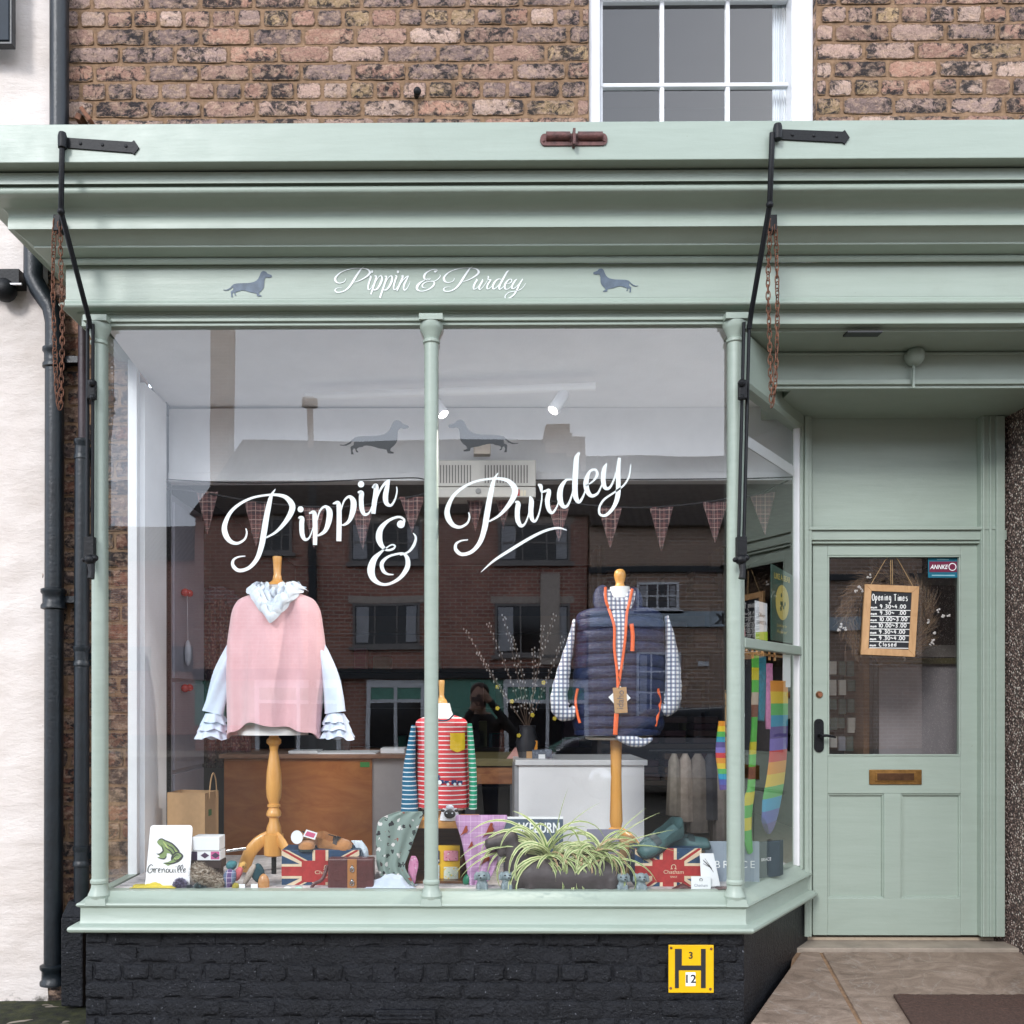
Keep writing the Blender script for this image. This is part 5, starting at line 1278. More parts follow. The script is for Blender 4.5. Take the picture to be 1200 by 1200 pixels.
# fur hat
mb = MB(); furmat = NT('mottled_fur'); v_ = furmat.noise(26, 5, .75, scaled(furmat, (1, 1, 2.5)), 1.2); furmat.base(furmat.ramp(v_, [(.36, (.035, .025, .02)), (.47, (.22, .16, .11)), (.60, (.55, .48, .40))])); furmat.b.inputs['Roughness'].default_value = 1; furmat.bump(furmat.noise(160, 4, .8), 1, .01)
mb.ball(P(240, 1027, .10), (.068, .05, .038), 18, rot=Matrix.Rotation(.35, 3, 'Y')).ball(P(233, 1020, .11), (.035, .04, .035), 14).ball(P(256, 1033, .09), (.035, .04, .03), 14)
fh = organic('fur_hat', mb, furmat.m, voxel=.006, smooth_it=3); tag(fh, 'brown and cream mottled fur hat lying beside the frog sign', 'hat')
mb = MB(); sf = [(v.co + fh.location, v.normal) for v in fh.data.vertices]
for _ in range(1500):
    p, nrm = rnd.choice(sf); d = (nrm + Vector((rnd.uniform(-.5, .5), rnd.uniform(-.3, .3), rnd.uniform(-.7, .2)))).normalized() * rnd.uniform(.008, .016); s_ = Vector((.0012, 0, .0004)); mb.q([p - s_, p + s_, p + d], [(0, 1, 2)])
mb.build('fur', furmat.m, fh)
# rolled socks, slippers and pompoms
def roll(label, px, py, Y, rr_, mat, rot=0, group='bright rolled socks'):
    mb = MB(); mb.ball(P(px, py, Y), rr_, 16, rot=Matrix.Rotation(rot, 3, 'Y')); mb.ball(P(px, py, Y) + Matrix.Rotation(rot, 3, 'Y') @ Vector((rr_[0] * .7, -.008, rr_[2] * .3)), (rr_[0] * .5, rr_[1] * .7, rr_[2] * .7), 12, rot=Matrix.Rotation(rot, 3, 'Y'))
    return tag(organic('rolled_socks', mb, mat, voxel=.005, smooth_it=2), label, 'socks', group)
arg = check('argyle_purple', (.10, .06, .16), [(0, .022, .002, 0, (.6, .5, .6), .9), (2, .022, .002, 0, (.6, .5, .6), .9), (0, .044, .022, 0, (.10, .22, .30), .5)])
roll('purple argyle socks rolled up beside the fur hat', 268, 1031, .10, (.028, .03, .05), arg, .15)
roll('teal topped rolled socks on the purple argyle pair', 271, 1014, .13, (.024, .025, .022), plain('teal_wool', (.05, .17, .19), .95, 0, .2, 60, .5, 200))
roll('mustard spotted rolled socks next to the teal pair', 284, 1015, .13, (.020, .022, .018), spots('mustard_spot', (.62, .36, .10), 90, [(.1, .08, .05)]), -.5)
roll('coral pink rolled socks under the mustard pair', 279, 1024, .11, (.016, .02, .035), plain('coral_wool', (.50, .12, .13), .95, 0, .2, 60, .5, 200), .3)
roll('olive and mustard sock toe at the sill near the clothes brush', 276, 1040, .08, (.016, .02, .022), plain('olive_wool', (.30, .25, .04), .95, 0, .3, 60, .5, 200))
roll('dark teal rolled socks behind the oval brush', 302, 1024, .11, (.030, .03, .045), plain('dark_teal_wool', (.015, .055, .07), .95, 0, .25, 60, .5, 200), -.5)
roll('beige heather rolled socks curving over the teal pair', 292, 1025, .10, (.014, .03, .055), plain('heather_wool', (.36, .30, .26), .95, 0, .25, 60, .5, 200), .45)
mb = MB(); mb.ball(P(309, 1036, .085), (.026, .018, .046), 18); o = solid('clothes_brush', 'oval varnished wooden brush standing beside the sock tag', 'brush', mb, wood('brush_wood', (.38, .16, .05), (.52, .26, .10), .4, (6, 6, 20), .3), smooth=60)
MB().pbox(294, 302, 1036, 1048, .07, .0015).pbox(279.5, 287, 1036, 1047, .07, .0015).build('x', M['paper']).name = 'price_cards'
tag(bpy.data.objects['price_cards'], 'two small white price cards tucked among the rolled socks', 'price card')
mb = MB(); mb.obox(P(277, 996, .20), (.09, .004, .012), (0, R(-8), 0)); solid('letter_opener', 'thin grey blade shaped pen resting by the argyle box', 'pen', mb, M['chrome'], bevel=.001)
def pompom(label, px, py, Y, r, cols_):
    mb = MB()
    for k in range(900):
        d = Vector((rnd.gauss(0, 1), rnd.gauss(0, 1), rnd.gauss(0, 1))).normalized(); c = P(px, py, Y); u = d.orthogonal().normalized() * .0016; e = c + d * r * rnd.uniform(.75, 1.05); mb.q([c + d * r * .3 - u, c + d * r * .3 + u, e + u, e - u], [(0, 1, 2, 3)], k % len(cols_))
    mb.ball(tuple(P(px, py, Y)), r * .7, 10)
    solid('pompom', label, 'pompom', mb, cols_, 'woolly pompoms by the frog sign')
pompom('purple grey woolly pompom at the foot of the frog sign', 211, 1037, .085, .032, [plain('grey_lilac_wool', (.14, .12, .20), 1), plain('lilac_wool', (.26, .24, .34), 1)])
pompom('slate green woolly pompom in front of the fur hat', 235, 1040, .075, .030, [plain('slate_green_wool', (.07, .11, .12), 1), plain('slate_wool2', (.14, .19, .20), 1)])
pompom('dark grey woolly pompom between the purple and green ones', 222, 1042, .075, .020, [plain('dark_grey_wool', (.06, .08, .10), 1), plain('dark_grey_wool2', (.12, .14, .17), 1)])
crumple('yellow_scarf', 'folded mustard yellow scarf at the left end of the sill', 182, 1045, .09, .10, .045, .045, plain('mustard_yellow_wool', (.62, .50, .06), .95, 0, .2, 40, .5, 150), 5.1, 'scarf')
eggs = [(330, 1046, (.35, .62, .50)), (337, 1043, (.74, .78, .76)), (350, 1043, (.40, .66, .56)), (346, 1047, (.72, .62, .58)), (359, 1045, (.75, .42, .50)), (326, 1048, (.45, .68, .60)), (201, 1046, (.75, .75, .78)), (173, 1046, (.75, .48, .20))]
ec = ['mint green egg leftmost by the flag box', 'white egg in the cluster by the flag box', 'pale green egg in the cluster by the flag box', 'cream egg low in the cluster by the flag box', 'pink egg nearest the satchel handle', 'pale mint egg at the front of the left cluster', 'white egg beside the purple pompom', 'orange egg on the yellow scarf']
for k, (x, y, c) in enumerate(eggs):
    mb = MB().ball(P(x, y, .075), (.024, .017, .016), 16); solid('decorative_egg', ec[k], 'egg', mb, plain('egg_paint_' + str(k), c, .5), 'pastel eggs along the sill', smooth=80)

# ---------------- planter, spider plant, dogs
stone = plain('charcoal_terracotta', (.055, .043, .045), .55, 0, .25, 14, .4, 60)
mb = MB(); Yp = .125
def PP(x, y, dy=0): return tuple(P(x, y, Yp + dy))
mb.sweep([PP(598, 1022), PP(620, 1024), PP(650, 1027), PP(690, 1027), PP(715, 1024)], [.055, .085, .082, .085, .07], 20)
mb.ball(PP(606, 1020), (.06, .07, .08), 16).ball(PP(718, 1026), (.045, .075, .08), 16)
mb.sweep([PP(606, 1008), PP(600, 990), PP(594, 984)], [.055, .042, .038], 14)
mb.sweep([PP(600, 984), PP(584, 987, -.02), PP(569, 990, -.035)], [.040, .034, .024], 14)
mb.ball(PP(597, 982), (.042, .038, .036), 14).ball(PP(587, 998, -.035), (.020, .012, .030), 10)
for x in (602, 622, 702, 716): mb.sweep([PP(x, 1030, -.05), PP(x, 1044, -.05)], [.03, .028], 10)
mb.sweep([PP(725, 1020), PP(735, 1010), PP(740, 995)], [.022, .014, .008], 8)
pln = organic('dachshund_planter', mb, stone, voxel=.008, smooth_it=5); tag(pln, 'charcoal dachshund shaped planter holding the spider plant', 'planter')
for side in (-1,): mb = MB().ball(PP(588, 984, -.037), .005, 8); mb.build('eye', M['ink'], pln)
leafm = [plain('spider_leaf_cream', (.52, .55, .28), .55, 0, .15, 30), plain('spider_leaf_green', (.13, .21, .05), .5, 0, .25, 30), plain('dry_leaf', (.40, .28, .16), .7)]
mb = MB(); rp_ = random.Random(21)
def leaf(bx, by, ang, ln_, droop, yaw, w=.0062, dry=False):
    b0 = Vector(P(bx, by, Yp - .01)); pts = []; h = Vector((math.cos(ang) * math.cos(yaw), math.sin(yaw), 0)); s0 = math.sin(ang)
    N_ = 12; p = b0.copy(); el = math.asin(max(-1, min(1, s0)))
    hd = Vector((math.copysign(1, math.cos(ang)) * math.cos(yaw), math.sin(yaw), 0))
    e = el
    for i in range(N_ + 1):
        pts.append(p.copy()); st_ = ln_ / N_; p = p + (hd * math.cos(e) + Vector((0, 0, math.sin(e)))) * st_; e -= droop / N_ * (1 + .6 * i / N_)
        if p.y < .045: p.y = .045 + rp_.random() * .01
    side = Vector((-hd.y, hd.x, 0))
    cols = ((-1, -.38), (-.38, .38), (.38, 1))
    for ci, (u0, u1) in enumerate(cols):
        q = []
        for i, pt in enumerate(pts):
            t = i / N_; ww = w * (min(1, .45 + t * 3)) * (1 - t ** 2.2) + .0004; t2 = (pts[min(i + 1, N_)] - pts[max(i - 1, 0)]).normalized(); up = side.cross(t2).normalized()
            for u in (u0, u1): q.append(pt + (side * .62 + up * .25 * abs(u) + Vector((0, -.0, .62)) * .0 + t2.cross(Vector((0, 1, 0))) * .7) * ww * u if True else pt)
        mb.q(q, [(2 * i, 2 * i + 1, 2 * i + 3, 2 * i + 2) for i in range(N_)], 2 if dry else (1 if ci == 1 else 0))
for cx_, cy_, n_ in ((642, 1003, 50), (699, 1003, 42)):
    for k in range(n_):
        a = rp_.uniform(.05, 1.5); l_ = rp_.uniform(.17, .40) * (1.15 if cx_ < 660 else .85)
        sg = 1 if rp_.random() < .5 else -1
        leaf(cx_ + rp_.uniform(-9, 9), cy_ + rp_.uniform(-4, 8), a if sg > 0 else math.pi - a, l_, rp_.uniform(.9, 2.9), rp_.uniform(-1.2, .6), rp_.uniform(.0065, .0098), dry=rp_.random() < .06)
for k in range(26): 
    sg = 1 if rp_.random() < .5 else -1; a = rp_.uniform(.2, 1.2); leaf(rp_.uniform(630, 715), 1010, a if sg > 0 else math.pi - a, rp_.uniform(.12, .24), rp_.uniform(2.5, 3.4), rp_.uniform(-1.3, -.5), .004, dry=k % 3 == 0)
for (ex, ang, l_, dr) in ((642, 1.05, .33, .5), (642, 2.75, .46, 1.1), (648, 1.45, .30, .2), (700, .75, .33, .3), (704, .5, .34, .3), (700, .35, .36, .6), (640, 2.55, .42, 1.2), (638, 2.4, .34, 1.0), (635, 2.9, .4, 1.0), (706, .95, .28, .3)): leaf(ex, 1000, ang, l_, dr, rp_.uniform(-.4, .1), .0055)
plant = thing('spider_plant', 'variegated cream and green spider plant spilling over the dachshund planter', 'plant', P(670, 1010, Yp))
mb.build('leaves', leafm, plant)
mb = MB()
for cx_ in (642, 699):
    mb.ball(P(cx_, 1006, Yp), (.035, .03, .02), 12)
mb.build('crown', leafm[1], plant, smooth=60)
grey = plain('grey_stone_resin', (.20, .25, .27), .5, 0, .2, 40, .5, 90)
def pup(label, x, y1, turn, Y=.068, lying=False):
    t = thing('dog_ornament', label, 'ornament', P(x, y1, Y), 'grey puppy ornaments along the sill'); c = P(x, y1, Y); mb = MB()
    def o(dx, dy, dz): return (c.x + turn * dx, c.y + dy, c.z + dz)
    mb.sweep([o(.0, .012, .012), o(0, .006, .045), o(0, 0, .065)], [.030, .025, .018], 12)
    mb.ball(o(0, -.006, .082), (.024, .021, .021), 14).ball(o(.006, -.028, .076), (.012, .013, .010), 10)
    for s in (-1, 1):
        mb.sweep([o(s * .016, -.012, .05), o(s * .015, -.022, .008)], [.009, .009], 8); mb.ball(o(s * .016, -.028, .007), (.010, .012, .007), 8)
        mb.sweep([o(s * .019, -.002, .098), o(s * .028, -.004, .085), o(s * .029, -.006, .062)], [(.008, .006), (.010, .006), (.009, .006)], 8)
    if lying: mb.sweep([o(.02, .01, .016), o(.06, .01, .014), o(.085, .0, .008)], [.022, .018, .008], 10)
    organic('body', mb, grey, parent=t, voxel=.0032, smooth_it=3)
    mb = MB()
    for s in (-1, 1): mb.ball(o(s * .011 + .002, -.026, .087), (.0045, .003, .003), 8)
    mb.ball(o(.007, -.041, .079), (.0045, .003, .0035), 8); mb.build('face', M['ink'], t, smooth=60)
pup('grey puppy ornament furthest left beneath the lilac scarf', 565, 1048, -1); pup('grey puppy ornament at the head end of the dachshund planter', 594, 1048, 1)
pup('grey puppy ornament sitting upright at the tail end of the planter', 729, 1050, 1); pup('grey puppy ornament lying down in front of the right flag box', 751, 1050, 1, lying=True)
mb = MB(); mb.ball(P(548, 1030, .16), (.02, .02, .03), 12, rot=Matrix.Rotation(.5, 3, 'Y')); solid('green_bauble', 'small shiny green pouch beside the lilac scarf', 'pouch', mb, plain('green_pouch', (.02, .18, .10), .3), smooth=60)
# boards and cards
bd = thing('slate_board', 'slate blue lettered board standing behind the spider plant', 'board', P(620, 1040, .36))
MB().pbox(590, 660, 959, 1030, .36, .01).build('board_panel', [M['slate_paint']], bd, bevel=.002); MB().pbox(590, 660, 957.5, 959.8, .358, .012).build('board_edge', M['sign_white'], bd)
textmesh('AKEBURN', .048, P(630, 970, .358), M['sign_white'], 'board_lettering', bd, bold=.025, width=.205)
MB().pbox(688, 726, 972, 1040, .34, .012).build('x', plain('lilac_grey_panel', (.22, .21, .27), .7), bevel=.002).name = 'leaning_board'
tag(bpy.data.objects['leaning_board'], 'plain lilac grey panel leaning behind the gilet stand', 'panel')
MB().pbox(727, 744, 980, 1040, .32, .03).build('x', M['kraft'], bevel=.003).name = 'kraft_box'
tag(bpy.data.objects['kraft_box'], 'narrow brown board standing left of the right flag box', 'board')
bb = thing('grey_sign_board', 'pale grey board lettered with wide spaced capitals behind the right post', 'board', P(860, 1035, .22))
MB().pbox(826, 890, 986, 1040, .24, .008).build('board_panel', plain('pale_blue_grey_board', (.26, .31, .37), .6, 0, .05), bb, bevel=.001)
for ch, x in (('B', 841), ('R', 851), ('A', 862), ('C', 872), ('E', 882)): textmesh(ch, .032, P(x, 1013, .2385), M['sign_white'], 'board_lettering', bb)
cd = MB(); cd.prism([P(820, 1000, .10), P(836, 1000, .10), P(844, 1038, .08), P(822, 1040, .08)], (0, .002, 0)); o = solid('white_card', 'tall white card with a pencil feather beside the right flag box', 'card', cd, M['paper'])
mb = MB()
for s_ in ([(824, 1008, 2), (832, 1016, 3), (836, 1022, 1)], [(826, 1006, 1), (834, 1018, 2)], [(824, 1012, 1), (832, 1016, 2)]): ribbon(mb, s_, lambda x, y: P(x, y, .0985 - (y - 1000) * .0005 - .001), scale=.35)
mb.build('feather_drawing', M['ink'], o)
mb = MB(); mb.pbox(810, 833, 1027, 1045, .062, .002); o = solid('name_card', 'small white shoe maker name card with an emblem at the glass', 'card', mb, M['paper'])
textmesh('Chatham', .012, P(821.5, 1037.5, .061), plain('grey_print3', (.25, .27, .32)), 'card_lettering', o, width=.058)
mb = MB(); c = P(821.5, 1031, .0605); mb.sweep([c + Vector((.006 * math.cos(q), 0, .006 * math.sin(q))) for q in [math.radians(-60 + 30 * i) for i in range(11)]], .0012, 6); mb.build('card_emblem', M['ink'], o)
mb = MB(); mb.sweep([P(786, 1046, .075), P(800, 1040, .08), P(812, 1046, .075)], [(.012, .02), (.02, .02), (.012, .02)], 10); solid('leather_purse', 'dark leather purse lying flat under the right flag box', 'purse', mb, lea, smooth=60)
mb = MB(); mb.ball(P(823, 1049, .060), (.012, .01, .008), 10)
for k in range(6): mb.sweep([P(823, 1048, .06), P(823 + 12 * math.cos(k * .63), 1048 - 6 * math.sin(k * .63), .06)], .002, 6)
solid('flower_ornament', 'tiny yellow centred flower ornament below the name card', 'ornament', mb, plain('pale_yellow', (.6, .5, .15)), smooth=50)
crumple('brown_cloth_scrap', 'crumpled brown cloth scrap at the foot of the white card', 848, 1046, .07, .035, .03, .03, plain('brown_patterned_cloth', (.16, .11, .11), .9, 0, .5, 60), 7.7)
mb = MB(); mb.prism([(x, y, ZS) for x, y in [(P(884, 1043, .30).x, .30), (P(914, 1030, .38).x, .38), (P(918, 1030, .42).x, .42), (P(888, 1043, .345).x, .345)]], (0, 0, .165))
bk = solid('grey_book', 'slate grey hardback box lettered BRACE at the splayed pane', 'book', mb, plain('slate_book', (.045, .065, .075), .5), bevel=.002)
textmesh('BRACE', .014, P(898, 1007, .328), M['sign_white'], 'book_lettering', bk, rot=(90, 0, 28), width=.06)

# ---------------- splayed window: poster, cards, socks
def rpz(u, z, off=-.03): q = rp(u, off); return (q.x, q.y, z)
po = thing('poster', 'dark green poster with a gold oval emblem in the splayed pane', 'poster', rpz(.65, 1.68))
MB().prism([rpz(.50, 1.69), rpz(.83, 1.69), rpz(.83, 2.03), rpz(.50, 2.05)], tuple(-x * .004 for x in (N2.x, N2.y, 0))).build('poster_sheet', plain('bottle_green_print', (.02, .07, .05), .4, 0, .1), po)
gold = plain('gold_print', (.58, .46, .10), .45)
mb = MB(); q = [rpz(.665 + .105 * math.cos(k * math.pi / 14), 1.88 + .085 * math.sin(k * math.pi / 14), -.0285) for k in range(28)]; mb.poly(q); mb.build('emblem', gold, po)
mb = MB()
for k in range(9):
    a = rnd.uniform(0, 6.28); r1 = rnd.uniform(.1, .6); q = [rpz(.665 + .09 * r1 * math.cos(a) + .012 * math.cos(j * 1.05), 1.88 + .07 * r1 * math.sin(a) + .012 * math.sin(j * 1.05), -.0278) for j in range(6)]; mb.poly(q)
mb.build('emblem_detail', plain('green_detail', (.03, .09, .05)), po)
ang = math.degrees(math.atan2(U2.y, U2.x))
textmesh('LIKE A BEAR', .028, Vector(rpz(.665, 2.0, -.0285)), gold, 'poster_lettering', po, rot=(90, 0, ang), width=.25, bold=.02)
textmesh('Looking for', .02, Vector(rpz(.66, 1.765, -.0285)), gold, 'poster_lettering', po, rot=(90, 0, ang), width=.16, shear=.4); textmesh('Property?', .02, Vector(rpz(.66, 1.735, -.0285)), gold, 'poster_lettering', po, rot=(90, 0, ang), width=.16, shear=.4)
cdw = thing('small_poster', 'small white and lime card standing on the splayed transom', 'card', rpz(.37, 1.68))
MB().prism([rpz(.30, 1.685, -.04), rpz(.47, 1.685, -.04), rpz(.47, 1.86, -.04), rpz(.30, 1.86, -.04)], (-.002, .001, 0)).build('card_sheet', M['paper'], cdw)
mb = MB(); mb.poly([rpz(.30, 1.685, -.0385), rpz(.47, 1.685, -.0385), rpz(.47, 1.728, -.0385), rpz(.30, 1.715, -.0385)]); mb.build('lime_band', plain('lime_print', (.45, .60, .04)), cdw)
textmesh('Oliver', .018, Vector(rpz(.385, 1.80, -.0382)), plain('grey_print4', (.12, .12, .14)), 'card_lettering', cdw, rot=(90, 0, ang), width=.10, shear=.3); textmesh('HAMLET N', .016, Vector(rpz(.385, 1.765, -.0382)), plain('grey_print5', (.12, .12, .14)), 'card_lettering', cdw, rot=(90, 0, ang), width=.13)
mb = MB(); mb.prism([rpz(.05, 1.69, -.03), rpz(.14, 1.69, -.03), rpz(.14, 1.93, -.05), rpz(.05, 1.93, -.05)], (-.004, .003, 0)); solid('leaflet', 'orange and teal patterned leaflet tucked by the right post', 'leaflet', mb, spots('leaflet_print', (.55, .25, .12), 30, [(.1, .35, .3), (.6, .5, .4), (.4, .08, .1), (.7, .65, .6)], thr=.5))
ln_ = thing('sock_line', 'wooden rod with pegs under the splayed transom holding socks', 'rail', rpz(.4, 1.60, -.06))
MB().sweep([rpz(.04, 1.62, -.05), rpz(.82, 1.62, -.05)], .006, 8).build('rod', M['pine'], ln_, smooth=50)
mb = MB()
for u in (.08, .2, .28, .34, .42, .52, .60, .75): q = rp(u, -.045); mb.obox((q.x, q.y, 1.618), (.012, .008, .045), (0, 0, math.atan2(U2.y, U2.x)))
mb.build('peg', M['pine'], ln_)
def sock(label, pts, mat, off=-.05, th=.012, name='hanging_sock'):
    c = catmull(pts, 5); mb = MB(); mb.sweep([rpz(u, z, off) for u, z, w in c], [(w * 1.25, th) for u, z, w in c], 14, V=(N2.x, N2.y, 0))
    return solid(name, label, 'sock', mb, mat, 'socks pegged in the splayed window', smooth=70)
sock('white sock with small dog print nearest the right post', [(.08, 1.61, .03), (.08, 1.5, .03), (.10, 1.42, .032), (.13, 1.36, .03), (.15, 1.33, .02)], spots('white_dog_sock', (.72, .72, .72), 45, [(.05, .05, .06), (.3, .05, .03), (.05, .15, .08)]))
sock('plain black sock second from the right post', [(.22, 1.61, .032), (.22, 1.45, .03), (.22, 1.30, .034), (.20, 1.22, .034), (.18, 1.16, .02)], plain('black_sock', (.012, .013, .018), .95))
sock('long bright green sock with yellow bands and brown dogs', [(.33, 1.61, .03), (.33, 1.45, .028), (.31, 1.30, .028), (.29, 1.15, .03), (.27, 1.0, .035), (.23, .93, .045), (.22, .84, .04), (.24, .76, .03), (.26, .72, .016)], bands('green_yellow_sock', [(.08, .42, .06), (.08, .42, .06), (.62, .52, .02), (.08, .42, .06), (.62, .52, .02), (.10, .45, .06), (.20, .07, .04), (.10, .45, .06), (.62, .52, .02), (.10, .45, .06), (.08, .42, .06), (.20, .07, .04), (.5, .4, .3), (.10, .45, .06), (.62, .52, .02), (.10, .45, .06)]))
sock('teal blue sock hanging to the right of the green one', [(.43, 1.61, .034), (.43, 1.48, .032), (.42, 1.38, .034), (.41, 1.31, .022)], plain('teal_sock', (.02, .18, .24), .9, 0, .3, 60))
sock('pink sock beside the teal blue one', [(.53, 1.58, .03), (.53, 1.45, .03), (.52, 1.33, .03), (.52, 1.27, .018)], plain('pink_sock', (.60, .22, .40), .9, 0, .2, 60))
rb = [(.12, .08, .28), (.10, .12, .40), (.03, .30, .50), (.10, .42, .10), (.72, .50, .03), (.72, .28, .02), (.60, .04, .04), (.20, .16, .48), (.10, .07, .25), (.03, .28, .42), (.10, .42, .10), (.72, .50, .03), (.70, .26, .02)]
sock('wide rainbow striped sock at the back end of the splayed pane', [(.65, 1.50, .11), (.65, 1.3, .11), (.63, 1.12, .105), (.57, .98, .10), (.49, .87, .09), (.44, .82, .05)], bands('rainbow_sock', rb), -.04)
sock('yellow spotted sock between the pink and rainbow ones', [(.63, 1.50, .04), (.63, 1.42, .04), (.64, 1.30, .035)], spots('yellow_spot_sock', (.68, .46, .05), 50, [(.6, .1, .05), (.1, .1, .1)]), -.06)
MB().prism([rpz(.68, 1.47, -.03), rpz(.80, 1.47, -.03), rpz(.80, 1.63, -.03), rpz(.68, 1.63, -.03)], (-.002, .001, 0)).build('x', M['paper']).name = 'sock_label'
tag(bpy.data.objects['sock_label'], 'white printed label card above the rainbow sock', 'label card')
c = catmull([(847, 845, 3), (846, 880, 4.5), (848, 905, 4), (850, 925, 4)], 5); mb = MB(); mb.sweep([P(x, y, .55) for x, y, w in c], [(w / 230 * 1.6, .015) for x, y, w in c], 12, V=(0, 1, 0))
solid('rainbow_sock', 'rainbow striped sock seen past the right post through the front pane', 'sock', mb, bands('rainbow_sock2', rb), smooth=60)
for k, (u, z0, z1) in enumerate(((.16, 1.10, 1.45), (.46, 1.0, 1.3))):
    sock(('brown spotted sock hanging behind the black one', 'dark navy sock hanging behind the teal one')[k], [(u, z1, .04), (u, (z0 + z1) / 2, .036), (u, z0, .03)], (spots('brown_spot_sock', (.22, .13, .05), 40, [(.03, .02, .02)]), plain('navy_sock', (.02, .025, .05), .9))[k], -.11)
# ================================================================== INSIDE THE SHOP
# bunting
bn = thing('bunting', 'string of brown tartan triangle flags under the white bulkhead', 'bunting', P(560, 600, .70))
tart = check('brown_tartan', (.075, .030, .032), [(0, .045, .020, 0, (.025, .015, .02), .7), (2, .045, .020, 0, (.025, .015, .02), .7), (0, .045, .003, .031, (.40, .28, .25), .6), (2, .045, .003, .031, (.40, .28, .25), .6), (0, .022, .0015, .01, (.4, .2, .18), .6), (2, .022, .0015, .01, (.4, .2, .18), .6)])
cord = catmull([(195, 572), (243, 578), (300, 588), (368, 594), (425, 592), (483, 582), (520, 575), (560, 580), (590, 583), (655, 588), (715, 594), (775, 594), (838, 587), (870, 580)], 5)
MB().sweep([P(x, y, .70) for x, y in cord], .004, 6).build('cord', M['ink'], bn)
for k, (x, y, w, h) in enumerate(((243, 576, 13, 50), (300, 588, 14, 52), (368, 595, 13, 48), (425, 594, 13, 50), (483, 582, 15, 42), (557, 585, 10, 38), (590, 585, 9, 35), (655, 592, 13, 42), (715, 595, 14, 47), (775, 594, 14, 52), (838, 588, 15, 48))):
    mb = MB(); rg = []
    for j in range(7):
        t = j / 6; rg.append([P(x + (i / 6 - .5) * 2 * w * (1 - t * .97), y + h * t, .70 + .008 * math.sin(i * 1.6 + k) * (1 - t * .5) + .015 * t * math.sin(k)) for i in range(7)])
    mb.loft(rg, cap=False, closed=False); mb.build('pennant', tart, bn, smooth=60)
bn2 = thing('bunting', 'short string with one tartan flag beyond the splayed pane', 'bunting', P(896, 600, .95))
MB().sweep([P(x, y, .82) for x, y in catmull([(868, 583), (885, 580), (905, 572), (930, 560)], 5)], .004, 6).build('cord', M['ink'], bn2)
mb = MB(); mb.loft([[P(894 + 2 * t_ / 6 * 1.5 + (i / 4 - .5) * 30 * (1 - t_ / 6 * .97), 579 + 46 * t_ / 6 - (i / 4 - .5) * 5, .82) for i in range(5)] for t_ in range(7)], cap=False, closed=False); mb.build('pennant', tart, bn2)
MB().sweep([P(x, y, .76) for x, y in catmull([(195, 562), (290, 566), (380, 564), (480, 560), (520, 563), (700, 562), (860, 561), (930, 559)], 5)], .003, 6).build('x', M['ink'], smooth=50).name = 'loose_cable'
tag(bpy.data.objects['loose_cable'], 'thin black cable strung along just below the white bulkhead', 'cable')
# warm air heater
ht = thing('air_heater', 'white slotted warm air heater mounted over the middle of the bulkhead', 'heater', P(568, 583, .66))
hw = plain('warm_white_enamel', (.40, .385, .365), .5, 0, .05)
mb = MB(); mb.pbox(509, 628, 539, 570, .64, .15).pbox(509, 628, 570.5, 583, .63, .16); mb.build('heater_case', hw, ht, bevel=.004)
mb = MB()
for k in range(31):
    x = 512 + k * 3.5
    if 553 < x < 568: continue
    if x > 621: break
    mb.pbox(x, x + 1.5, 545, 566, .6385, .001)
mb.build('grille_slots', plain('grille_dark', (.12, .11, .11)), ht)
mb = MB(); mb.lathe_ax(P(560.5, 575.5, .63), (0, -1, 0), [(.014, 0), (.014, .003), (.010, .004)], 20); mb.build('dial', plain('dial_grey', (.2, .2, .2)), ht)
mb = MB(); mb.pbox(606, 609, 573.5, 581, .6285, .002).pbox(610, 613, 574.5, 581, .6285, .002, 1).pbox(614, 616.5, 574.5, 581, .6285, .002, 1); mb.build('switches', [plain('red_switch', (.3, .02, .02)), plain('cream_switch', (.5, .45, .35))], ht)
MB().pbox(555, 575, 519, 532, .68, .06).build('x', plain('cream_box', (.55, .48, .42)), bevel=.004).name = 'alarm_box'; tag(bpy.data.objects['alarm_box'], 'small cream junction box above the heater on the bulkhead', 'box')
# track lighting
zr = 2.885
def atz(px, py, z):
    t = 0
    u = (px - HX) / F; v = (HY - py) / F; k = (z - ZC) / v; return Vector((k * (u * _c - _s), k * (_c + u * _s) - D, z))
a, b = atz(358, 465, zr), atz(698, 453, zr)
tr = thing('track_lights', 'white ceiling track with two cylinder spotlights inside the window', 'spotlight', (a + b) / 2)
MB().sweep([a, b], (.020, .020), 8, V=(0, 0, 1)).build('rail', plain('track_white', (.92, .92, .93), .4, 0, .01), tr, smooth=40)
lampm = emis('lit_spot_lens', (1, .93, .85), 14)
for f, dr in ((.46, (.5, -.3, -.8)), (.88, (-.5, -.3, -.80))):
    p = a.lerp(b, f); mb = MB(); mb.sweep([p, p - Vector((0, 0, .05))], .010, 10)
    d = Vector(dr).normalized(); q = p - Vector((0, 0, .06)); mb.lathe_ax(q - d * .045, d, [(.020, -.01), (.028, 0), (.030, .11), (.026, .112), (.024, .08)], 20)
    o = mb.build('spotlight', M['white_gloss'], tr, smooth=40)
    MB().lathe_ax(q - d * .045, d, [(.0235, .0795), (.0235, .0815)], 20).build('lens', lampm, o)
    L = bpy.data.lights.new('track_spot', 'SPOT'); lo = bpy.data.objects.new('track_spot', L); col.objects.link(lo); lo.location = q + d * .07
    lo.rotation_euler = d.to_track_quat('-Z', 'Y').to_euler(); L.energy = SPOT_W * (.8 if f < .5 else 1); L.spot_size = R(82); L.spot_blend = .9; L.shadow_soft_size = .02; L.color = (1, .93, .86)
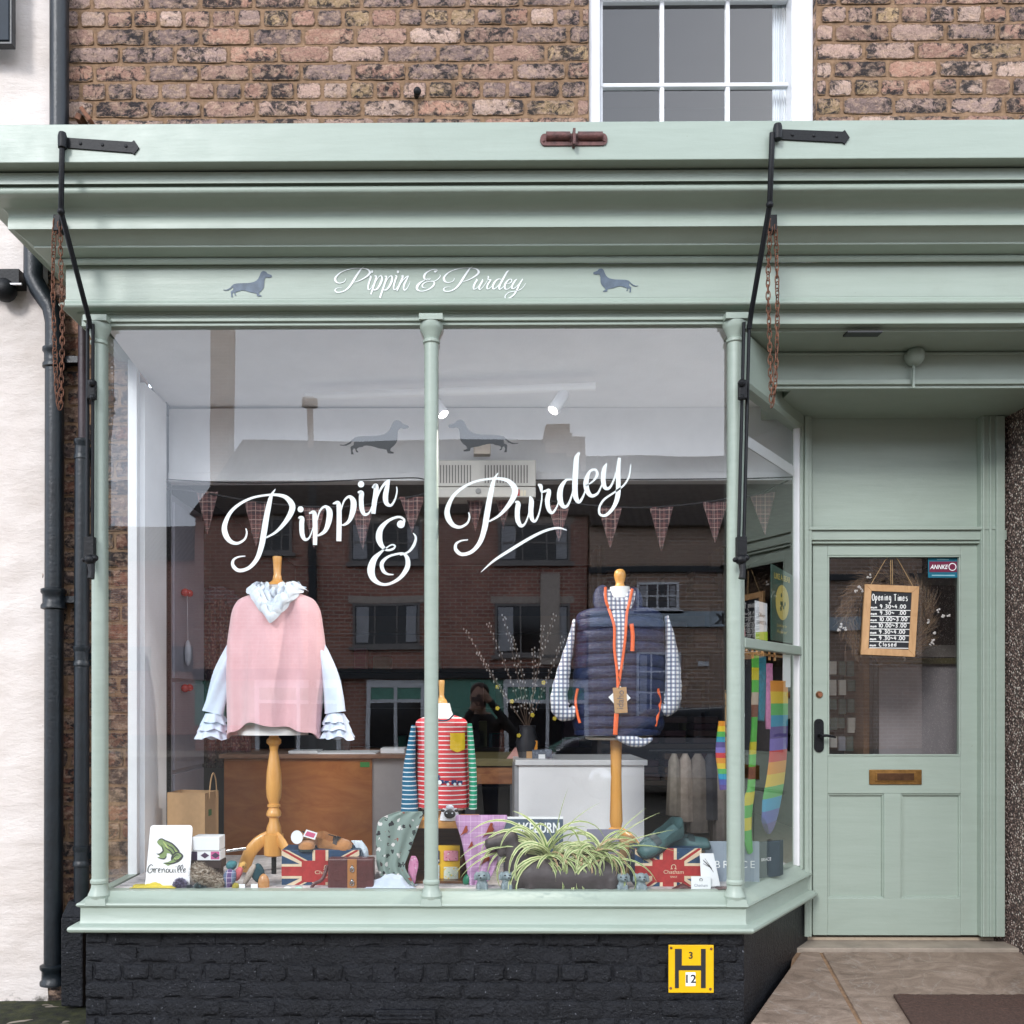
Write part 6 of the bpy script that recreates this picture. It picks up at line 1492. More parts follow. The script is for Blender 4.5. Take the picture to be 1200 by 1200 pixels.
# furniture
rich = wood('reddish_brown_ply', (.30, .085, .018), (.46, .17, .045), .35, (1.2, 3, 3.5), .25, 2.5)
ct = thing('counter', 'reddish brown wooden counter panel behind the pink jumper', 'counter', P(350, 1060, 1.5))
MB().pbox(262, 436, 889, 1055, 1.5, .6).build('counter_body', rich, ct, bevel=.006)
MB().pbox(256, 478, 884, 889, 1.47, .68).build('worktop', wood('worktop_wood', (.20, .09, .05), (.33, .17, .10), .4), ct, bevel=.004)
MB().pbox(436.5, 474, 889.5, 1055, 1.52, .5).build('side_panel', plain('beige_laminate', (.42, .38, .37), .6, 0, .05), ct)
MB().pbox(422, 433, 893, 899, 1.495, .004).build('green_label', plain('green_label', (.05, .25, .05)), ct)
dk = thing('white_desk', 'plain white desk back panel behind the dachshund planter', 'desk', P(680, 1050, 1.35))
MB().pbox(608, 755, 897, 1050, 1.35, .02).build('back_panel', M['white_matt'], dk, bevel=.002)
MB().pbox(604, 759, 890.5, 897, 1.33, .6).build('desk_top', M['white_gloss'], dk, bevel=.004)
MB().pbox(603, 608, 897, 1050, 1.36, .5).build('side_panel', plain('grey_edge', (.3, .3, .32), .6), dk)
tb = thing('old_table', 'rustic brown table between the counter and the white desk', 'table', P(570, 1060, 1.7))
MB().pbox(535, 612, 889, 898, 1.7, .8).build('table_top', wood('mossy_top', (.10, .08, .03), (.16, .13, .05), .6), tb, bevel=.004)
MB().pbox(540, 612, 899, 919, 1.72, .05).build('apron', wood('rustic_wood', (.16, .05, .02), (.34, .15, .06), .4, (2, 3, 9)), tb, bevel=.004)
for x in (545, 598): MB().pbox(x, x + 12, 919, 1050, 1.73, .05).build('leg', plain('grey_leg', (.06, .06, .07), .6), tb)
solid('note_block', 'orange and tan note boxes standing on the white desk', 'box', MB().pbox(617, 630, 868, 880, 1.5, .06).pbox(617, 624, 880.5, 890, 1.49, .06, 1), [plain('orange_card', (.62, .24, .02)), plain('tan_card', (.5, .28, .12))], bevel=.002)
solid('blue_box', 'blue grey patterned box with a barcode label on the desk', 'box', MB().pbox(624, 647, 879, 890, 1.45, .12).pbox(631, 639, 884, 889, 1.445, .002, 1), [spots('blue_grey_pattern', (.12, .14, .18), 40, [(.2, .22, .28), (.06, .07, .1)]), M['paper']], bevel=.002)
mb = MB(); mb.prism([P(594, 889, 1.7), P(604, 876, 1.7), P(612, 878, 1.7), P(613, 889, 1.7)], (0, .05, 0)); solid('pink_card_stack', 'pink folded cards on the rustic table', 'cards', mb, plain('pink_card2', (.55, .28, .25)))
solid('letter_papers', 'loose white papers and a clear stand on the counter top', 'papers', MB().pbox(338, 372, 880, 883.5, 1.55, .2).pbox(372, 440, 882, 883.8, 1.5, .3).pbox(446, 474, 877, 883.5, 1.6, .2), M['paper'])
mb = MB(); mb.pbox(345, 410, 862, 881, 1.75, .02); solid('black_monitor', 'black screen standing on the counter under the jumper', 'monitor', mb, M['black_plastic'], bevel=.003)
# willow and vase
wl = thing('pussy_willow', 'pussy willow branches with pale catkins in a dark vase', 'branches', P(618, 885, 1.55))
MB().lathe(P(618, 880, 1.55).x, 1.55, [(.05, PZ(889, 1.55)), (.07, PZ(870, 1.55)), (.045, PZ(855, 1.55)), (.05, PZ(850, 1.55))], 20).build('vase', plain('dark_vase', (.03, .03, .035), .3), wl, smooth=50)
mb = MB(); mc = MB()
for (x, y) in ((545, 738), (572, 730), (590, 722), (600, 745), (636, 735), (650, 720), (660, 748), (560, 765), (625, 760)):
    c = catmull([tuple(P(618, 855, 1.55)), tuple(P(618 + (x - 618) * .45 + rnd.uniform(-5, 5), 855 + (y - 855) * .5, 1.5)), tuple(P(x, y, 1.45))], 8); mb.sweep(c, .0025, 5)
    for k, p in enumerate(c[4:]):
        for s in (-1, 1): mc.ball(Vector(p) + Vector((s * .008, 0, rnd.uniform(-.01, .01))), (.0035, .0035, .007), 6)
mb.build('branch', plain('twig_brown', (.08, .05, .035)), wl); mc.build('catkins', plain('catkin_grey', (.30, .27, .25), .95), wl, smooth=60)
mb = MB()
for fx, fy in ((583, 805), (600, 822), (637, 800), (624, 838), (608, 862), (650, 842), (583, 830)):
    p = P(fx, fy, 1.5)
    for k in range(5): mb.ball(p + Vector((.007 * math.cos(k * 1.25), 0, .007 * math.sin(k * 1.25))), (.006, .004, .007), 6)
solid('paper_daffodils', 'small yellow paper flowers hung among the willow branches', 'flowers', mb, plain('daffodil_yellow', (.50, .38, .03)), smooth=50)
# left wall: tall cabinet, clothes
cb = thing('tall_cabinet', 'grey tall cupboard with red knobs along the left wall', 'cupboard', (-1.72, 1.2, .2))
gm = plain('lilac_grey_cupboard', (.27, .26, .31), .5, 0, .06)
MB().box(-1.95, -1.585, .872, 1.46, .2, 2.48).build('cupboard_body', gm, cb, bevel=.004)
for z0, z1 in ((.25, 1.02), (1.04, 1.50), (1.52, 2.44)): MB().box(-1.585, -1.572, .89, 1.44, z0, z1).build('cupboard_door', gm, cb, bevel=.003)
for z in (1.98, 1.47): MB().ball((-1.55, 1.0, z), .022, 14).ball((-1.55, 1.08, z + .004), .020, 14).build('red_knob', plain('red_gloss', (.42, .02, .02), .25), cb, smooth=60)
MB().sweep([(-1.55, 1.04, 1.97), (-1.55, 1.05, 1.72)], .002, 6).ball((-1.55, 1.05, 1.66), (.02, .02, .07), 10).build('hanging_tag', plain('grey_feather', (.4, .4, .45)), cb, smooth=50)
garm = spots('maroon_floral_cloth', (.09, .03, .04), 60, [(.16, .08, .07), (.05, .02, .03), (.2, .12, .1)], thr=.5)
cloth('hanging_dress', 'maroon floral garment hanging behind the cupboard at the left', 'dress', [(690, 250, 268), (720, 240, 285), (800, 240, 290), (900, 238, 295)], garm, 1.7, 1.7, 4, .03)
mb = MB(); c = catmull([(238, 700), (262, 695), (285, 715), (300, 712)], 8)
for k, (x, y) in enumerate(c):
    for q in range(5): mb.ball(P(x + rnd.uniform(-3, 3), y + rnd.uniform(-5, 5), 1.5), (.03, .03, .018), 7, rot=Matrix.Rotation(rnd.uniform(-1, 1), 3, 'Y'))
solid('feather_boa', 'dark ruffled garland draped high behind the pink jumper', 'garland', mb, plain('dark_purple_ruffle', (.03, .02, .035), .8), smooth=60)
# far right racks with clothes
mb = MB(); clr = [(.30, .26, .22), (.36, .30, .26), (.20, .17, .15), (.05, .05, .06), (.26, .22, .20)]
rk = thing('clothes_rail', 'dark rail of cream and brown garments beyond the green loafers', 'clothes rail', P(810, 960, 2.2))
MB().sweep([P(760, 880, 2.2), P(870, 880, 2.2)], .012, 8).build('rail', M['black_iron'], rk, smooth=40)
for k, (x, w, y1) in enumerate(((790, 8, 955), (803, 9, 962), (818, 11, 975), (832, 9, 960), (845, 8, 990))):
    mb = MB(); mb.loft(rings_px([(883, x - w * .3, x + w * .3, .03), (892, x - w * .8, x + w * .8, .05), (930, x - w, x + w, .06), (y1, x - w * 1.1, x + w * 1.1, .06)], 2.2, .05, 30, 2, [0, .03, .06, .10], 7)); mb.build('garment', plain('garment_%d' % k, clr[k], .9, 0, .2, 20, .4, 60), rk, smooth=60)
sv = thing('knitwear_shelf', 'dark wooden shelf stacked with folded jumpers at the back right', 'shelf', P(800, 890, 3.2))
wsh = plain('dark_wood_shelf', (.045, .028, .02), .6)
mb = MB(); mb.pbox(700, 705, 640, 1000, 3.4, .4).pbox(846, 851, 640, 1000, 3.4, .4)
for y in (700, 760, 820, 872, 915): mb.pbox(705, 846, y, y + 5, 3.4, .4)
mb.build('shelf_frame', wsh, sv)
for y in (700, 760, 820, 872, 915):
    for c_ in range(4):
        for r_ in range(4):
            if rnd.random() < .2: continue
            x = 711 + c_ * 34; cc = rnd.choice([(.07, .04, .04), (.10, .07, .05), (.03, .05, .07), (.12, .10, .09), (.05, .02, .03), (.14, .09, .06)])
            if (y, c_, r_) and rnd.random() < .95: 
                key = 'knit_%d' % (rnd.randrange(5)); M.setdefault(key, plain(key, cc, .9)); MB().pbox(x, x + rnd.uniform(25, 30), y - 8 - r_ * 8, y - .5 - r_ * 8, 3.42, .3).build('folded_jumper', M[key], sv, bevel=.012)
# back display dresser
bs = thing('back_dresser', 'tall dark dresser with boxes and frames on the back wall', 'dresser', P(420, 1000, 6.2))
mb = MB(); mb.box(-1.8, 2.4, 6.1, 6.5, .2, 2.3)
for z in (.5, .9, 1.3, 1.7, 2.1): mb.box(-1.85, 2.45, 5.8, 6.12, z, z + .03)
mb.build('dresser_body', wsh, bs)
for k in range(40):
    z = rnd.choice((.53, .93, 1.33, 1.73)); x = rnd.uniform(-1.7, 2.2); key = 'back_item_%d' % (k % 7)
    if key not in M: M[key] = plain(key, tuple(rnd.uniform(.03, .3) for _ in range(3)), .6)
    MB().box(x, x + rnd.uniform(.06, .2), 5.85, 6.05, z, z + rnd.uniform(.08, .28)).build('shelf_item', M[key], bs, bevel=.006)

# ---------------- behind the door
cbd = thing('chalkboard', 'wood framed chalkboard of opening hours hung inside the door glass', 'chalkboard', P(1045, 770, .80))
KY = .772
def kb_(x, y, o=0): return P(x, y, KY + (770 - y) * .00012 - o)
mb = MB(); O_ = [(1014, 684.5), (1077.5, 687), (1072.5, 770), (1009, 767)]; I_ = [(1021.5, 692.5), (1069, 694.5), (1065, 761.5), (1018, 759.5)]
for k in range(4):
    k2 = (k + 1) % 4; mb.prism([kb_(*O_[k]), kb_(*O_[k2]), kb_(*I_[k2]), kb_(*I_[k])], (0, .016, 0))
mb.build('board_frame', wood('light_pine_frame', (.42, .23, .10), (.58, .35, .17), .5, (10, 10, 3)), cbd, bevel=.002)
MB().prism([kb_(x, y, -.006) for x, y in I_], (0, .006, 0)).build('slate', plain('blackboard_slate', (.012, .014, .018), .7, 0, .3, 20), cbd)
mb = MB(); kc = (43.5, 0)
def K(x, y): return kb_(x, y, -.0048)
def hand(s, x0, y0, w, h, par):
    """simple handwritten strokes for digits / letters"""
    G_ = {'0': [[(.5, 0), (.1, .3), (.1, .75), (.5, 1), (.85, .7), (.85, .3), (.5, 0)]], '1': [[(.3, .2), (.55, 0), (.5, 1)]], '3': [[(.1, .1), (.6, 0), (.8, .25), (.4, .48), (.85, .7), (.5, 1), (.1, .9)]], '4': [[(.55, 0), (.1, .6), (.9, .6)], [(.65, .3), (.6, 1)]], '9': [[(.8, .2), (.4, 0), (.15, .3), (.5, .5), (.8, .25), (.75, .6), (.5, 1)]], '.': [[(.4, .9), (.5, 1)]], '-': [[(.0, .5), (.4, .4), (.7, .6), (1, .5)]],
      'O': [[(.5, 0), (.0, .4), (.3, 1), (.9, .8), (.9, .2), (.5, 0)]], 'p': [[(.2, .4), (.2, 1.5)], [(.2, .5), (.6, .35), (.8, .7), (.4, 1), (.2, .85)]], 'e': [[(.2, .7), (.8, .6), (.6, .35), (.2, .6), (.4, 1), (.9, .85)]], 'n': [[(.2, .4), (.2, 1)], [(.2, .55), (.6, .35), (.75, .6), (.8, 1)]], 'i': [[(.5, .4), (.5, 1)], [(.5, .1), (.55, .15)]], 'g': [[(.8, .45), (.4, .38), (.2, .7), (.5, .95), (.8, .7), (.8, .45), (.8, 1.2), (.4, 1.5), (.1, 1.3)]], 'T': [[(.0, .05), (1, 0)], [(.5, .0), (.5, 1)]], 'm': [[(.1, .4), (.1, 1)], [(.1, .5), (.4, .4), (.5, 1)], [(.5, .5), (.8, .4), (.95, 1)]], 's': [[(.8, .4), (.3, .45), (.4, .65), (.8, .75), (.7, .98), (.2, 1)]],
      'C': [[(.9, .15), (.4, 0), (.1, .5), (.4, 1), (.95, .9)]], 'l': [[(.5, 0), (.45, 1)]], 'o': [[(.5, .4), (.15, .7), (.5, 1), (.85, .7), (.5, .4)]], 'd': [[(.7, .5), (.3, .45), (.15, .8), (.5, 1), (.75, .8)], [(.8, 0), (.8, 1)]], '~': [[(0, .5), (.3, .35), (.6, .65), (1, .5)]]}
    x = x0
    for ch in s:
        if ch in G_:
            for st_ in G_[ch]:
                if len(st_) == 2: st_ = [st_[0], ((st_[0][0] + st_[1][0]) / 2, (st_[0][1] + st_[1][1]) / 2), st_[1]]
                ribbon(par, [(x + a * w, y0 + b * h, .95) for a, b in st_], K, n=5)
        x += w * (1.25 if ch not in '.i1l' else .85)
hand('Opening', 1022, 696, 2.75, 7.5, mb); hand('Times', 1047.5, 696.5, 2.9, 7.5, mb)
for k, (s, x) in enumerate((('9.30~4.00', 1031), ('9.30~ .00', 1031), ('10.00~3.00', 1030), ('10.00~3.00', 1029), ('9.30~4.00', 1030), ('9.30~4.00', 1030), ('Closed', 1030))):
    y = 708.5 + k * 7.4; hand(s, x, y, 3.0, 4.4, mb)
    hand('mom', 1020.5 - k * .2, y + 2, 2.0, 2.4, mb)
    if k < 7: ribbon(mb, [(1020.5 - k * .3, y + 6.2, .45), (1040, y + 6.5, .45), (1067 - k * .4, y + 6.9, .45)], K)
mb.build('chalk_writing', plain('chalk', (.72, .72, .70), .9), cbd)
mb = MB()
for pts in ([(1020.5, 685), (1037, 657), (1041, 653)], [(1046, 685), (1045.5, 656)], [(1044, 685), (1043.5, 656)], [(1070, 687), (1053, 657), (1050, 653)]): mb.sweep([kb_(x, y, -.004) for x, y in pts], .0014, 6)
mb.build('string', plain('twine', (.45, .30, .15), .9), cbd)
# wreath
wr = thing('dried_wreath', 'round dried twig wreath with white seed heads behind the chalkboard', 'wreath', P(1040, 790, .86))
mb = MB(); wc = P(1040, 722, .87); rw = random.Random(4)
for k in range(1500):
    a = rw.uniform(0, 6.283); r = rw.gauss(.205, .022); p = wc + Vector((r * math.cos(a), rw.uniform(-.02, .03), r * math.sin(a))); tg_ = a + math.pi / 2 + rw.uniform(-.9, .5)
    d = Vector((math.cos(tg_), rw.uniform(-.25, .25), math.sin(tg_))) * rw.uniform(.04, .09); o_ = Vector((-d.z, 0, d.x)).normalized() * .0013
    mb.q([p - o_, p + o_, p + d + o_ * .3, p + d - o_ * .3], [(0, 1, 2, 3)], k % 3)
mb.build('twigs', [plain('twig_dark', (.06, .035, .025), .9), plain('twig_mid', (.15, .09, .055), .9), plain('twig_tan', (.15, .10, .06), .9)], wr)
mb = MB()
for (x, y) in ((1006, 688), (1010, 692), (1003, 693), (985, 733), (990, 737), (983, 739), (1096, 742), (1094, 750), (1100, 716), (1112, 722), (1018, 675), (1060, 772), (1088, 728), (1092, 755), (1105, 722)): 
    for q in range(3): mb.ball(P(x + rw.uniform(-2, 2), y + rw.uniform(-2, 2), .85), (rw.uniform(.004, .009), .003, rw.uniform(.003, .007)), 8, rot=Matrix.Rotation(rw.uniform(-1, 1), 3, 'Y'))
mb.build('seed_heads', plain('white_seed', (.55, .50, .48), .9), wr, smooth=60)
ipn = thing('inner_partition', 'grey frosted panel with a dark rail seen through the door', 'partition', P(1080, 980, 1.25))
MB().pbox(1030, 1150, 778, 1010, 1.25, .03).build('panel', plain('grey_frosted_panel', (.20, .18, .19), .7, 0, .12, 4), ipn)
MB().pbox(1028, 1150, 771, 778, 1.22, .06).build('rail', plain('olive_brown_rail', (.06, .05, .02), .5), ipn)
MB().pbox(1023, 1030, 640, 1010, 1.23, .05).build('post', M['black_plastic'], ipn)
pf = thing('picture_frame', 'grey mounted dark picture on the wall behind the wreath', 'picture', P(1100, 770, 1.3))
mb = MB(); mb.pbox(1076, 1145, 672, 686, 1.3, .02).pbox(1076, 1145, 756, 770, 1.3, .02).pbox(1076, 1086, 686, 756, 1.3, .02).pbox(1120, 1145, 686, 756, 1.3, .02); mb.build('mount', plain('grey_mount', (.15, .13, .12), .7), pf)
MB().pbox(1086, 1120, 686, 756, 1.305, .01).build('picture', plain('dark_picture', (.03, .018, .015), .5), pf)
ck = thing('card_rack', 'tall rack of small cards and socks behind the door handle', 'rack', P(985, 960, 1.5))
MB().pbox(968, 972, 760, 970, 1.5, .3).pbox(1012, 1020, 760, 970, 1.5, .3, 1).build('rack_frame', [M['chrome'], wood('brown_rack', (.08, .04, .02), (.16, .09, .05))], ck)
for r_ in range(9):
    for c_ in range(4):
        key = 'card_%d' % rnd.randrange(6)
        if key not in M: M[key] = plain(key, rnd.choice([(.35, .36, .40), (.03, .03, .05), (.10, .14, .20), (.25, .08, .06), (.42, .40, .36), (.05, .08, .07), (.2, .22, .26)]), .6)
        x = 973 + c_ * 10 + rnd.uniform(-1, 1); y = 775 + r_ * 22; MB().pbox(x, x + 8, y, y + rnd.uniform(12, 19), 1.5 + .04 * c_, .02).build('card', M[key], ck, bevel=.002)
# ================================================================== THE STREET BEHIND THE CAMERA (seen mirrored in the glass)
LS = 24.2
def Q(px, py, L=LS):
    """real point at y=-L whose mirror image in the shop glass falls on the photo pixel"""
    p = P(px, py, L); return Vector((p.x, -L, p.z))
def facade_brick(name, a, b, m, sc=1.0):
    n = NT(name); t = n.add('ShaderNodeTexBrick'); t.inputs['Scale'].default_value = 1; t.inputs['Brick Width'].default_value = .24 * sc; t.inputs['Row Height'].default_value = .085 * sc; t.inputs['Mortar Size'].default_value = .013 * sc
    t.inputs['Color1'].default_value = c4(a); t.inputs['Color2'].default_value = c4(b); t.inputs['Mortar'].default_value = c4(m)
    x = n.xyz(); cb_ = n.add('ShaderNodeCombineXYZ'); n.l(x[0], cb_.inputs[0]); n.l(x[2], cb_.inputs[1]); n.l(cb_.outputs[0], t.inputs['Vector'])
    n.base(n.mix(1, t.outputs['Color'], n.ramp(n.noise(1.2, 5), [(.3, (.75, .75, .75)), (.7, (1, 1, 1))]), 'MULTIPLY')); n.b.inputs['Roughness'].default_value = .9; return n.m
FB = facade_brick('red_terrace_brick', (.40, .15, .105), (.52, .22, .15), (.55, .44, .38), 1.3)
FB2 = facade_brick('brown_terrace_brick', (.34, .22, .15), (.44, .27, .18), (.55, .46, .40), 1.3)
nt = NT('clay_roof_tiles'); x = nt.xyz(); s1 = nt.math('SINE', nt.math('MULTIPLY', x[0], 28)); s2 = nt.math('FRACT', nt.math('MULTIPLY', x[2], 5)); nt.base(nt.ramp(nt.noise(3, 6, .7), [(.3, (.022, .016, .014)), (.7, (.06, .042, .036))])); nt.bump(nt.math('ADD', s1, s2), .8, .04); nt.b.inputs['Roughness'].default_value = .85; ROOF = nt.m
SG = plain('street_window_glass', (.008, .01, .013), .08); SG.node_tree.nodes['Principled BSDF'].inputs['Specular IOR Level'].default_value = .5
WG = M['white_gloss']; DKF = plain('grey_brown_window_frame', (.22, .20, .19), .6); CUR = plain('net_curtain', (.42, .42, .44), .9); GRN = plain('green_shop_paint', (.12, .32, .24), .5); RENDER_ = plain('pale_render', (.50, .42, .36), .8)
def qbox(mb, px0, px1, py0, py1, d, out=0, m=0, L=LS):
    a = Q(px0, py1, L); b = Q(px1, py0, L); return mb.box(a.x, b.x, -L + out, -L + out - d, a.z, b.z, m)
def qwin(par, px0, px1, py0, py1, cols_, rows_, L=LS, sill=True, fr=None):
    fr = fr or WG; mb = MB(); a = Q(px0, py1, L); b = Q(px1, py0, L); w = .07; y = -L + .10
    mb.box(a.x, b.x, y, y - .08, b.z - w, b.z).box(a.x, b.x, y, y - .08, a.z, a.z + w).box(a.x, a.x + w, y, y - .08, a.z + w, b.z - w).box(b.x - w, b.x, y, y - .08, a.z + w, b.z - w)
    for k in range(1, cols_): x = a.x + (b.x - a.x) * k / cols_; mb.box(x - .022, x + .022, y - .01, y - .06, a.z + w, b.z - w)
    for k in range(1, rows_): z = a.z + (b.z - a.z) * k / rows_; mb.box(a.x + w, b.x - w, y - .012, y - .055, z - .022, z + .022)
    if sill: mb.box(a.x - .1, b.x + .1, y + .08, y - .05, a.z - .1, a.z)
    if fr is DKF: MB().box(a.x - .12, b.x + .12, -L + .03, -L - .02, b.z + .02, b.z + .22).build('lintel', RENDER_, par)
    o = mb.build('window', fr, par); MB().box(a.x + .02, b.x - .02, y - .05, y - .06, a.z + .02, b.z - .02).build('window_glass', SG, o)
    if b.x - a.x > 1.2: MB().box(a.x + .1, a.x + (b.x - a.x) * .24, y - .045, y - .052, a.z + .12, b.z - .1).box(b.x - (b.x - a.x) * .2, b.x - .1, y - .045, y - .052, a.z + .12, b.z - .1).build('curtains', CUR, o)
    return o
def gable(mb, x0, x1, zE, zR, L, dep=7, m=0, hip0=0):
    y0 = -L + .3; y1 = -L - dep
    mb.q([(x0, y0, zE), (x1, y0, zE), (x1, (y0 + y1) / 2, zR), (x0 + hip0, (y0 + y1) / 2, zR), (x0, y1, zE), (x1, y1, zE)], [(0, 1, 2, 3), (3, 2, 5, 4), (0, 3, 4), (1, 5, 2), (0, 4, 5, 1)], m)
# red terrace
A = thing('brick_terrace', 'long red brick terrace with a tiled roof across the road', 'building', (-2.3, -LS, -.15))
xa, xb = Q(228, 600).x, Q(689, 600).x; zE = Q(500, 604).z; zR = P(500, 517, LS + 3.5).z
MB().box(xa, xb, -LS, -LS - 7, -.15, zE).build('wall', FB, A)
mb = MB(); gable(mb, xa - .1, xb, zE, zR, LS, hip0=.7); rf = mb.build('roof', ROOF, A)
for x0, x1, y0, L_ in ((249, 271, 360, LS + 3), (640, 668, 500, LS + 3)):
    mb = MB(); p0, p1 = P(x0, 520, L_), P(x1, y0, L_); zt_ = p1.z; mb.box(p0.x, p1.x, -L_ + .4, -L_ - .4, zE, zt_); mb.box(p0.x - .06, p1.x + .06, -L_ + .46, -L_ - .46, zt_ - .5, zt_ - .3); mb.build('chimney', FB2, rf)
p_ = P(364, 466, LS + 3); MB().lathe(p_.x, -LS - 3, [(.10, zR - .5), (.10, p_.z - .3), (.26, p_.z - .25), (.26, p_.z), (.1, p_.z + .05)], 12).build('flue', FB2, rf)
for x0, x1, y0, y1 in ((309, 343, 607, 648), (410, 494, 612, 659), (583, 668, 613, 659), (412, 493, 706, 758), (580, 668, 708, 768)):
    qwin(A, x0, x1, y0, y1, 3, 1 if y0 > 700 else 2, fr=DKF)
mb = MB(); qbox(mb, 632, 655, 672, 780, .1, .14); mb.build('pale_pier', RENDER_, A)
mb = MB(); qbox(mb, 362, 371, 530, 880, .12, .2); mb.build('downpipe', M['pipe_black'], A)
mb = MB(); qbox(mb, 228, 689, 784, 796, .3, .30); mb.build('shop_cornice', M['pipe_black'], A)
for x0, x1 in ((430, 500), (590, 690), (300, 400)):
    mb = MB(); qbox(mb, x0, x1, 797, 806, .1, .2).box(0, 0, 0, 0, 0, 0); qbox(mb, x0, x0 + 5, 806, 880, .1, .2); qbox(mb, x1 - 5, x1, 806, 880, .1, .2); qbox(mb, x0 + 5, x1 - 5, 820, 824, .1, .2); qbox(mb, (x0 + x1) / 2 - 2, (x0 + x1) / 2 + 2, 806, 880, .08, .19); mb.build('shop_frame', WG, A)
    mb = MB(); qbox(mb, x0 + 5, x1 - 5, 806, 820, .05, .15); mb.build('shop_header', GRN, A)
    mb = MB(); qbox(mb, x0 + 5, x1 - 5, 824, 880, .05, .12); mb.build('shop_glass', SG, A)
mb = MB(); qbox(mb, 500, 590, 797, 850, .08, .12); mb.build('shop_panel', GRN, A)
mb = MB(); qbox(mb, 228, 300, 797, 850, .08, .12); mb.build('shop_panel', GRN, A)
# brown building with white sashes
B = thing('brown_townhouse', 'brown brick townhouse with white sash windows and a pale shop sign', 'building', (9, -LS, -.15))
xa, xb = Q(690, 600).x, Q(1500, 600).x; zE2 = Q(700, 618).z; zR2 = P(800, 535, LS + 3.5).z
MB().box(xa + .005, xb, -LS + .25, -LS - 7, -.15, zE2).build('wall', FB2, B)
mb = MB(); gable(mb, xa + .005, xb, zE2, zR2, LS - .3, 7.6); rf = mb.build('roof', ROOF, B)
p0, p1 = P(668, 500, LS), P(688, 515, LS + 3); p0 = P(663, 520, LS + 3); p1 = P(684, 517, LS + 3); MB().box(p0.x, p1.x, -LS - 2.4, -LS - 3.4, zE2, p1.z).build('chimney', FB2, rf)
L2 = LS - .26
for x0, x1, y0, y1, c_, r_ in ((746, 796, 684, 716, 4, 2), (746, 798, 765, 858, 3, 4), (880, 930, 680, 716, 4, 2), (965, 980, 690, 728, 2, 2), (1040, 1085, 684, 716, 4, 2), (1180, 1230, 684, 716, 4, 2), (1320, 1370, 684, 716, 4, 2), (1180, 1232, 765, 858, 3, 4)): qwin(B, x0, x1, y0, y1, c_, r_, L2)
mb = MB(); qbox(mb, 690, 1500, 664, 672, .15, .15, L=L2); mb.build('string_course', M['pipe_black'], B)
mb = MB(); qbox(mb, 692, 1100, 717, 735, .12, .18, L=L2); sgn = mb.build('shop_sign', plain('pale_blue_sign', (.40, .46, .50), .5), B)
textmesh('OK', .30, Vector(((Q(848, 726, L2).x), -L2 + .185, Q(848, 726, L2).z)), M['ink'], 'sign_lettering', B, rot=(90, 0, 180), bold=.04)
mb = MB(); qbox(mb, 818, 830, 776, 782, .05, .05, L=L2); mb.build('small_plate', WG, B)
# lower houses at the left, further off
for k, (x0, x1, y0, L_) in enumerate(((-900, -360, 640, 46), (-360, 40, 628, 44), (40, 240, 617, 42))):
    t = thing('distant_house', ('far pale house at the left end of the street', 'far middle house at the left of the street', 'far low house beside the red terrace')[k], 'house', (0, -L_, -.15), 'distant houses across the road')
    a, b = Q(x0, y0, L_), Q(x1 - 2, y0, L_); MB().box(a.x, b.x, -L_, -L_ - 8, -.15, a.z - 1.6).build('wall', (RENDER_, FB2, FB)[k], t)
    mb = MB(); gable(mb, a.x, b.x, a.z - 1.6, P(x0, y0, L_ + 4).z, L_, 8); mb.build('roof', ROOF, t)
    for j in range(4): xx = a.x + (b.x - a.x) * (j + .5) / 4; MB().box(xx - .5, xx + .5, -L_ + .05, -L_ - .05, 2.8, 4.0).build('window', SG, t)
t = thing('distant_house', 'long far house at the right end of the street', 'house', (34, -LS - 10, -.15), 'distant houses across the road')
MB().box(22, 60, -LS - 8, -LS - 16, -.15, 5.5).build('wall', FB, t); mb = MB(); gable(mb, 22, 60, 5.5, 8.2, LS + 8, 8); mb.build('roof', ROOF, t)
tag(MB().box(-60, 60, -LS + 3.2, -LS + .31, -.3, -.02).build('far_pavement', M['concrete_flag'], origin=(0, -LS, 0)), kind='structure')

# a parked car
car = thing('parked_car', 'dark hatchback parked on the far side of the road', 'car', (3.2, -12, -.14))
cx0 = 1.2; dark = plain('dark_car_paint', (.015, .02, .03), .2, .3, .05, coat=1)
side = [(0, .35), (.05, .75), (.35, .92), (1.15, 1.0), (1.75, 1.42), (2.9, 1.48), (3.6, 1.30), (4.0, .98), (4.1, .6), (4.05, .32)]
def cs(u, w): return u
mb = MB(); rg = []
for yy, k in ((-12.85, .90), (-12.80, .97), (-12.5, 1), (-11.5, 1), (-11.2, .97), (-11.15, .90)):
    rg.append([(cx0 + x, yy + (0 if z < .95 else (.12 if yy < -12 else -.12)) , -.14 + (z if z < .95 else .95 + (z - .95) * k)) for x, z in side])
mb.loft(rg); mb.build('body', dark, car, smooth=40, bevel=.02)
mb = MB(); mb.prism([(cx0 + x, -11.12, -.14 + z) for x, z in ((1.25, 1.0), (1.78, 1.36), (2.3, 1.40), (2.3, 1.0))], (0, -.02, 0)); mb.prism([(cx0 + x, -11.12, -.14 + z) for x, z in ((2.38, 1.0), (2.38, 1.41), (2.95, 1.41), (3.5, 1.26), (3.6, 1.0))], (0, -.02, 0)); mb.build('window', SG, car)
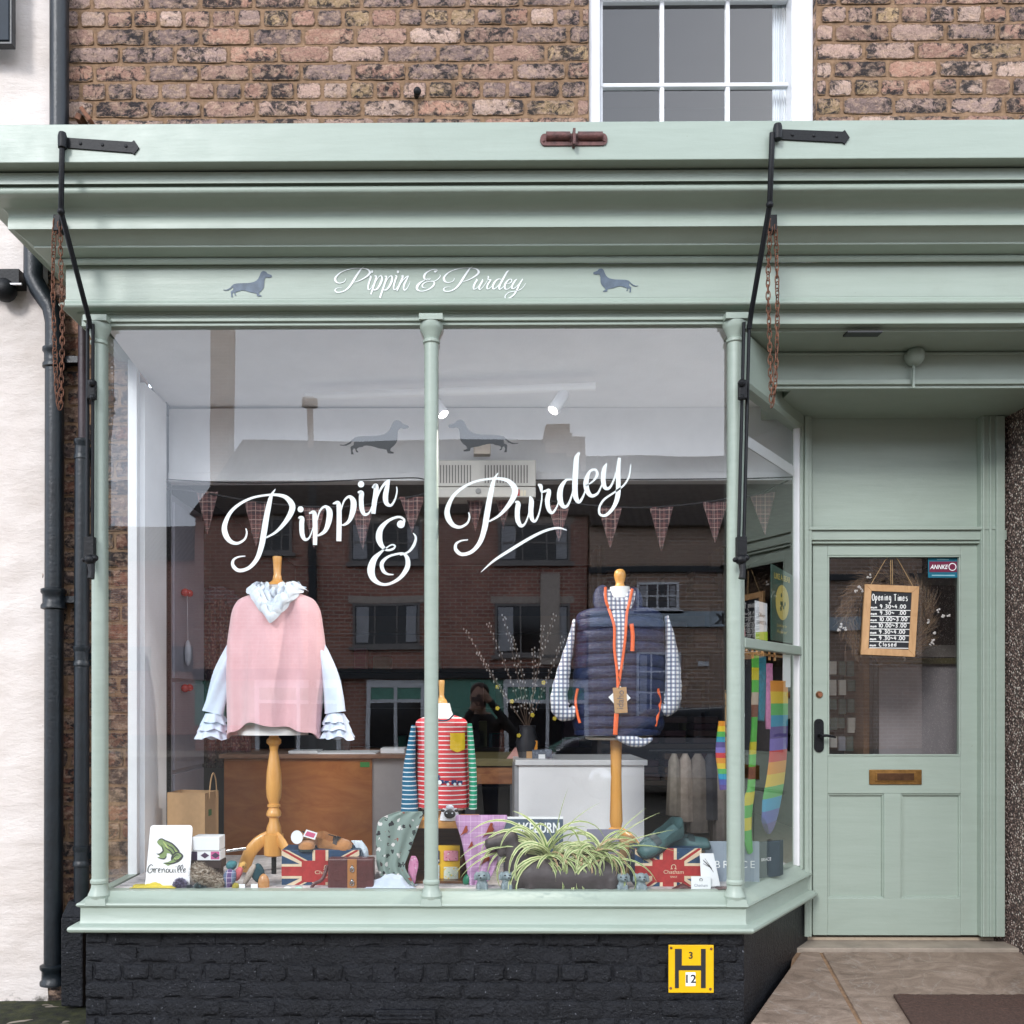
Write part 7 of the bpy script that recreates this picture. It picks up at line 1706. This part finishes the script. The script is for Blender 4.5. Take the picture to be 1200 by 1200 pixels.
for x in (.75, 3.3):
    w = MB().lathe_ax((cx0 + x, -11.3, .17), (0, 1, 0), [(.30, 0), (.31, .05), (.31, .17), (.28, .2), (.05, .19)], 24).build('wheel', M['black_plastic'], car, smooth=40); MB().lathe_ax((cx0 + x, -11.3, .17), (0, 1, 0), [(.19, .195), (.17, .212), (.03, .215)], 20).build('rim', M['chrome'], w, smooth=40)
    w = MB().lathe_ax((cx0 + x, -12.7, .17), (0, -1, 0), [(.30, 0), (.31, .05), (.31, .17), (.28, .2), (.05, .19)], 24).build('wheel', M['black_plastic'], car, smooth=40)
for yy in (-11.4, -12.6): MB().ball((cx0 + .06, yy, .52), (.06, .14, .08), 12).build('headlight', plain('lamp_glass', (.6, .6, .62), .1), car, smooth=60)

# the photographer
ph = thing('person', 'person in a dark jacket holding a camera to one eye', 'person', (.06, -4.5, -.14))
px_, py_ = .03, -4.46
sk_ = plain('skin', (.42, .24, .17), .55, 0, .06); jk = plain('black_jacket', (.016, .017, .02), .75, 0, .3, 12, .5, 40); jn = plain('dark_jeans', (.02, .025, .04), .9, 0, .2, 20); hr = plain('dark_brown_hair', (.03, .018, .012), .7, 0, .4, 60, .8, 150)
mb = MB(); h = 1.42
mb.ball((px_, py_ + .02, h + .02), (.076, .094, .105), 20).ball((px_, py_ + .055, h - .045), (.052, .052, .05), 14).ball((px_ - .035, py_ + .105, h - .0), (.018, .018, .022), 8).ball((px_, py_ + .115, h - .012), (.014, .02, .024), 10)
for s in (-1, 1): mb.ball((px_ + s * .078, py_ + .01, h), (.014, .022, .032), 8)
mb.sweep([(px_, py_ + .0, h - .04), (px_, py_ - .02, h - .16)], [.055, .06], 14)
mb.sweep([(px_, py_ - .03, 1.30), (px_, py_ - .03, 1.20), (px_, py_ - .02, 1.0), (px_, py_ - .02, .85), (px_, py_ - .02, .76)], [(.10, .08), (.19, .11), (.175, .115), (.16, .11), (.17, .12)], 20, V=(0, 1, 0))
for s in (-1, 1):
    mb.sweep([(px_ + s * .09, py_ - .02, .78), (px_ + s * .10, py_ - .01, .36), (px_ + s * .11, py_ - .03, -.06)], [.085, .058, .042], 14)
    mb.sweep([(px_ + s * .11, py_ - .05, -.10), (px_ + s * .12, py_ + .12, -.11)], [.045, .04], 10)
hands = {1: (px_ + .065, py_ + .175, h + .01), -1: (px_ - .05, py_ + .19, h - .06)}
el = {1: (px_ + .30, py_ + .10, 1.13), -1: (px_ - .20, py_ + .13, 1.08)}
for s in (-1, 1): mb.sweep([(px_ + s * .17, py_ - .03, 1.22), el[s], hands[s]], [.058, .046, .030], 14)
bodyo = organic('body', mb, [jk], parent=ph, voxel=.010, smooth_it=3)
me = bodyo.data
for m_ in (sk_, jn): me.materials.append(m_)
b0 = BASE[ph.name]
for p in me.polygons:
    c = p.center + b0
    nearhand = min((c - Vector(hands[s])).length for s in (-1, 1)) < .05
    p.material_index = 1 if (c.z > 1.285 and abs(c.x - px_) < .10 and c.y < py_ + .14) or nearhand else 2 if c.z < .74 else 0
mb = MB(); hh = Vector((px_, py_ + .0, h + .06)); rh = random.Random(2)
for k in range(160):
    a = rh.uniform(0, 6.28); e = rh.uniform(.15, 1.5); d = Vector((math.cos(a) * math.cos(e) * .072, math.sin(a) * math.cos(e) * .088, math.sin(e) * .070)); 
    if d.y > .05 and d.z < .035: continue
    mb.ball(hh + d, (.017, .019, .015), 7, rot=Matrix.Rotation(a, 3, 'Z'))
for k in range(60): 
    a = rh.uniform(math.pi * .95, math.pi * 2.05); mb.ball(hh + Vector((math.cos(a) * .072, math.sin(a) * .082, rh.uniform(-.05, .02))), (.015, .016, .018), 7)
organic('hair', mb, hr, parent=ph, voxel=.006, smooth_it=1)
for s in (-1, 1):
    mb = MB(); c = Vector(hands[s]); mb.ball(c, (.030, .030, .038), 12)
    for k in range(4):
        z = .028 - .019 * k; b = c + Vector((-s * .004, .006, z)); mb.sweep([b, b + Vector((-s * .014, .030, 0)), b + Vector((-s * .040, .036 - .003 * k, -.003)), b + Vector((-s * .054, .024, -.004))], [.0095, .009, .0085, .007], 8)
    mb.sweep([c + Vector((0, -.01, -.02)), c + Vector((-s * .030, -.02, -.026)), c + Vector((-s * .048, -.022, -.02))], [.012, .010, .008], 8)
    organic('hand', mb, sk_, parent=ph, voxel=.004, smooth_it=2)
for s in (-1, 1): MB().ball((px_ + s * .031, py_ + .104, h + .012), (.012, .006, .007), 10).build('eye', M['ink'], ph, smooth=50)
cm = thing('camera_body', 'black camera with a round lens held up by the person', 'camera', (px_ - .01, -4.27, 1.36))
MB().box(px_ - .075, px_ + .055, -4.30, -4.255, 1.355, 1.435).box(px_ - .03, px_ + .01, -4.295, -4.26, 1.435, 1.455).build('housing', M['black_plastic'], cm, bevel=.006)
MB().lathe_ax((px_ - .012, -4.256, 1.395), (0, 1, 0), [(.036, 0), (.036, .03), (.034, .032), (.028, .034), (.026, .028)], 28).build('lens', M['black_plastic'], cm, smooth=40)

# ================================================================== LIGHT
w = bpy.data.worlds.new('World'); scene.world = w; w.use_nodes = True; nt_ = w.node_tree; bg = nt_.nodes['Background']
sky = nt_.nodes.new('ShaderNodeTexSky'); sky.sky_type = 'NISHITA'; sky.sun_disc = False
EL, AZ = 31, -26
sky.sun_elevation = R(EL); sky.sun_rotation = R(180 + AZ); sky.altitude = 0; sky.air_density = 1.0; sky.dust_density = 3.0; sky.ozone_density = 1
hs_ = nt_.nodes.new('ShaderNodeHueSaturation'); hs_.inputs['Saturation'].default_value = .22; hs_.inputs['Value'].default_value = 1
nt_.links.new(sky.outputs[0], hs_.inputs['Color'])
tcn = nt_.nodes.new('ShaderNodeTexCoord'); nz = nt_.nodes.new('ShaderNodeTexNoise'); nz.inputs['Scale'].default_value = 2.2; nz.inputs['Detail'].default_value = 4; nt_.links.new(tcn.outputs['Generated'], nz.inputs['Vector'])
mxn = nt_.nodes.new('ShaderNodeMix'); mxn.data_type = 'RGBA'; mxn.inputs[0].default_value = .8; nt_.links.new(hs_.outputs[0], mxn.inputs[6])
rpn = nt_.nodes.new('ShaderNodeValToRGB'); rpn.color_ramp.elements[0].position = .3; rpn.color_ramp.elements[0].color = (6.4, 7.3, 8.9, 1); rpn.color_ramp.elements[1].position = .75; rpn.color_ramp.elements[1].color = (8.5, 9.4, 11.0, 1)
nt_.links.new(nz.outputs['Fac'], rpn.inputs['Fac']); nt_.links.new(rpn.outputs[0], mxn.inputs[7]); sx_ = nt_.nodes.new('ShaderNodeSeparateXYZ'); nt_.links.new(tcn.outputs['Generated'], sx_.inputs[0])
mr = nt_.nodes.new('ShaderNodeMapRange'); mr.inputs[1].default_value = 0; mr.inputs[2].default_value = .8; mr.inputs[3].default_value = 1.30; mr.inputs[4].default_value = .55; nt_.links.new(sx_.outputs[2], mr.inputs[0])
m2 = nt_.nodes.new('ShaderNodeMapRange'); m2.inputs[1].default_value = -.1; m2.inputs[2].default_value = .7; m2.inputs[3].default_value = 1; m2.inputs[4].default_value = 1.7; nt_.links.new(sx_.outputs[1], m2.inputs[0])  # sky behind the shop, out of view, brightened to light the houses opposite
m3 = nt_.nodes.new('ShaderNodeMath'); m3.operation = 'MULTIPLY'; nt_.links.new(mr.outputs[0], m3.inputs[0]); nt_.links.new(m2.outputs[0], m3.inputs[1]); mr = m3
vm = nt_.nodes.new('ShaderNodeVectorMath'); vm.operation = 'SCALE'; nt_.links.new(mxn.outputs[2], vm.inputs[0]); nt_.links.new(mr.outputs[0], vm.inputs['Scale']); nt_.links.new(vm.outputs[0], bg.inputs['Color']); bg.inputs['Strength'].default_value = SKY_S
sl = bpy.data.lights.new('sun', 'SUN'); so_ = bpy.data.objects.new('sun', sl); col.objects.link(so_); sl.energy = SUN_S; sl.angle = R(14); sl.color = (1, .985, .975)
dv = Vector((math.sin(R(AZ)) * math.cos(R(EL)), -math.cos(R(AZ)) * math.cos(R(EL)), math.sin(R(EL)))); so_.rotation_euler = dv.to_track_quat('Z', 'Y').to_euler()
scene.view_settings.view_transform = 'Standard'; scene.view_settings.look = 'None'; scene.view_settings.exposure = EXPO; scene.view_settings.gamma = 1
scene.cycles.max_bounces = 10; scene.cycles.transparent_max_bounces = 12; scene.cycles.caustics_reflective = False; scene.cycles.caustics_refractive = False
scene.cycles.use_denoising = True
